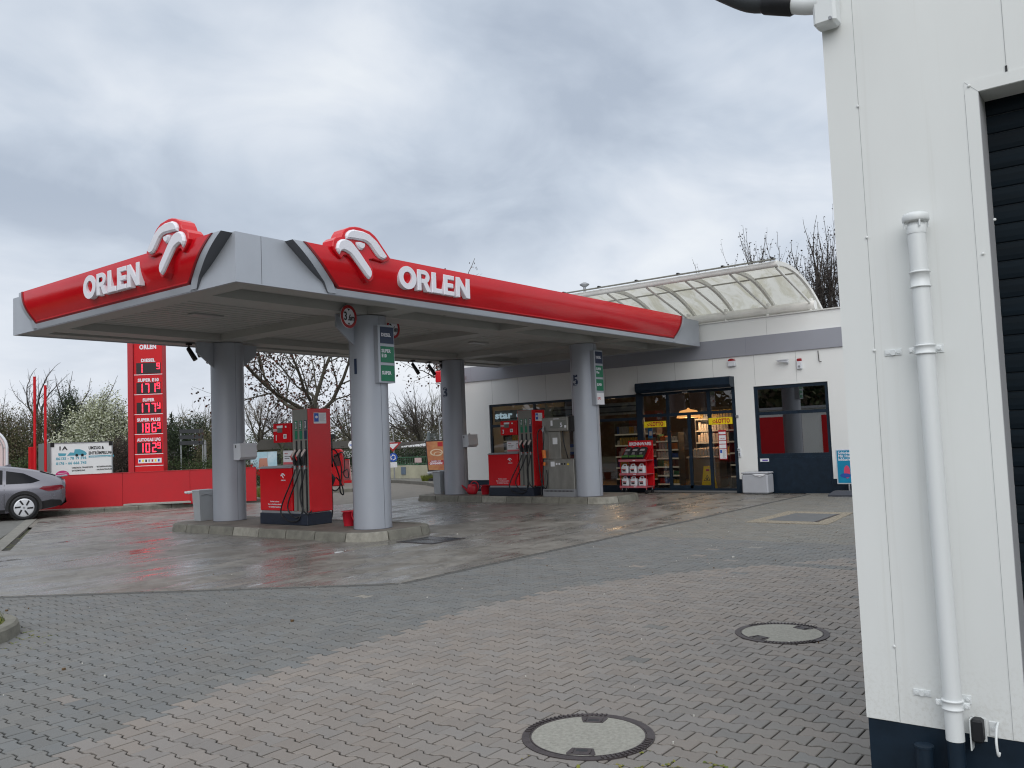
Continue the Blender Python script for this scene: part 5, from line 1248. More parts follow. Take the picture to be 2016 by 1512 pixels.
# gutter outlet at the top corner
o = thing('gutter_outlet', 'white gutter end box with a dark rubber coupling, top corner of the hall', 'gutter', (wx, 1.1, 3.4))
mb = MB(); mb.bbox(wx-.09, wx+.0-.0035, 1.045, 1.145, 3.375, 3.75, PP, .012); mb.build('outlet_box', o)
mb = MB(); mb.tube(smooth_path([(wx-.05, 1.12, 3.49), (wx-.05, 1.18, 3.505), (wx-.05, 1.25, 3.535)], 4), [.043]*9, PP, 22); mb.build('outlet_pipe', o)
mb = MB(); mb.tube([(wx-.05, 1.235, 3.53), (wx-.05, 1.245, 3.533), (wx-.05, 1.36, 3.58), (wx-.05, 1.37, 3.585)], [.047, .054, .054, .048], BLACK, 22); mb.build('coupling', o)
mb = MB(); mb.tube(smooth_path([(wx-.05, 1.35, 3.578), (wx-.05, 1.44, 3.61), (wx-.05, 1.56, 3.70), (wx-.05, 1.75, 3.86)], 4), .046, mat('dark_pipe', (.035, .04, .045), .5), 22); mb.build('dark_pipe', o)
mb = MB(); mb.cyl((wx-.11, 1.065, 3.385), (wx-.10, 1.065, 3.385), .008, GREYM, 10); mb.build('screw', o)

# =================================================================== COVERS IN THE GROUND
def manhole(x, y, rot, lab, R_=.355):
    o = thing('manhole_cover', lab, 'manhole cover', (x, y, 0), 'round manhole covers in the paving'); IR = mat('cast_iron', (.07, .06, .062), .5, metal=.5, var=.25, scale=20, bump=.3)
    cc = mat('cover_concrete', (.22, .215, .19), .85, col2=(.33, .325, .29), scale=45, bump=.5, bscale=140)
    fr = Matrix.Translation((x, y, 0)) @ Matrix.Rotation(rot, 4, 'Z')
    mb = MB(); ring_mesh(mb, oval(0, 0, R_, R_, 72), oval(0, 0, R_*.885, R_*.885, 72), -.03, .006, fr, IR)
    ring_mesh(mb, oval(0, 0, R_*.875, R_*.875, 72), oval(0, 0, R_*.855, R_*.855, 72), -.03, .007, fr, IR); rim = mb.build('iron_rim', o)
    for a0, n_ in ((20, 15), (170, 22)):
        mb = MB()
        for k in range(n_):
            f2 = fr @ Matrix.Rotation(radians(a0+k*4.6), 4, 'Z'); mb.prism([(R_*.895, -.005), (R_*.985, -.005), (R_*.985, .005), (R_*.895, .005)], .006, .012, IR, f2)
        mb.build('rim_ribs', rim)
    mb = MB(); mb.prism(oval(0, 0, R_*.855, R_*.855, 72), -.03, .005, cc, fr); mb.build('concrete_infill', o)
    for s_ in (0, pi):
        f2 = fr @ Matrix.Rotation(s_, 4, 'Z'); q = R_*.83
        mb = MB(); mb.prism([(q-.095, -.055), (q-.02, -.075), (q-.005, -.07), (q-.005, .07), (q-.02, .075), (q-.095, .055)], .0, .008, IR, f2); mb.prism([(q-.075, -.030), (q-.045, -.030), (q-.045, .030), (q-.075, .030)], .008, .0082, BLACK, f2)
        for e_ in (-.045, .045): mb.prism([(q-.08, e_-.004), (q-.02, e_-.004), (q-.02, e_+.004), (q-.08, e_+.004)], .008, .012, IR, f2)
        mb.build('lifting_slot', o)
manhole(3.915, 2.60, radians(205), 'large round manhole with pale concrete infill nearest the camera')
manhole(6.64, 2.55, radians(160), 'round manhole with concrete infill further back near the wash hall')
# square grate in the forecourt
o = thing('square_grate', 'square slotted iron drain grate in the wet slab beside the front island', 'drain grate', (10.3, 9.8, 0))
gx, gy = 10.32, 9.76; IR = MATS['cast_iron']; IRB = mat('wet_iron', (.10, .10, .11), .22, metal=.8)
mb = MB()
for a, b, c, d in ((-.40, .40, -.40, -.36), (-.40, .40, .36, .40), (-.40, -.36, -.36, .36), (.36, .40, -.36, .36), (-.02, .02, -.36, .36)): mb.box(gx+a, gx+b, gy+c, gy+d, .004, .012, IR)
mb.box(gx-.36, gx+.36, gy-.36, gy+.36, .0045, .0055, BLACK); mb.build('frame', o)
for s_ in (-1, 1):
    mb = MB()
    for i in range(16): y = gy-.34+i*.0445; mb.box(gx+(.03 if s_ > 0 else -.35), gx+(.35 if s_ > 0 else -.03), y, y+.022, .0056, .013, IRB)
    mb.build('bars', o)
# pit cover with exposed pebble surround
o = thing('pit_cover', 'rectangular dark pit cover with a pebbled surround in the paving before the shop', 'pit cover', (15.3, 5.3, 0))
PEB = mat('pebble_concrete', (.38, .33, .25), .85, col2=(.12, .105, .085), scale=38, bump=.8, bscale=60, detail=2)
mb = MB(); mb.prism([(14.27, 4.60), (16.36, 4.80), (16.38, 6.03), (14.30, 6.03)], -.02, .006, PEB); mb.build('pebble_surround', o)
mb = MB(); mb.prism([(14.63, 4.93), (15.98, 4.97), (16.0, 5.74), (14.66, 5.80)], .0, .010, mat('pit_plate', (.115, .12, .125), .6, var=.1, scale=6), b=.003); mb.build('cover_plate', o)
mb = MB(); mb.prism([(14.60, 4.88), (15.98, 4.92), (15.98, 4.965), (14.60, 4.925)], .0, .013, IR); mb.build('iron_edge', o)
# planter at the left edge
o = thing('planter_island', 'kerbed planting bed with moss and grass at the left edge of the paving', 'planting bed', (2.6, 8.9, 0))
def rp(cx, cy, rx, ry, n=26): return [(cx+rx*cos(2*pi*k/n), cy+ry*sin(2*pi*k/n)) for k in range(n)]
bedP = rp(2.35, 8.95, 1.27, 1.0, 36)
mb = MB(); mb.prism(inset(bedP, .12), -.02, .105, mat('bed_moss', (.13, .13, .02), .95, col2=(.06, .085, .015), scale=14, bump=1, bscale=60)); mb.build('soil', o)
Q = inset(bedP, .125)
for i in range(0, 36, 4):
    mb = MB()
    for k in range(4):
        a, b = bedP[(i+k) % 36], bedP[(i+k+1) % 36]; c, d = Q[(i+k+1) % 36], Q[(i+k) % 36]; e_ = .006
        v = []
        for (p_, z_) in ((a, -.02), (b, -.02), (c, -.02), (d, -.02)): v.append((p_[0], p_[1], z_))
        la, lb = Vector(a).lerp(Vector(d), .12), Vector(b).lerp(Vector(c), .12)
        v += [(la.x, la.y, .095), (lb.x, lb.y, .095), (Vector(a).lerp(Vector(d), .3).x, Vector(a).lerp(Vector(d), .3).y, .12), (Vector(b).lerp(Vector(c), .3).x, Vector(b).lerp(Vector(c), .3).y, .12), (c[0], c[1], .12), (d[0], d[1], .12)]
        mb.add(v, [(0, 1, 5, 4), (4, 5, 7, 6), (6, 7, 8, 9), (2, 3, 9, 8)]+([(0, 4, 6, 9, 3)] if k == 0 else [])+([(1, 2, 8, 7, 5)] if k == 3 else []), CONC)
    mb.build('kerb_stone', o)
# =================================================================== BACKGROUND THINGS
# red boundary wall with kerb behind the car
o = thing('boundary_wall', 'long low plain red wall on the kerbed verge behind the grey car', 'wall', (13.2, 24.2, .12))
a, b = Vector((10.2, 27.2)), Vector((15.6, 21.85)); d = (b-a).normalized(); nn = Vector((d.y, -d.x))*-.12
L_ = (b-a).length; n_ = 4
for i in range(n_):
    p, q = a+d*(L_*i/n_+.004), a+d*(L_*(i+1)/n_-.004); mb = MB(); P = [tuple(p), tuple(q), tuple(q+nn), tuple(p+nn)]
    mb.prism(ccw(P), .08, 1.07, mat('wall_red', (.47, .006, .014), .6, var=.06, scale=3, bump=.15, bscale=60)); mb.build('wall_panel', o)
mb = MB()
P = [tuple(a-nn*.1), tuple(b-nn*.1), tuple(b+nn*1.1), tuple(a+nn*1.1)]; mb.prism(ccw(P), 1.07, 1.085, mat('wall_cap', (.40, .01, .016), .5)); mb.build('coping', o)
o = thing('stone_slab', 'loose pale grey slab lying on the kerb before the red wall', 'slab', (13.3, 24.1, .13))
fr = Matrix.Translation((13.55, 23.72, .125)) @ Matrix.Rotation(atan2(d.y, d.x), 4, 'Z'); mb = MB(); mb.prism([(-.95, -.10), (.95, -.13), (.85, .10), (-.80, .13)], 0, .05, mat('slab_grey', (.30, .30, .28), .8, var=.15, scale=5), fr, b=.01); mb.build('slab', o)

# price pylon
py = thing('price_pylon', 'tall red price pylon with glowing red digits behind the red wall', 'price sign', (16.2, 29.5, 0))
pf = Vector((.61, -.79, 0)).normalized(); ori = at(254.5, 930, 31); ori.z = 0
PW_ = 1.25; PFR = frame(ori, pf)
def pbox(mb, u0, u1, z0, z1, p0, p1, mt): mb.prism([(u0, z0), (u1, z0), (u1, z1), (u0, z1)], p0, p1, mt, PFR)
mb = MB(); pbox(mb, 0, PW_, 0, 6.1, -.35, 0, REDP); body = mb.build('body', py)
mb = MB(); pbox(mb, .0, .20, 0, 6.1, .0, .06, mat('pylon_edge', (.42, .012, .022), .4)); mb.build('side_strip', py)
mb = MB(); pbox(mb, .20, .212, 0, 6.1, 0, .005, mat('pylon_gap', (.16, .005, .01), .6)); mb.build('gap', body)
def seg_digit(mb, ch, u, z, w, h, t, mt, p):
    SEG = {'0': 'abcdef', '1': 'bc', '2': 'abged', '4': 'fgbc', '6': 'acdefg', '7': 'abc', '8': 'abcdefg', '9': 'abcdfg', 'y': 'fgbcd'}[ch]
    g = t*.25
    R_ = {'a': (u+g, u+w-g, z+h-t, z+h), 'd': (u+g, u+w-g, z, z+t), 'g': (u+g, u+w-g, z+h/2-t/2, z+h/2+t/2), 'f': (u, u+t, z+h/2+g, z+h-g), 'b': (u+w-t, u+w, z+h/2+g, z+h-g), 'e': (u, u+t, z+g, z+h/2-g), 'c': (u+w-t, u+w, z+g, z+h/2-g)}
    for s_ in SEG: x0, x1, z0, z1 = R_[s_]; pbox(mb, x0, x1, z0, z1, p, p+.004, mt)
LED = mat('led_red', (.6, .0, .01), .4, emit=(1, .015, .035), es=5.5); LEDBK = mat('led_backing', (.012, .006, .008), .35)
rows = [('DIESEL', ['1', ' ', ' ', '9']), ('SUPER E10', ['1', '7', '1', '9']), ('SUPER', ['1', '7', '7', 'y']), ('SUPER PLUS', ['1', '8', '6', '9']), ('AUTOGAS LPG', ['1', '0', '2', '9'])]
z = 5.16; RH = .725
for nm, dg in rows:
    mb = MB(); text(mb, nm, .155, PFR @ Matrix.Translation((.73, z-.19, .004)), WHITE, .002, .05, 'CENTER', width=min(.86, .083*len(nm)+.02)); mb.build('fuel_name', py)
    mb = MB(); pbox(mb, .30, 1.19, z-.63, z-.23, 0, .012, LEDBK); dp = mb.build('price_display', py)
    for i, c in enumerate(dg):
        if c == ' ': continue
        mb = MB()
        if i < 3: seg_digit(mb, c, .38+i*.235, z-.595, .15, .33, .031, LED, .013)
        else: seg_digit(mb, c, 1.045, z-.47, .115, .22, .022, LED, .013)
        mb.build('digit', dp)
    mb = MB(); pbox(mb, .215, 1.245, z-.672, z-.650, 0, .008, PAPER); mb.build('white_line', py)
    z -= RH
mb = MB(); pbox(mb, .33, 1.18, z-.26, z-.09, 0, .008, PAPER)
for i, c in enumerate((BLUE, YELL, BLKM, GREYM, LRED, YELL, BLUE)): pbox(mb, .36+i*.115, .42+i*.115, z-.22, z-.13, .008, .010, c)
mb.build('card_logos', py)
mb = MB(); pbox(mb, .215, 1.245, z-.37, z-.35, 0, .008, PAPER); mb.build('white_line', py)
mb = MB(); text(mb, 'ORLEN', .22, PFR @ Matrix.Translation((.73, 5.44, .004)), WHITE, .002, .05, 'CENTER', width=.62)
for P in (UP, LOW, EYE): mb.prism(ccw([(.73+(a-8.77)*.62, 5.74+(b_-4.10)*.50) for a, b_ in P]), .003, .006, WHITE, PFR)
mb.build('logo', py)

# red poles
def pole(px_, ptop, D_, lab, r=.05):
    p = at(px_, ptop, D_); o = thing('red_pole', lab, 'pole', (p.x, p.y, 0), 'plain red poles beside the trailer'); mb = MB(); mb.cyl((p.x, p.y, 0), (p.x, p.y, p.z), r, REDP, 12); mb.cyl((p.x, p.y, p.z), (p.x, p.y, p.z+.03), r*1.1, REDP, 12); mb.build('pole', o)
pole(68, 743, 33, 'taller left red pole beside the white trailer'); pole(89, 760, 33, 'shorter red pole in front of the white trailer')
p = at(63, 880, 34); o = thing('red_post', 'thick short red post at the left end of the white trailer', 'post', (p.x, p.y, 0)); mb = MB(); mb.bbox(p.x-.1, p.x+.12, p.y-.12, p.y+.1, 0, p.z, REDP, .01); mb.build('post', o)

# box trailer with removal advert
tr = thing('box_trailer', 'white box trailer with a removal firm advert parked behind the red wall', 'trailer', tuple(at(150, 960, 36)))
A_ = at(100, 940, 35); B_ = at(221, 937, 36.7); A_.z = B_.z = 0
dirn = (B_-A_).normalized(); TF = frame(A_, dirn); TW = (B_-A_).length; zt = 2.17; zb_ = .45
TWH = mat('trailer_white', (.84, .85, .88), .4, var=.03, scale=2)
mb = MB(); mb.prism([(0, zb_), (TW, zb_), (TW, zt), (0, zt)], -1.5, 0, TWH, TF); bd = mb.build('body', tr)
mb = MB(); ALU = mat('trailer_alu', (.34, .35, .38), .4, metal=.5)
for q in ([(-.03, zb_-.05), (TW+.03, zb_-.05), (TW+.03, zb_), (-.03, zb_)], [(-.03, zt), (TW+.03, zt), (TW+.03, zt+.04), (-.03, zt+.04)], [(-.03, zb_), (.02, zb_), (.02, zt), (-.03, zt)], [(TW-.02, zb_), (TW+.03, zb_), (TW+.03, zt), (TW-.02, zt)]): mb.prism(q, -1.52, .015, ALU, TF)
for u_ in (-.02, TW-.13): mb.prism([(u_, zt-.13), (u_+.15, zt-.13), (u_+.15, zt+.05), (u_, zt+.05)], -.2, .02, BLKM, TF)
mb.build('frame_profile', tr)
# side wall seen at the left
SF = frame(A_+TF.to_3x3() @ Vector((-.002, 0, -1.5)), TF.to_3x3() @ Vector((0, 0, 1)))
CYN = mat('advert_cyan', (.10, .38, .50), .5); MAG = mat('advert_magenta', (.60, .05, .22), .5)
def T_(u_, z_, off=.003): return TF @ Matrix.Translation((u_, z_, off))
mb = MB(); text(mb, '1A', .22, T_(.28, 1.90), BLKM, .001, .03, width=.32)
text(mb, 'UMZUG &', .17, T_(1.47, 1.90), BLKM, .001, .045, width=.62); text(mb, 'ENTRÜMPELUNG', .17, T_(1.47, 1.68), BLKM, .001, .045, width=1.0)
text(mb, '06135 - 78 19 596', .15, T_(.20, 1.50), CYN, .001, .04, width=1.18); text(mb, '0176 - 66 666 743', .15, T_(.20, 1.30), CYN, .001, .04, width=1.18)
mb.prism([(1.47, 1.55), (2.50, 1.55), (2.50, 1.63), (1.47, 1.63)], .002, .004, CYN, TF); text(mb, 'www.1a-umzuege.de', .06, T_(1.52, 1.565, .005), WHITE, .0005, .04, width=.9)
for i, (u_, z_, s_) in enumerate(((.78, 1.12, 'UMZÜGE & TRANSPORTE'), (.78, 1.0, 'ENTRÜMPELUNG'), (.78, .80, 'MONTAGE & DEMONTAGE'), (.78, .68, 'RENOVIERUNGSARBEITEN'), (1.75, 1.12, 'BETRIEBSAUFLÖSUNG'), (1.75, 1.0, 'HAUSHALTSAUFLÖSUNG'), (1.75, .80, 'KOMPLETTENTSORGUNG'), (1.75, .68, 'EINLAGERUNGEN'))): text(mb, '· '+s_, .085, T_(u_, z_), BLKM, .0005, .04, width=.045*len(s_))
mb.build('lettering', bd)
mb = MB(); mb.add([tuple(T_(.44, .86) @ Vector((a*1, b_, 0))) for a, b_ in oval(0, 0, .27, .20, 28)], [tuple(range(28))], MAG)
for i in range(3): mb.prism([(.26+.02*i, .93-.07*i), (.62-.02*i, .95-.07*i), (.62-.02*i, .965-.07*i), (.26+.02*i, .945-.07*i)], .0035, .005, PAPER, TF)
mb.build('advert_badge', bd)
mb = MB() # small drawn van
mb.prism([(.62, 1.66), (1.36, 1.66), (1.40, 1.74), (1.30, 1.84), (1.12, 1.92), (.92, 1.92), (.90, 1.78), (.74, 1.80)], .002, .004, CYN, TF); mb.prism([(.30, 1.66), (.56, 1.66), (.60, 1.76), (.28, 1.78)], .002, .004, CYN, TF)
for u_ in (1.0, 1.22): mb.add([tuple(T_(u_, 1.67, .005) @ Vector((a, b_, 0))) for a, b_ in oval(0, 0, .06, .06, 14)], [tuple(range(14))], BLKM)
mb.build('advert_picture', bd)
mb = MB(); LFR = frame(TF @ Vector((-.012, 0, -1.5)), TF.to_3x3() @ Vector((0, 0, 1)))
text(mb, '1A', .16, LFR @ Matrix.Translation((.55, 1.80, .002)), BLKM, .001, .03, width=.35)
for i in range(6): mb.prism([(.35, 1.55-.12*i), (1.15-.1*(i % 2), 1.55-.12*i), (1.15-.1*(i % 2), 1.60-.12*i), (.35, 1.60-.12*i)], .001, .004, CYN if i in (2, 3) else BLKM, LFR)
mb.build('end_lettering', bd)
for u_ in (TW*.45, TW*.62):
    mb = MB(); c_ = TF @ Vector((u_, .32, .02)); e_ = TF @ Vector((u_, .32, -.18)); mb.cyl(c_, e_, .32, BLACK, 24); w_ = mb.build('wheel', tr)
    mb = MB(); mb.cyl(TF @ Vector((u_, .32, .03)), e_, .18, GREYM, 20); mb.build('rim', w_)
mb = MB(); mb.tube([TF @ Vector((TW*.535+.6*cos(pi-k*pi/10), .36+.42*sin(k*pi/10), .02)) for k in range(11)], .03, GREYM, 6); mb.build('mudguard', tr)

# arched pale sign at the left edge
o = thing('arched_sign', 'pale pink arched board in a white tubular frame above the grey car', 'sign', tuple(at(-20, 960, 27)))
c_ = at(14, 1000, 27); c_.z = 0; AF = frame(c_, pf); hw_ = .95; cx_ = -.95
def archp(hw, h0, h1, n=14): return [(cx_-hw, 0)]+[(cx_+hw, 0)]+[(cx_+hw*cos(pi*k/n), h0+(h1-h0)*sin(pi*k/n)) for k in range(n+1)]
mb = MB(); mb.prism(ccw(archp(hw_-.05, 1.95, 2.62)), -.03, .0, mat('board_pink', (.62, .50, .50), .5), AF); bo = mb.build('board', o)
mb = MB(); mb.tube([AF @ Vector((cx_+hw_*cos(pi*k/20), 1.95+.72*sin(pi*k/20), 0)) for k in range(21)], .04, PLAST, 10, True); 
for s_ in (-1, 1): mb.cyl(AF @ Vector((cx_+hw_*s_, 0, 0)), AF @ Vector((cx_+hw_*s_, 1.96, 0)), .04, PLAST, 10)
mb.tube([AF @ Vector((cx_+(hw_-.12)*cos(pi*k/20), 1.93+.60*sin(pi*k/20), .01)) for k in range(21)], .015, GREYM, 6)
for s_ in (-1, 1): mb.cyl(AF @ Vector((cx_+(hw_-.12)*s_, 1.0, .01)), AF @ Vector((cx_+(hw_-.12)*s_, 1.94, .01)), .012, GREYM, 6)
for z_ in (1.36, 1.98): mb.cyl(AF @ Vector((cx_+hw_-.12, z_, .01)), AF @ Vector((cx_+hw_+.06, z_, .01)), .010, GREYM, 6)
mb.build('frame', o)
mb = MB(); text(mb, 'T', .2, AF @ Matrix.Translation((cx_+.62, 1.95, .012)), BLKM, .002, .03); text(mb, 'e', .12, AF @ Matrix.Translation((cx_+.66, 1.82, .012)), LRED, .002, .03); mb.build('lettering', bo)

# direction sign seen from the back
o = thing('direction_sign', 'dark three-board direction sign on two posts in front of the evergreen hedge', 'road sign', tuple(at(380, 930, 45)))
a_, b_ = at(357, 930, 45), at(400, 930, 45)
for q in (a_, b_): mb = MB(); mb.cyl((q.x, q.y, 0), (q.x, q.y, 2.75), .035, GREYM, 8); mb.build('post', o)
mb = MB()
sf = frame((a_.x, a_.y, 0), (b_-a_).normalized()); w_ = (Vector((b_.x, b_.y))-Vector((a_.x, a_.y))).length
for i in range(3):
    mb = MB(); mb.prism([(-.05, 2.62-.31*i), (w_+.05, 2.66-.31*i), (w_+.05, 2.86-.31*i), (-.05, 2.82-.31*i)], .04, .07, mat('sign_back', (.02, .022, .028), .5), sf); mb.build('board', o)
q = at(405, 940, 38); o = thing('bollard_post', 'slim grey post with a small cap on the verge left of the far column', 'post', (q.x, q.y, 0)); mb = MB(); mb.cyl((q.x, q.y, 0), (q.x, q.y, 2.05), .05, GREYM, 10); mb.cyl((q.x, q.y, 2.05), (q.x, q.y, 2.12), .03, GREYM, 10); mb.build('post', o)

# red service unit and slatted screen on the refuge
q0 = Vector((21.35, 25.2, .12)); qf = frame(q0, pf)
z1 = lambda X_, Y_: (X_/5.04+480, Y_/5.04+860)
def depth(p): return (Vector(p)-CO).dot(CF)
Dd = 32.2
o = thing('service_unit', 'red car service column with rounded top behind the front pump', 'service column', tuple(at(664, 957, Dd)))
p_ = at(664, 957, Dd); p_.z = .12; qf = frame(p_, pf)
mb = MB(); P = [(-.24, 0), (.20, 0), (.22, 1.10), (.19, 1.32), (.10, 1.38), (-.18, 1.38), (-.24, 1.30)]; mb.prism(P, -.35, 0, REDP, qf, b=.02); mb.build('housing', o)
mb = MB(); mb.prism([(-.10, .75), (.12, .75), (.12, 1.2), (-.10, 1.2)], 0, .015, mat('unit_panel', (.06, .01, .012), .4), qf); mb.build('panel', o)
mb = MB(); mb.tube(smooth_path([qf @ Vector(v_) for v_ in ((-.1, 1.1, .05), (.25, 1.25, .1), (.32, .8, .1), (.28, .4, .1), (.45, .3, .1), (.42, .6, .1), (.22, .5, .06))], 4), .022, BLACK, 8); mb.build('hose', o)
p_ = at(681, 948, 34.5); p_.z = .12; sf = frame(p_, pf); o = thing('slatted_screen', 'leaning red slatted screen right of the red service column', 'screen', tuple(p_))
mb = MB(); mb.prism([(-.18, 0), (.24, 0), (.24, .10), (-.18, .10)], 0, .1, REDP, sf); mb.build('base', o)
mb = MB()
for i in range(9): mb.prism([(-.165+i*.041, .10), (-.145+i*.041, .10), (-.165+i*.036, .92), (-.183+i*.036, .92)], .03, .05, mat('slat_pink', (.42, .12, .13), .5), sf)
mb.prism([(-.18, .10), (.21, .10), (.16, .92), (-.20, .92)], 0, .02, mat('screen_dark', (.12, .01, .015), .5), sf); mb.prism([(.205, .08), (.235, .08), (.175, .95), (.150, .95)], .02, .06, mat('screen_edge', (.6, .3, .3), .5), sf); mb.prism([(-.21, .92), (.17, .92), (.17, .95), (-.21, .95)], .02, .06, REDP, sf); mb.build('slats', o)

# banner on the hedge (plain picture of a drink cup)
a_ = at(480, 931, 34); b_ = at(546, 927, 34); sf = frame((a_.x, a_.y, 0), Vector((b_.x-a_.x, b_.y-a_.y, 0))); w_ = Vector((b_.x-a_.x, b_.y-a_.y)).length
o = thing('advert_banner', 'colourful banner with a red drink cup before the hedge, left of the front pump', 'banner', (a_.x, a_.y, .6))
mb = MB(); mb.prism([(-.15, .58), (w_, .58), (w_, 1.50), (-.15, 1.50)], 0, .03, mat('banner_sky', (.30, .52, .62), .5, col2=(.55, .68, .75), scale=3), sf); bb = mb.build('banner_board', o)
mb = MB(); mb.prism([(.10, .68), (.32, .68), (.38, 1.02), (.06, 1.02)], .03, .036, REDP, sf); mb.prism([(.06, 1.02), (.38, 1.02), (.34, 1.10), (.22, 1.17), (.10, 1.10)], .03, .036, PAPER, sf)
mb.prism([(-.15, .58), (.04, .58), (-.02, .95), (-.15, 1.0)], .03, .034, mat('banner_teal', (.02, .25, .32), .5), sf); mb.prism([(.5, .58), (w_, .58), (w_, .85), (.5, .82)], .03, .034, REDP, sf); mb.prism([(.60, .86), (.98, .86), (.95, 1.25), (.64, 1.25)], .03, .034, mat('banner_skin', (.45, .20, .14), .5), sf)
for u_ in (.42, .95): mb.prism([(u_, .85), (u_+.015, .85), (u_+.015, 1.5), (u_, 1.5)], .03, .033, mat('banner_line', (.25, .35, .4), .5), sf)
mb.build('print', bb)
for u_ in (0, w_-.05): mb = MB(); mb.prism([(u_, 0), (u_+.05, 0), (u_+.05, .6), (u_, .6)], 0, .03, GREYM, sf); mb.build('post', o)

# casino style white sign and low buildings far behind
def far_house(px0, px1, pyr, pye, D_, lab, wallc, roofc, deep=8, kind='low_building', name_sign=None):
    a_, b_ = at(px0, 880, D_), at(px1, 880, D_); zr = at((px0+px1)/2, pyr, D_).z; ze = at((px0+px1)/2, pye, D_).z
    a_.z = b_.z = 0; sf = frame(a_, b_-a_); w = (b_-a_).length; o = thing(kind, lab, 'building', tuple(a_), 'low buildings beyond the road')
    mb = MB(); mb.prism([(0, 0), (w, 0), (w, ze), (0, ze)], -deep, 0, wallc, sf); mb.build('wall', o)
    mb = MB(); P = [(-.3, ze), (w+.3, ze), (w*.92, zr), (w*.08, zr)]; mb.prism(P, -deep-.3, .3, roofc, sf); mb.build('roof', o)
    for i in range(max(2, int(w/2.5))): mb = MB(); u_ = (i+.4)*w/max(2, int(w/2.5)); mb.prism([(u_, ze*.35), (u_+.9, ze*.35), (u_+.9, ze*.8), (u_, ze*.8)], 0, .03, mat('far_window', (.03, .035, .04), .2), sf); mb.build('window', o)
    return o, sf, w
RF = mat('roof_brown', (.07, .065, .06), .8, var=.15, scale=1); WB = mat('far_wall', (.20, .19, .17), .7)
far_house(508, 605, 864, 884, 60, 'long low house with a grey-brown roof behind the banner', WB, RF)
o, sf, w = far_house(645, 710, 868, 882, 48, 'low building carrying a white name board behind the red service column', mat('far_wall2', (.25, .22, .2), .7), RF, 5)
mb = MB(); mb.prism([(.5, .96), (2.4, .96), (2.4, 1.32), (.5, 1.32)], .03, .10, PAPER, sf); s_ = mb.build('name_board', o); mb = MB(); text(mb, 'Casper', .26, sf @ Matrix.Translation((1.35, 1.07, .103)), BLKM, .002, .02, width=.85); mb.build('lettering', s_)
far_house(768, 880, 869, 882, 52, 'low house with a pale flat roof behind the dark hedge on the right', WB, RF)
o = thing('carport', 'long white flat roof above the dark hedge', 'shelter', tuple(at(800, 890, 44))); a_, b_ = at(790, 878, 44), at(848, 878, 44); a_.z = b_.z = 0; sf = frame(a_, b_-a_); w = (b_-a_).length
zz = at(820, 878, 44).z; mb = MB(); mb.prism([(0, zz-.05), (w, zz-.02), (w, zz+.14), (0, zz+.02)], -3, 0, PAPER, sf); mb.build('roof', o)
for u_ in (.1, w-.2): mb = MB(); mb.prism([(u_, 0), (u_+.1, 0), (u_+.1, zz), (u_, zz)], -.2, -.1, GREYM, sf); mb.build('post', o)
o, sf, w = far_house(325, 420, 888, 897, 58, 'low shed with a pale wall behind the direction sign', mat('shed_wall', (.35, .3, .22), .7), mat('shed_roof', (.12, .11, .12), .8))

# give way sign with roundabout sign
q = at(*z1(1497, 425), 36); q.z = .1; sf = frame((q.x, q.y, 0), pf); k_ = 36
o = thing('traffic_sign', 'give way sign above a blue roundabout sign, right of the column numbered 1', 'road sign', tuple(q))
mb = MB(); mb.cyl((q.x, q.y, .1), (q.x, q.y, 2.05), .03, GREYM, 10); mb.build('post', o)
zt = at(776, 871, 36).z; zl = at(776, 889.5, 36).z; c_ = -.03; hw = .36
mb = MB(); mb.prism([(c_, zl), (c_+hw, zt), (c_-hw, zt)], .035, .045, mat('sign_red', (.36, .012, .015), .4), sf); tp = mb.build('give_way_plate', o)
mb = MB(); hh = zt-zl; mb.prism([(c_, zl+.115), (c_+hw*.66, zt-.055), (c_-hw*.66, zt-.055)], .045, .049, PAPER, sf); mb.build('white_field', tp)
zc_ = at(776, 900.5, 36).z; mb = MB(); mb.add([tuple(sf @ Vector((a+c_, zc_+b_, .035+.01*0))) for a, b_ in oval(0, 0, .185, .185, 28)], [tuple(range(28))], BLUE); rp_ = mb.build('roundabout_plate', o)
for k in range(3):
    mb = MB(); a0 = k*2*pi/3+.3; pts = [(c_+.115*cos(a0+t*.22), zc_+.115*sin(a0+t*.22)) for t in range(7)]
    inn = [(c_+.080*cos(a0+t*.22), zc_+.080*sin(a0+t*.22)) for t in range(7)]
    v = [tuple(sf @ Vector((a, b_, .040))) for a, b_ in pts+inn]; mb.add(v, [(i, i+1, i+8, i+7) for i in range(6)], WHITE)
    e0 = a0+6*.22; mb.add([tuple(sf @ Vector((c_+r*cos(e0+dd), zc_+r*sin(e0+dd), .041))) for r, dd in ((.145, 0), (.05, 0), (.098, .5))], [(0, 1, 2)], WHITE); mb.build('arrow', rp_)
mb = MB(); mb.prism([(c_-.2, zc_-.42), (c_+.16, zc_-.42), (c_+.16, zc_-.20), (c_-.2, zc_-.20)], .035, .042, PAPER, sf); mb.build('small_plate', o)

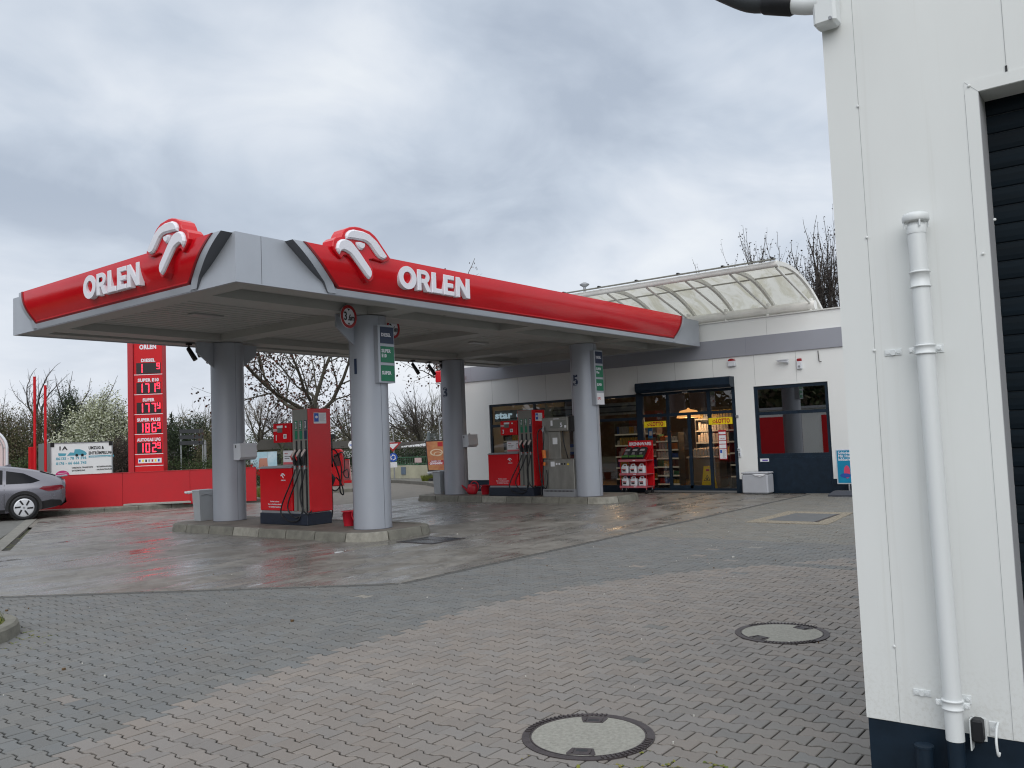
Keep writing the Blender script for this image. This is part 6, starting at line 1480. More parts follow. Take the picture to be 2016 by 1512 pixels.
# pale wall, green railing, dark hedge
a_, b_ = at(700, 942, 39), at(862, 944, 35.5); a_.z = b_.z = 0
sf = frame(a_, b_-a_); w = (b_-a_).length
o = thing('garden_wall', 'low pale yellow wall beyond the road, right of the traffic signs', 'wall', tuple(a_)); mb = MB(); mb.prism([(0, .05), (w, .05), (w, .66), (0, .66)], -.2, 0, mat('pale_yellow_wall', (.45, .44, .33), .8, var=.15, scale=1.5), sf); wl_ = mb.build('wall', o)
u_ = w*.585; mb = MB(); mb.prism([(u_, .28), (u_+.28, .28), (u_+.28, .60), (u_, .60)], 0, .03, mat('blue_grey_door', (.15, .20, .27), .5), sf); mb.build('meter_door', wl_)
GRN = mat('railing_green', (.06, .16, .09), .5)
o = thing('green_railing', 'green metal railing on top of the pale yellow wall', 'railing', tuple(a_))
mb = MB()
for z_ in (.70, 1.0): mb.prism([(0, z_), (w, z_), (w, z_+.03), (0, z_+.03)], -.12, -.09, GRN, sf)
mb.build('rail', o); mb = MB(); i = 0
while i*.11 < w: u_ = i*.11; mb.prism([(u_, .70), (u_+.012, .70), (u_+.012, 1.0), (u_, 1.0)], -.11, -.10, GRN, sf); i += 1
g_ = mb.build('bars', o); g_['kind'] = 'stuff'
for u_ in (0, w*.25, w*.5, w*.75, w-.05): mb = MB(); mb.prism([(u_, .6), (u_+.05, .6), (u_+.05, 1.06), (u_, 1.06)], -.13, -.08, GRN, sf); mb.build('post', o)
u_ = w*.73; mb = MB(); mb.prism([(u_, .78), (u_+.42, .78), (u_+.42, .98), (u_, .98)], -.08, -.07, mat('pink_board', (.6, .45, .45), .6), sf); mb.build('notice', o)
# mesh fence behind the poster stand
q = at(841.5, 850, 34.5); q2 = at(880, 850, 33.8); q.z = q2.z = 0; zt_ = at(841, 851, 34.5).z; sf = frame(q, q2-q); w = (q2-q).length+.5
o = thing('mesh_fence', 'grey double-rod mesh fence left of the column numbered 3', 'fence', tuple(q)); FG = mat('fence_grey', (.16, .19, .20), .5)
for u_ in (0, w-.06): mb = MB(); mb.prism([(u_, 0), (u_+.09, 0), (u_+.09, zt_), (u_, zt_)], -.05, .04, FG, sf); mb.build('post', o)
mb = MB()
for i in range(int(w/.05)): u_ = i*.05; mb.prism([(u_, .2), (u_+.008, .2), (u_+.008, zt_-.03), (u_, zt_-.03)], 0, .008, FG, sf)
for i in range(10): z_ = .25+i*.2; mb.prism([(0, z_), (w, z_), (w, z_+.012), (0, z_+.012)], .008, .018, FG, sf)
g_ = mb.build('mesh_panel', o); g_['kind'] = 'stuff'
# poster stand
D_ = 33.5; q = at(859, 946, D_); q.z = .12; sf = frame(q, pf)
o = thing('poster_stand', 'framed orange-brown poster on a wheeled foot left of the column numbered 3', 'advertising stand', tuple(q))
z0_, z1_ = at(858, 933, D_).z, at(858, 873, D_).z
mb = MB(); mb.prism([(-.32, z0_), (.62, z0_-.02), (.60, z1_+.02), (-.38, z1_)], 0, .06, BLKM, sf); f_ = mb.build('frame', o)
PO = mat('poster_orange', (.50, .25, .10), .5, col2=(.36, .10, .05), scale=3, detail=2)
mb = MB(); mb.prism([(-.28, z0_+.04), (.58, z0_+.02), (.56, z1_-.03), (-.34, z1_-.04)], .06, .065, PO, sf); p_ = mb.build('poster', o)
mb = MB(); zz = z0_; mb.prism([(-.27, zz+.24), (.56, zz+.24), (.56, zz+.34), (-.28, zz+.34)], .065, .068, LRED, sf); mb.prism([(-.2, zz+.34), (.45, zz+.34), (.45, zz+.42), (-.2, zz+.42)], .065, .068, mat('poster_crimson', (.3, .02, .03), .5), sf)
text(mb, 'GEWINNEN!', .11, sf @ Matrix.Translation((-.23, zz+.255, .069)), WHITE, .001, .05, width=.50); text(mb, 'TANKEN UND', .06, sf @ Matrix.Translation((-.18, zz+.36, .069)), WHITE, .001, .04, width=.4)
for (r0, cx__, cz__) in ((.25, .05, .72), (.16, .1, .66)): ring_mesh(mb, oval(cx__, zz+cz__, r0, r0*.55, 24), oval(cx__, zz+cz__, r0*.8, r0*.40, 24), .065, .07, sf, mat('poster_cream', (.62, .50, .36), .5))
mb.prism([(.1, zz+.95), (.3, zz+.95), (.3, zz+1.12), (.1, zz+1.12)], .065, .07, LRED, sf); mb.build('print', p_)
mb = MB(); mb.prism([(-.30, 0), (.55, 0), (.50, .09), (-.25, .09)], -.2, .3, BLKM, sf); mb.prism([(.0, .09), (.05, .09), (.05, z0_), (.0, z0_)], .01, .05, BLKM, sf); mb.build('foot', o)
# far street lamp
q = at(866, 870, 55); q.z = 0; o = thing('street_lamp', 'distant slim street lamp above the mesh fence', 'street lamp', tuple(q)); zt_ = at(866, 825, 55).z
mb = MB(); mb.cyl((q.x, q.y, 0), (q.x, q.y, zt_), .06, GREYM, 8, .04); mb.build('pole', o); mb = MB(); e_ = Vector((q.x, q.y, zt_))+pf*.3; mb.tube([(q.x, q.y, zt_), (e_.x, e_.y, zt_+.08)], [.05, .10], GREYM, 8); mb.build('lamp_head', o)
o = thing('round_sign', 'small round white sign above the name board behind the front pump', 'road sign', tuple(at(693, 900, 46))); q = at(694, 876, 46); mb = MB(); mb.cyl((q.x, q.y, 0), (q.x, q.y, q.z), .03, GREYM, 8); mb.build('post', o); mb = MB(); sf = frame(q, pf); mb.prism(oval(0, 0, .22, .24, 20), .03, .05, PAPER, sf); mb.prism([(-.15, -.03), (.15, -.03), (.15, .03), (-.15, .03)], .05, .055, BLUE, sf); mb.build('sign_plate', o)

# =================================================================== GREY CAR (rear half in view)
car = thing('parked_car', 'grey sloping-roof car with white aero wheels, parked before the red wall', 'car', (0, 0, 0))
CARM = mat('car_grey', (.17, .17, .20), .28, metal=.35, coat=.5, var=.02, scale=1); CGL = mat('car_glass', (.006, .007, .010), .15, spec=.12); CBL = mat('car_black_trim', (.012, .012, .014), .5)
# local frame: x = towards the front, y = towards the camera side, z up; wheel contact of the visible rear wheel at (.95, side, 0)
# stations: x, then side line as (half-width, z) points from sill to roof centre
ST = [  # x : sill, mid, shoulder, belt, roof edge, roof top ; heights
 (0.00, [(.62, .42), (.72, .54), (.76, .70), (.73, .90), (.60, .97), (.0, .99)]),
 (0.10, [(.76, .34), (.83, .52), (.85, .72), (.82, .92), (.65, 1.04), (.0, 1.06)]),
 (0.32, [(.84, .28), (.895, .50), (.90, .74), (.85, .93), (.68, 1.13), (.0, 1.16)]),
 (0.62, [(.86, .24), (.915, .50), (.92, .76), (.86, .94), (.69, 1.225), (.0, 1.265)]),
 (0.95, [(.86, .22), (.925, .50), (.93, .77), (.865, .945), (.69, 1.30), (.0, 1.345)]),
 (1.40, [(.85, .20), (.91, .48), (.92, .77), (.865, .945), (.685, 1.375), (.0, 1.42)]),
 (1.95, [(.85, .19), (.905, .47), (.915, .76), (.865, .94), (.68, 1.415), (.0, 1.46)]),
 (2.60, [(.85, .19), (.905, .47), (.915, .75), (.865, .93), (.68, 1.39), (.0, 1.435)]),
 (3.05, [(.85, .19), (.905, .47), (.915, .74), (.865, .92), (.69, 1.24), (.0, 1.30)]),
 (3.45, [(.85, .20), (.91, .48), (.915, .73), (.86, .88), (.72, .98), (.0, 1.02)]),
 (3.95, [(.85, .22), (.90, .48), (.88, .70), (.78, .80), (.60, .85), (.0, .88)]),
 (4.25, [(.74, .24), (.80, .44), (.76, .60), (.66, .68), (.5, .72), (.0, .74)]),
 (4.32, [(.60, .28), (.66, .42), (.62, .54), (.55, .60), (.4, .62), (.0, .64)])]
ang = atan2(.40, -.92)
cpos = Vector((9.98, 24.05, 0))
f_ = Vector((cos(ang), sin(ang), 0)); s_ = Vector((sin(ang), -cos(ang), 0))     # s_ : side direction
if s_.dot(Vector((-.39, -.92, 0))) < 0: s_ = -s_
CM = Matrix((f_, s_, Vector((0, 0, 1)))).transposed().to_4x4(); CM.translation = cpos-f_*.97-s_*.92
Tc = lambda x_, y_, z_: tuple(CM @ Vector((x_, y_, z_)))
def interp_stations(ST, sub=3):
    out = []
    for i in range(len(ST)-1):
        p0, p1, p2, p3 = ST[max(0, i-1)], ST[i], ST[i+1], ST[min(len(ST)-1, i+2)]
        for q in range(sub):
            t = q/sub; c = lambda a, b, c_, d_: .5*((2*b)+(-a+c_)*t+(2*a-5*b+4*c_-d_)*t*t+(-a+3*b-3*c_+d_)*t**3)
            x_ = p1[0]+(p2[0]-p1[0])*t
            out.append((x_, [(c(p0[1][k][0], p1[1][k][0], p2[1][k][0], p3[1][k][0]), c(p0[1][k][1], p1[1][k][1], p2[1][k][1], p3[1][k][1])) for k in range(6)]))
    out.append(ST[-1]); return out
SS = interp_stations(ST, 4)
WR = .325; wheels = [(.97, WR), (3.55, WR)]
mb = MB(); v = []; nS = len(SS); rowN = 14
def section(s):
    pts = s[1]; P = []
    for k in range(5):
        P.append(pts[k])
        a, b_ = pts[k], pts[k+1]
        if k in (2,): P.append(((a[0]*.55+b_[0]*.45)+.004, (a[1]*.5+b_[1]*.5)))
        elif k == 4: P.append((a[0]*.5, a[1]*.35+b_[1]*.65+.008))
    P.append(pts[5]); return P
secs = [section(s) for s in SS]; K_ = len(secs[0])
def arch_push(x_, y_, z_):
    for wx_, wr in wheels:
        dx_, dz_ = x_-wx_, z_-wr
        r = sqrt(dx_*dx_+dz_*dz_)
        if r < .385 and z_ < .8:
            k = .385/max(r, .01)
            if dz_ > -.05: return wx_+dx_*k, y_, wr+dz_*k
    return x_, y_, z_
for s, sec in zip(SS, secs):
    full = [(y_, z_) for y_, z_ in sec]+[(-y_, z_) for y_, z_ in sec[-2::-1]]
    for y_, z_ in full: v.append(Tc(s[0], y_, z_))
NF = 2*K_-1; f = []
for i in range(nS-1):
    for k in range(NF-1): f.append((i*NF+k, (i+1)*NF+k, (i+1)*NF+k+1, i*NF+k+1))
f += [tuple(range(NF)), tuple((nS-1)*NF+k for k in range(NF-1, -1, -1))]
mb.add(v, f, CARM, True); body = mb.build('body', car)
def side_y(x_, z_):
    "half width of the body surface at a spot of the side"
    for i in range(nS-1):
        if SS[i][0] <= x_ <= SS[i+1][0]:
            t = (x_-SS[i][0])/(SS[i+1][0]-SS[i][0]+1e-9); P = [(a[0]+(b_[0]-a[0])*t, a[1]+(b_[1]-a[1])*t) for a, b_ in zip(secs[i], secs[i+1])]
            for a, b_ in zip(P, P[1:]):
                if a[1] <= z_ <= b_[1]: q = (z_-a[1])/(b_[1]-a[1]+1e-9); return a[0]+(b_[0]-a[0])*q
            return P[0][0]
    return .8
def side_patch(P, mt, name, parent, off=.006, both=True, n=1):
    "thin patch following the body side, P a polygon in (x, z) with grid refinement"
    for sg in ((1, -1) if both else (1,)):
        mb = MB(); import itertools
        xs_ = sorted(set([p[0] for p in P])); x0_, x1_ = min(xs_), max(xs_); cols = 14; vv = []; ff = []
        def zr(x_):
            zs = []
            for (a, b_) in zip(P, P[1:]+P[:1]):
                if min(a[0], b_[0])-1e-9 <= x_ <= max(a[0], b_[0])+1e-9 and abs(a[0]-b_[0]) > 1e-9: zs.append(a[1]+(b_[1]-a[1])*(x_-a[0])/(b_[0]-a[0]))
            return (min(zs), max(zs)) if zs else (0, 0)
        for i in range(cols+1):
            x_ = x0_+(x1_-x0_)*min(.9995, max(.0005, i/cols)); lo, hi = zr(x_)
            for j in range(5): z_ = lo+(hi-lo)*j/4; vv.append(Tc(x_, sg*(side_y(x_, z_)+off), z_))
        for i in range(cols):
            for j in range(4): a = i*5+j; ff.append((a, a+5, a+6, a+1))
        mb.add(vv, ff, mt, True); mb.build(name, parent)
side_patch([(.60, 1.01), (.80, .955), (1.38, .955), (1.38, 1.30), (.98, 1.22)], CGL, 'rear_window', car)
side_patch([(1.46, .955), (2.30, .955), (2.30, 1.35), (1.90, 1.375), (1.46, 1.32)], CGL, 'door_window', car)
side_patch([(2.38, .955), (3.30, .94), (2.95, 1.20), (2.60, 1.335), (2.38, 1.345)], CGL, 'door_window', car)
side_patch([(.02, .79), (.14, .745), (.40, .715), (.62, .80), (.54, .855), (.08, .875)], mat('tail_lamp', (.16, .012, .02), .15, coat=.6), 'tail_lamp', car)
side_patch([(.06, .34), (.10, .47), (.34, .50), (.57, .46), (.57, .25)], CBL, 'lower_trim', car, .008)
side_patch([(1.40, .20), (1.40, .29), (3.1, .29), (3.1, .20)], CBL, 'sill_trim', car, .008)
side_patch([(1.415, .34), (1.425, .34), (1.425, .95), (1.415, .95)], CBL, 'door_gap', car, .003)
side_patch([(2.33, .30), (2.34, .30), (2.34, .95), (2.33, .95)], CBL, 'door_gap', car, .003)
for x_ in (1.58, 2.50):
    for sg in (1, -1): mb = MB(); mb.tube([Tc(x_, sg*(side_y(x_, .74)+.012), .735), Tc(x_+.03, sg*(side_y(x_, .74)+.03), .74), Tc(x_+.17, sg*(side_y(x_, .74)+.03), .74), Tc(x_+.20, sg*(side_y(x_, .74)+.012), .735)], .014, CARM, 8); mb.build('door_handle', car)
# wheel arches and wheels
for wx_, wr in wheels:
    for sg in (1, -1):
        Y_ = .925
        mb = MB(); n_ = 22; v = []; f = []
        for k in range(n_+1):
            a = -.18+(pi+.36)*k/n_
            for r, yy in ((.355, Y_-.06), (.355, Y_+.012), (.425, Y_+.014), (.43, Y_-.06)): v.append(Tc(wx_+r*cos(a), sg*yy, max(.19, wr+.01+r*sin(a))))
        for k in range(n_):
            for q in range(4): f.append((k*4+q, k*4+(q+1) % 4, k*4+4+(q+1) % 4, k*4+4+q))
        mb.add(v, f, CBL); mb.build('wheel_arch', car)
        mb = MB(); mb.cyl(Tc(wx_, sg*(Y_-.10), wr), Tc(wx_, sg*(Y_+.004), wr), .36, mat('arch_dark', (.003, .003, .003), .9), 28); mb.build('wheel_well', car)
        mb = MB(); ax = Matrix(((f_.x, 0, s_.x*sg), (f_.y, 0, s_.y*sg), (0, 1, 0))).to_4x4()
        C_ = Vector(Tc(wx_, sg*.72, wr))
        mb.lathe(C_, [(.20, 0), (.31, .01), (.325, .04), (.325, .19), (.315, .215), (.285, .222), (.24, .215)], BLACK, 40, axis=ax); tyre = mb.build('wheel', car)
        mb = MB(); mb.lathe(C_, [(.0, .16), (.238, .16), (.242, .212), (.23, .222), (.20, .226), (.04, .232), (.0, .232)], mat('rim_white', (.62, .64, .68), .35, metal=.2), 40, axis=ax); rim = mb.build('rim', tyre)
        mb = MB()
        RM = ax.copy(); RM.translation = C_
        for k in range(6):
            fr_ = RM @ Matrix.Rotation(k*2*pi/6+.25, 4, 'Z'); mb.prism([(.075, -.020), (.205, -.060), (.212, -.020), (.08, .022)], .225, .2345, BLACK, fr_)
        mb.prism(oval(0, 0, .028, .028, 16), .23, .236, GREYM, RM); mb.build('rim_openings', rim)
# rear spoiler, glass, bumper
mb = MB(); mb.add([Tc(.16, -.64, 1.06), Tc(.16, .64, 1.06), Tc(-.05, .60, 1.095), Tc(-.05, -.60, 1.095), Tc(.20, -.64, 1.10), Tc(.20, .64, 1.10), Tc(-.06, .60, 1.11), Tc(-.06, -.60, 1.11)], [(0, 1, 2, 3), (7, 6, 5, 4), (0, 4, 5, 1), (1, 5, 6, 2), (2, 6, 7, 3), (3, 7, 4, 0)], CARM); mb.build('spoiler', car)
mb = MB(); mb.add([Tc(.22, -.58, 1.13), Tc(.22, .58, 1.13), Tc(.60, .58, 1.262), Tc(.60, -.58, 1.262)], [(0, 1, 2, 3)], CGL); mb.build('rear_screen', car)
mb = MB(); mb.add([Tc(-.012, y_, z_) for y_, z_ in ((-.70, .80), (.70, .80), (.68, .86), (-.68, .86))], [(0, 1, 2, 3)], mat('tail_strip', (.22, .015, .02), .2)); mb.build('light_strip', car)
mb = MB(); mb.add([Tc(x_, y_, z_) for x_, y_, z_ in ((-.03, -.66, .40), (-.03, .66, .40), (.0, .70, .56), (.0, -.70, .56), (.12, -.8, .30), (.12, .8, .30))], [(0, 1, 2, 3), (4, 5, 1, 0)], CBL); mb.build('rear_bumper', car)
mb = MB(); mb.add([Tc(-.016, y_, z_) for y_, z_ in ((-.26, .60), (.26, .60), (.26, .71), (-.26, .71))], [(0, 1, 2, 3)], PAPER); mb.build('number_plate', car)
mb = MB(); mb.add([Tc(x_, y_, z_) for x_, y_, z_ in ((1.28, 0, 1.40), (1.50, 0, 1.42), (1.30, 0, 1.48), (1.28, .02, 1.40), (1.50, .02, 1.42), (1.30, .02, 1.48))], [(0, 1, 2), (5, 4, 3), (0, 3, 4, 1), (1, 4, 5, 2), (2, 5, 3, 0)], CARM); mb.build('roof_antenna', car)

# white garage building out of frame to the left (it is what the right shop window mirrors)
o = thing('garage_building', 'white garage building mirrored in the right window of the shop', 'building', (-7, 15, 0))
mb = MB(); mb.box(-13, -7, 12.2, 24, 0, 2.7, WALLW); w_ = mb.build('wall', o); mb = MB(); mb.box(-13.2, -6.8, 12, 24.2, 2.7, 2.85, GREYM); mb.build('roof', o)
for y_ in (13.2, 17, 20.8): mb = MB(); mb.box(-6.99, -6.95, y_, y_+2.6, .02, 2.3, REDP); mb.build('garage_door', o)
# =================================================================== TREES AND PLANTS
BARK = mat('bark_olive', (.060, .055, .040), .9, var=.35, scale=6, bump=.5, bscale=30)
BARKD = mat('bark_dark', (.032, .028, .026), .9)
TWIG = mat('twig_brown', (.050, .040, .034), .9)
TWIGG = mat('twig_greenish', (.085, .080, .045), .9)
def grow(mb, p, d, L, r, lev, rng, P):
    "recursive branch; P: dict of per-level settings"
    seg = max(3, int(4-lev*.4)+1); pts = [p.copy()]; rs = [r]; q = p.copy(); dd = d.copy()
    tip = r*P['taper']
    for i in range(seg):
        dd = (dd+Vector((rng.gauss(0, 1), rng.gauss(0, 1), rng.gauss(0, 1)))*P['wob']+Vector((0, 0, P['up'][min(lev, len(P['up'])-1)]))).normalized()
        q = q+dd*(L/seg); pts.append(q.copy()); rs.append(r+(tip-r)*(i+1)/seg)
    ns = 8 if lev == 0 else 5 if lev == 1 else 4 if lev == 2 else 3
    mb.tube(pts, rs, P['bark'] if lev < 2 else P['twig'], ns, False, lev < 2)
    if lev >= P['levels']:
        P['tips'].append((pts[-1], dd)); P['tips'].append((pts[len(pts)//2], dd)); return
    n = P['n'][min(lev, len(P['n'])-1)]
    for k in range(n):
        t = P['start'][min(lev, len(P['start'])-1)]; t = t+(1-t)*(k+rng.random())/n if n > 1 else 1
        t = min(.999, t); i = int(t*seg); a = pts[i].lerp(pts[i+1], t*seg-i); dl = (pts[i+1]-pts[i]).normalized()
        ax = dl.orthogonal().normalized(); ax.rotate(Matrix.Rotation(k*2.4+rng.uniform(-.6, .6), 3, dl))
        s = P['spread'][min(lev, len(P['spread'])-1)]*rng.uniform(.75, 1.25)
        nd = (dl*cos(s)+ax*sin(s)).normalized(); rr = rs[i]*P['rr']*rng.uniform(.8, 1.05)
        grow(mb, a, nd, L*P['lr'][min(lev, len(P['lr'])-1)]*rng.uniform(.75, 1.15)*(1.1-.35*t if lev else 1), max(rr, P['rmin']), lev+1, rng, P)
    # continuation
    if P.get('lead', True) and lev < P['levels']:
        grow(mb, pts[-1], dd, L*.7, max(tip, P['rmin']), lev+1, rng, P)
def leaflets(mb, tips, rng, n, size, mt, spread, asp=.6, droop=0.):
    mats_ = mt if isinstance(mt, list) else [mt]
    for t, d in tips:
        for k in range(n):
            c = t+Vector((rng.gauss(0, spread), rng.gauss(0, spread), rng.gauss(0, spread)-droop)); s = size*rng.uniform(.6, 1.3)
            a = Vector((rng.gauss(0, 1), rng.gauss(0, 1), rng.gauss(0, 1))).normalized(); b = a.orthogonal().normalized()*asp; b.rotate(Matrix.Rotation(rng.uniform(0, 6.28), 3, a))
            mb.add([c-a*s*.5, c+b*s*.5, c+a*s*.5, c-b*s*.5], [(0, 1, 2, 3)], mats_[rng.randrange(len(mats_))])
def tree(name, label, px, D_, height, trunk_h, r, seed, group=None, leaf=None, base=None, **kw):
    rng = random.Random(seed); p = base if base else at(px, 900, D_); p = Vector((p.x, p.y, 0))
    P = dict(levels=4, n=[4, 4, 4, 3], start=[.35, .25, .2], spread=[.75, .6, .6, .6], lr=[.75, .6, .6, .55], up=[0, .05, .06, .06], wob=.10, taper=.6, rr=.6, rmin=.006, bark=BARK, twig=TWIG, tips=[]); P.update(kw); P['tips'] = []
    o = thing(name, label, 'tree', tuple(p), group)
    mb = MB(); top = p+Vector((0, 0, trunk_h)); mb.tube([p, p+Vector((0, 0, .2)), p+Vector((rng.uniform(-.05, .05), 0, trunk_h*.5)), top], [r*1.35, r*1.08, r, r*.92], P['bark'], 12, False); mb.build('trunk', o)
    mb = MB(); m0 = P.get('mains', 4)
    L0 = (height-trunk_h)*P.get('l0', .45)
    for k in range(m0):
        a = 2*pi*k/m0+rng.uniform(-.4, .4)+P.get('rot', 0); s = P['spread0']*rng.uniform(.7, 1.2) if 'spread0' in P else .7
        if k == 0 and P.get('leader', True): s = .08
        dv = Vector((sin(s)*cos(a), sin(s)*sin(a), cos(s))); grow(mb, top-Vector((0, 0, rng.uniform(0, .25)*min(1, trunk_h*.2))), dv, L0*rng.uniform(.85, 1.15), r*P.get('r0', .62), 0, rng, P)
    if leaf: leaflets(mb, P['tips'], rng, *leaf)
    mb.build('crown', o); return o
SEEDM = [mat('dead_leaf', (.050, .022, .014), .85), mat('dead_leaf_red', (.085, .030, .020), .85), mat('dead_leaf_dark', (.025, .016, .012), .9)]
# plane tree behind the front pump, keeping brown seed clusters
tree('maple_tree', 'large tree with dark brown leaf clusters standing behind the front pump', 0, 0, 6.9, 2.9, .19, 5, 'trees with brown clusters behind the canopy', (3, .105, SEEDM, .13, .75, .12), base=at(620, 900, 31),
     mains=6, spread0=1.22, l0=.68, n=[4, 4, 3], levels=3, spread=[.6, .65, .7], lr=[.62, .6, .55], up=[.10, .03, .0, -.02], wob=.14, rmin=.005, rr=.5, r0=.42, bark=BARK, twig=BARK, start=[.25, .2, .2])
tree('maple_tree', 'tree with dark brown leaf clusters seen between the columns numbered 1 and 3', 0, 0, 6.8, 3.0, .18, 9, 'trees with brown clusters behind the canopy', (3, .10, SEEDM, .13, .75, .12), base=at(925, 900, 34),
     mains=6, spread0=1.25, l0=.70, n=[4, 4, 3], levels=3, spread=[.6, .65, .7], lr=[.62, .6, .55], up=[.10, .03, .0, -.02], wob=.14, rmin=.005, rr=.5, r0=.42, bark=BARK, twig=BARK, start=[.25, .2, .2], rot=.5)
# bare trees at the left
BG = 'bare trees beyond the road'
ROUND = dict(levels=4, n=[3, 3, 3, 3], spread0=.75, mains=5, l0=.40, rr=.52, lr=[.7, .62, .6, .6], spread=[.6, .6, .55, .55], up=[.08, .06, .05], wob=.13, rmin=.006)
TALL = dict(levels=3, n=[3, 3, 3], spread0=.50, mains=3, l0=.45, lr=[.62, .55, .5], spread=[.5, .5, .5], up=[.14, .08, .06], wob=.13, rmin=.007, rr=.5, r0=.5, bark=BARKD, twig=TWIG)
tree('bare_tree', 'tall dark bare tree with a knotted forked top behind the taller red pole', 78, 52, 7.3, 3.6, .16, 21, BG, **TALL)
tree('bare_tree', 'slim bare tree with fine pale twigs between the two dark ones on the left', 112, 56, 5.9, 2.6, .12, 22, BG, None, None, **dict(ROUND, twig=mat('twig_pale', (.14, .12, .10), .9), spread0=.55))
tree('bare_tree', 'dark bare tree leaning right above the blossom shrub', 150, 52, 7.0, 3.4, .17, 33, BG, **dict(TALL, spread0=.75, mains=4, leader=False))
tree('budding_tree', 'bare tree with fresh yellow-green buds behind the leaning dark tree', 158, 60, 6.6, 2.2, .13, 24, BG, (1, .09, [mat('bud_green', (.16, .17, .06), .8)], .08, .7, 0), **dict(ROUND, n=[3, 3, 3, 3]))
tree('bare_tree', 'brown bare tree at the far left edge above the arched sign', 12, 50, 5.0, 1.4, .14, 25, BG, **dict(ROUND, spread0=.8))
tree('bare_tree', 'pale bare tree with fine twigs just right of the far left column', 512, 62, 6.3, 2.0, .15, 26, BG, None, None, **dict(ROUND, twig=mat('twig_pale', (.14, .12, .10), .9)))
tree('bare_tree', 'small bare tree behind the display box of the pump numbered 1', 556, 58, 4.6, 1.6, .12, 27, BG, **ROUND)
tree('bare_tree', 'round bare tree seen between the front pump and the column numbered 1', 696, 55, 5.3, 1.5, .15, 28, BG, **dict(ROUND, mains=6))
tree('bare_tree', 'broad dense bare tree above the hedge between the columns numbered 1 and 3', 832, 56, 5.4, 1.5, .17, 29, BG, **dict(ROUND, mains=7, n=[4, 4, 3, 3]))
tree('bare_tree', 'bare tree with pale tips behind the mesh fence', 866, 64, 5.6, 1.6, .14, 30, BG, None, None, **dict(ROUND, twig=TWIGG))
tree('bare_tree', 'thin bare tree right of the price pylon behind the evergreen hedge', 398, 62, 5.3, 2.0, .11, 31, BG, None, None, **dict(ROUND, twig=TWIGG, spread0=.5))
tree('bare_tree', 'thin bare tree with greenish tips between the pylon and the direction sign', 345, 66, 5.0, 2.0, .11, 43, BG, None, None, **dict(ROUND, twig=TWIGG, spread0=.5))
# behind the shop
ASH = dict(levels=4, n=[3, 3, 3, 2], spread0=.45, mains=6, l0=.47, rr=.5, lr=[.66, .6, .6, .55], spread=[.42, .42, .45, .5], up=[.12, .12, .14, .15], wob=.10, rmin=.007, bark=BARKD, twig=TWIG)
BUDD = [mat('bud_dark', (.03, .022, .02), .9)]
tree('ash_tree', 'bare tree with dense upright twigs behind the right end of the roof awning', 0, 0, 11.0, 4.4, .20, 51, 'bare trees behind the shop', (1, .10, BUDD, .04, .8, 0), base=at(1592, 800, 45), **ASH)
tree('ash_tree', 'bare tree half hidden behind the wash hall edge, right of the awning', 0, 0, 10.6, 4.2, .2, 52, 'bare trees behind the shop', (1, .10, BUDD, .04, .8, 0), base=at(1650, 800, 46), **ASH)
tree('ash_tree', 'lower bare treetop showing above the top edge of the roof awning', 0, 0, 10.6, 4.2, .16, 53, 'bare trees behind the shop', (1, .10, BUDD, .04, .8, 0), base=at(1515, 800, 48), **dict(ASH, spread0=.55))
tree('bare_tree', 'distant bare treetop peeping over the red fascia of the canopy', 0, 0, 12.6, 8, .16, 54, BG, base=at(872, 800, 62), **dict(TALL, mains=5, spread0=.8))

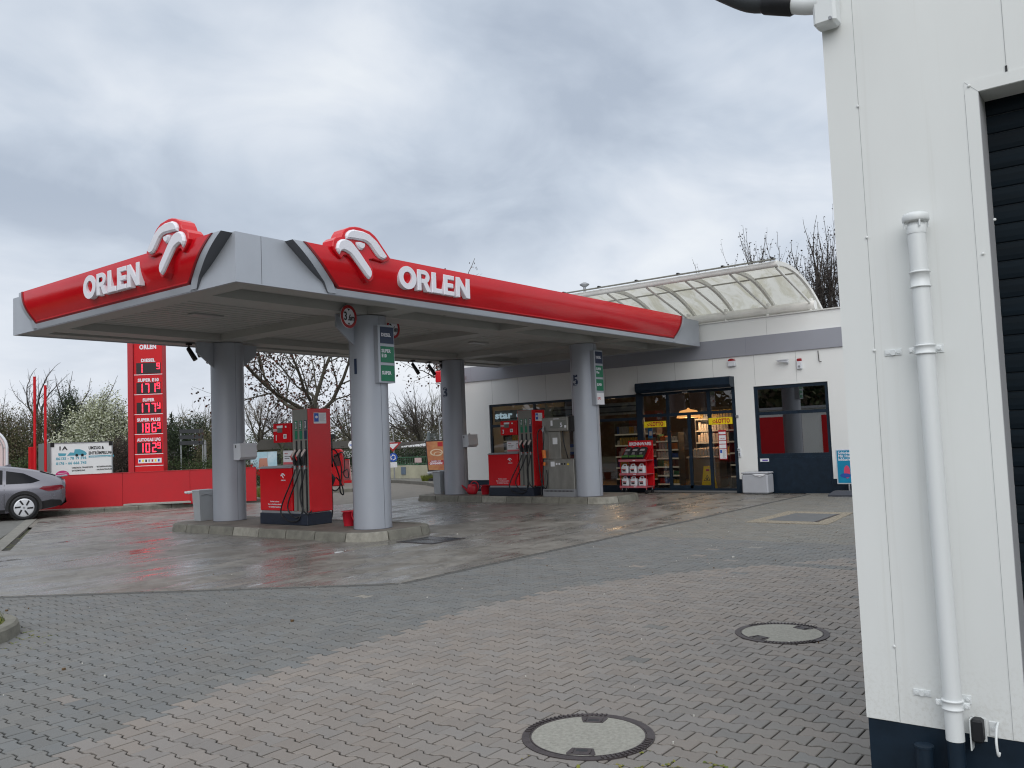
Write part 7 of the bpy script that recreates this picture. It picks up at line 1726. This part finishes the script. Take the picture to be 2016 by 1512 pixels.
# bushes: twig skeleton with many small leaves spread through the volume, clumped
def bush(name, label, cat, px, D_, blobs, n, size, mats_, seed, twigs=60, twigm=TWIG, group=None, asp=.55, kind=None):
    rng = random.Random(seed); c0 = at(px, 900, D_); c0.z = 0; o = thing(name, label, cat, tuple(c0), group)
    R_ = pf; Fd = Vector((CF.x, CF.y, 0)).normalized()
    mb = MB()
    for i in range(twigs):
        b = blobs[rng.randrange(len(blobs))]; base = c0+R_*(b[0]*.8+rng.gauss(0, b[2]*.25))+Fd*rng.gauss(0, b[3]*.25)
        tipv = c0+R_*(b[0]+rng.gauss(0, b[2]*.55))+Fd*rng.gauss(0, b[3]*.5)+Vector((0, 0, b[1]+b[4]*rng.uniform(.0, 1.12)))
        mid = base.lerp(tipv, .5)+Vector((rng.gauss(0, .1), rng.gauss(0, .1), .1)); mb.tube([base, mid, tipv], [.03, .018, .006], twigm, 4, False, False)
        for k in range(3): t = rng.uniform(.4, .95); q = mid.lerp(tipv, t); mb.tube([q, q+Vector((rng.gauss(0, .25), rng.gauss(0, .25), rng.uniform(.05, .4)))], [.010, .004], twigm, 3, False, False)
    mb.build('stems', o)
    mb = MB(); tot = sum(b[2]*b[4] for b in blobs)
    for b in blobs:
        nb = int(n*b[2]*b[4]/tot); clumps = []
        for i in range(max(6, nb//26)):
            while True:
                u, w, h = rng.uniform(-1, 1), rng.uniform(-1, 1), rng.uniform(-1, 1)
                if .25 < u*u+w*w+h*h < 1: break
            clumps.append((u, w, h, rng.uniform(.10, .24)))
        for i in range(nb):
            cu, cw, ch, cr = clumps[rng.randrange(len(clumps))]
            u, w, h = cu+rng.gauss(0, cr), cw+rng.gauss(0, cr), ch+rng.gauss(0, cr)
            q = c0+R_*(b[0]+u*b[2])+Fd*(w*b[3])+Vector((0, 0, b[1]+h*b[4]))
            if q.z < .05: q.z = rng.uniform(.05, .4)
            s = size*rng.uniform(.6, 1.3); a = Vector((rng.gauss(0, 1), rng.gauss(0, 1), rng.gauss(0, 1))).normalized(); e = a.orthogonal().normalized(); e.rotate(Matrix.Rotation(rng.uniform(0, 6.28), 3, a)); e *= asp
            m_ = mats_[int((len(mats_))*min(.999, max(0, rng.random())))]
            mb.add([q-a*s*.5, q+e*s*.5, q+a*s*.5, q-e*s*.5], [(0, 1, 2, 3)], m_)
    mb.build('foliage', o); return o
EV = [mat('evergreen_a', (.018, .032, .012), .8), mat('evergreen_b', (.030, .048, .016), .8), mat('evergreen_c', (.012, .022, .010), .85)]
OL = [mat('scrub_a', (.095, .095, .045), .9), mat('scrub_b', (.140, .120, .070), .9), mat('scrub_c', (.060, .070, .028), .9), mat('scrub_d', (.110, .082, .060), .9)]
BL = [mat('blossom_a', (.52, .55, .42), .8), mat('blossom_b', (.36, .39, .26), .8), mat('blossom_c', (.62, .63, .52), .8), mat('blossom_d', (.14, .15, .07), .8)]
HG = [mat('hedge_a', (.042, .075, .022), .85), mat('hedge_b', (.065, .100, .030), .85), mat('hedge_c', (.024, .042, .015), .85)]
RB = [mat('redbush_a', (.090, .055, .045), .9), mat('redbush_b', (.060, .045, .035), .9)]
# blob: (offset right, centre height, half width, half depth, half height)
bush('blossom_shrub', 'large shrub covered in greenish white blossom behind the white trailer', 'shrub', 180, 44, [(0, 2.3, 1.5, 1.2, 1.8), (.7, 3.1, 1.1, 1.0, 1.7), (-1.1, 1.7, .9, .9, 1.3), (1.5, 2.5, .8, .8, 1.6)], 27000, .115, BL, 61, 90, BARKD, asp=.5)
bush('shrub', 'brown-red leafless shrub between the blossom shrub and the price pylon', 'shrub', 240, 41, [(0, 1.2, .65, .6, 1.2)], 3000, .07, RB, 62, 160, TWIG, 'shrubs beyond the road')
bush('evergreen_tree', 'dark evergreen tree behind the blossom shrub', 'tree', 132, 50, [(0, 2.8, .95, .9, 2.4)], 10000, .11, EV, 63, 20)
bush('thicket', 'olive brown thicket at the left edge behind the arched sign', 'shrub', 30, 47, [(-2.4, 1.9, 1.6, 1.2, 2.2), (-.6, 2.1, 1.4, 1.2, 2.2), (.9, 2.1, 1.1, 1.0, 2.1)], 24000, .10, OL, 64, 260, TWIGG, 'shrubs beyond the road')
bush('shrub', 'dark green undergrowth below the olive thicket at the left edge', 'shrub', 40, 43, [(-1.6, .7, 1.6, .8, .9), (.2, .7, 1.4, .8, .8)], 9000, .10, HG, 65, 30, TWIG, 'shrubs beyond the road')
bush('evergreen_hedge', 'high dark evergreen hedge right of the price pylon', 'hedge', 366, 54, [(-.9, 1.9, 1.3, 1.0, 1.6), (.6, 2.2, 1.1, 1.0, 1.6), (1.7, 1.7, .7, .8, 1.2)], 16000, .11, EV, 66, 30)
bush('conifer', 'small pointed conifer top rising above the evergreen hedge', 'tree', 339, 58, [(0, 2.6, .35, .35, 1.0), (0, 3.7, .12, .12, .55)], 1500, .12, EV, 67, 6)
bush('shrub', 'low shrub with green tips right of the direction sign', 'shrub', 412, 52, [(0, 1.5, .8, .8, 1.5)], 4000, .09, OL, 68, 60, TWIGG, 'shrubs beyond the road')
bush('clipped_hedge', 'low clipped hedge above the right half of the red wall', 'hedge', 372, 33, [(-.6, .75, 1.1, .5, .62), (.9, .75, 1.0, .5, .62), (2.0, .7, .7, .5, .6)], 14000, .06, HG, 69, 20)
bush('clipped_hedge', 'low hedge behind the colourful banner left of the front pump', 'hedge', 545, 36, [(-1.2, .7, 1.1, .5, .75), (.3, .7, 1.1, .5, .75), (1.6, .7, 1.0, .5, .7)], 12000, .07, HG, 70, 20)
bush('evergreen_tree', 'dark green trees on the skyline left of the front pump', 'tree', 545, 66, [(-1.6, 1.7, 1.4, 1, 1.3), (.6, 1.8, 1.4, 1, 1.2), (2.4, 1.5, 1.3, 1, 1.2)], 11000, .12, HG, 71, 30)
bush('clipped_hedge', 'long dark clipped hedge behind the green railing', 'hedge', 810, 41, [(-3.2, .9, 1.0, .6, .55), (-1.6, .85, 1.3, .6, .58), (0, .85, 1.3, .6, .58), (1.6, .85, 1.3, .6, .58)], 20000, .07, [EV[0], EV[1], HG[2]], 72, 20)
bush('shrub', 'grey-green shrubs on the skyline between the columns numbered 1 and 3', 'shrub', 830, 60, [(-2.6, 1.3, 1.2, 1, 1.2), (-.6, 1.6, 1.5, 1, 1.5), (1.4, 1.5, 1.4, 1, 1.3)], 9000, .11, OL, 73, 120, TWIGG, 'shrubs beyond the road')
bush('shrub', 'grey-brown shrubs behind the red service column', 'shrub', 690, 62, [(-1.5, 1.3, 1.3, 1, 1.1), (.5, 1.5, 1.3, 1, 1.2)], 8000, .11, OL, 74, 90, TWIG, 'shrubs beyond the road')
# continuous far tree belt so that the horizon is closed
def belt(label, pts, n, seed, size=.32, hs=1.0):
    rng = random.Random(seed); mb = MB(); M4 = OL+EV[:2]
    for i in range(n):
        t = rng.random()*(len(pts)-1); k = int(t); p = Vector(pts[k]).lerp(Vector(pts[k+1]), t-k); hmax = 2.6+1.3*sin(t*9.1)+1.0*sin(t*23.7+1)+.6*sin(t*57)
        q = Vector((p.x+rng.gauss(0, 1.2), p.y+rng.gauss(0, 1.2), rng.random()**.8*max(1.2, hmax)*hs+rng.gauss(0, .15))); s = size*rng.uniform(.5, 1.2)
        a = Vector((rng.gauss(0, 1), rng.gauss(0, 1), rng.gauss(0, 1))).normalized(); e = a.orthogonal().normalized()*.5
        mb.add([q-a*s*.5, q+e*s*.5, q+a*s*.5, q-e*s*.5], [(0, 1, 2, 3)], M4[rng.randrange(6)])
    tag(mb.build('far_woodland'), label, 'woodland', kind='stuff')
belt('distant belt of brown and green scrub closing the horizon', [tuple(at(-700, 880, 75))[:2]+(0,), tuple(at(0, 880, 74))[:2]+(0,), tuple(at(600, 880, 78))[:2]+(0,), tuple(at(1100, 880, 84))[:2]+(0,), tuple(at(2300, 850, 80))[:2]+(0,)], 52000, 91)
belt('belt of green trees beyond the camera side of the station', [(20, 60, 0), (-10, 45, 0), (-28, 30, 0), (-32, 10, 0), (-25, -15, 0), (0, -30, 0)], 42000, 92, 1.0, 1.8)
# grass blades on the planting bed at the left edge
rng = random.Random(5); mb = MB(); GM = [mat('blade_a', (.16, .19, .03), .8), mat('blade_b', (.24, .22, .05), .8), mat('blade_c', (.09, .13, .02), .8)]
for i in range(9000):
    a = rng.uniform(0, 2*pi); r = sqrt(rng.random()); x_, y_ = 2.35+1.13*r*cos(a), 9.0+.93*r*sin(a); h = rng.uniform(.03, .13)*(1+.8*(noise_h := (sin(x_*7)+sin(y_*9))*.5 > .2)); t = rng.uniform(0, 6.28); lx, ly = cos(t)*h*.5, sin(t)*h*.5; w_ = .004
    mb.add([(x_-w_*sin(t), y_+w_*cos(t), .10), (x_+w_*sin(t), y_-w_*cos(t), .10), (x_+lx, y_+ly, .10+h)], [(0, 1, 2)], GM[rng.randrange(3)])
tag(mb.build('grass_tufts'), 'yellow-green grass growing in the kerbed planting bed', 'grass', kind='stuff')
# strip of rough grass below the banner and at the foot of the pale wall
rng = random.Random(6); mb = MB()
for i in range(9000):
    if i % 3: q = at(rng.uniform(486, 560), 0, rng.uniform(29.0, 33.5))
    else: q = at(rng.uniform(800, 860), 0, rng.uniform(34.6, 35.4))
    z_ = .1 if i % 3 == 0 else 0; h = rng.uniform(.08, .28); t = rng.uniform(0, 6.28); w_ = .012
    mb.add([(q.x-w_, q.y, z_), (q.x+w_, q.y, z_), (q.x+cos(t)*h*.4, q.y+sin(t)*h*.4, z_+h)], [(0, 1, 2)], GM[(i*7) % 3])
tag(mb.build('rough_grass'), 'rough green grass on the verges beyond the forecourt', 'grass', kind='stuff')
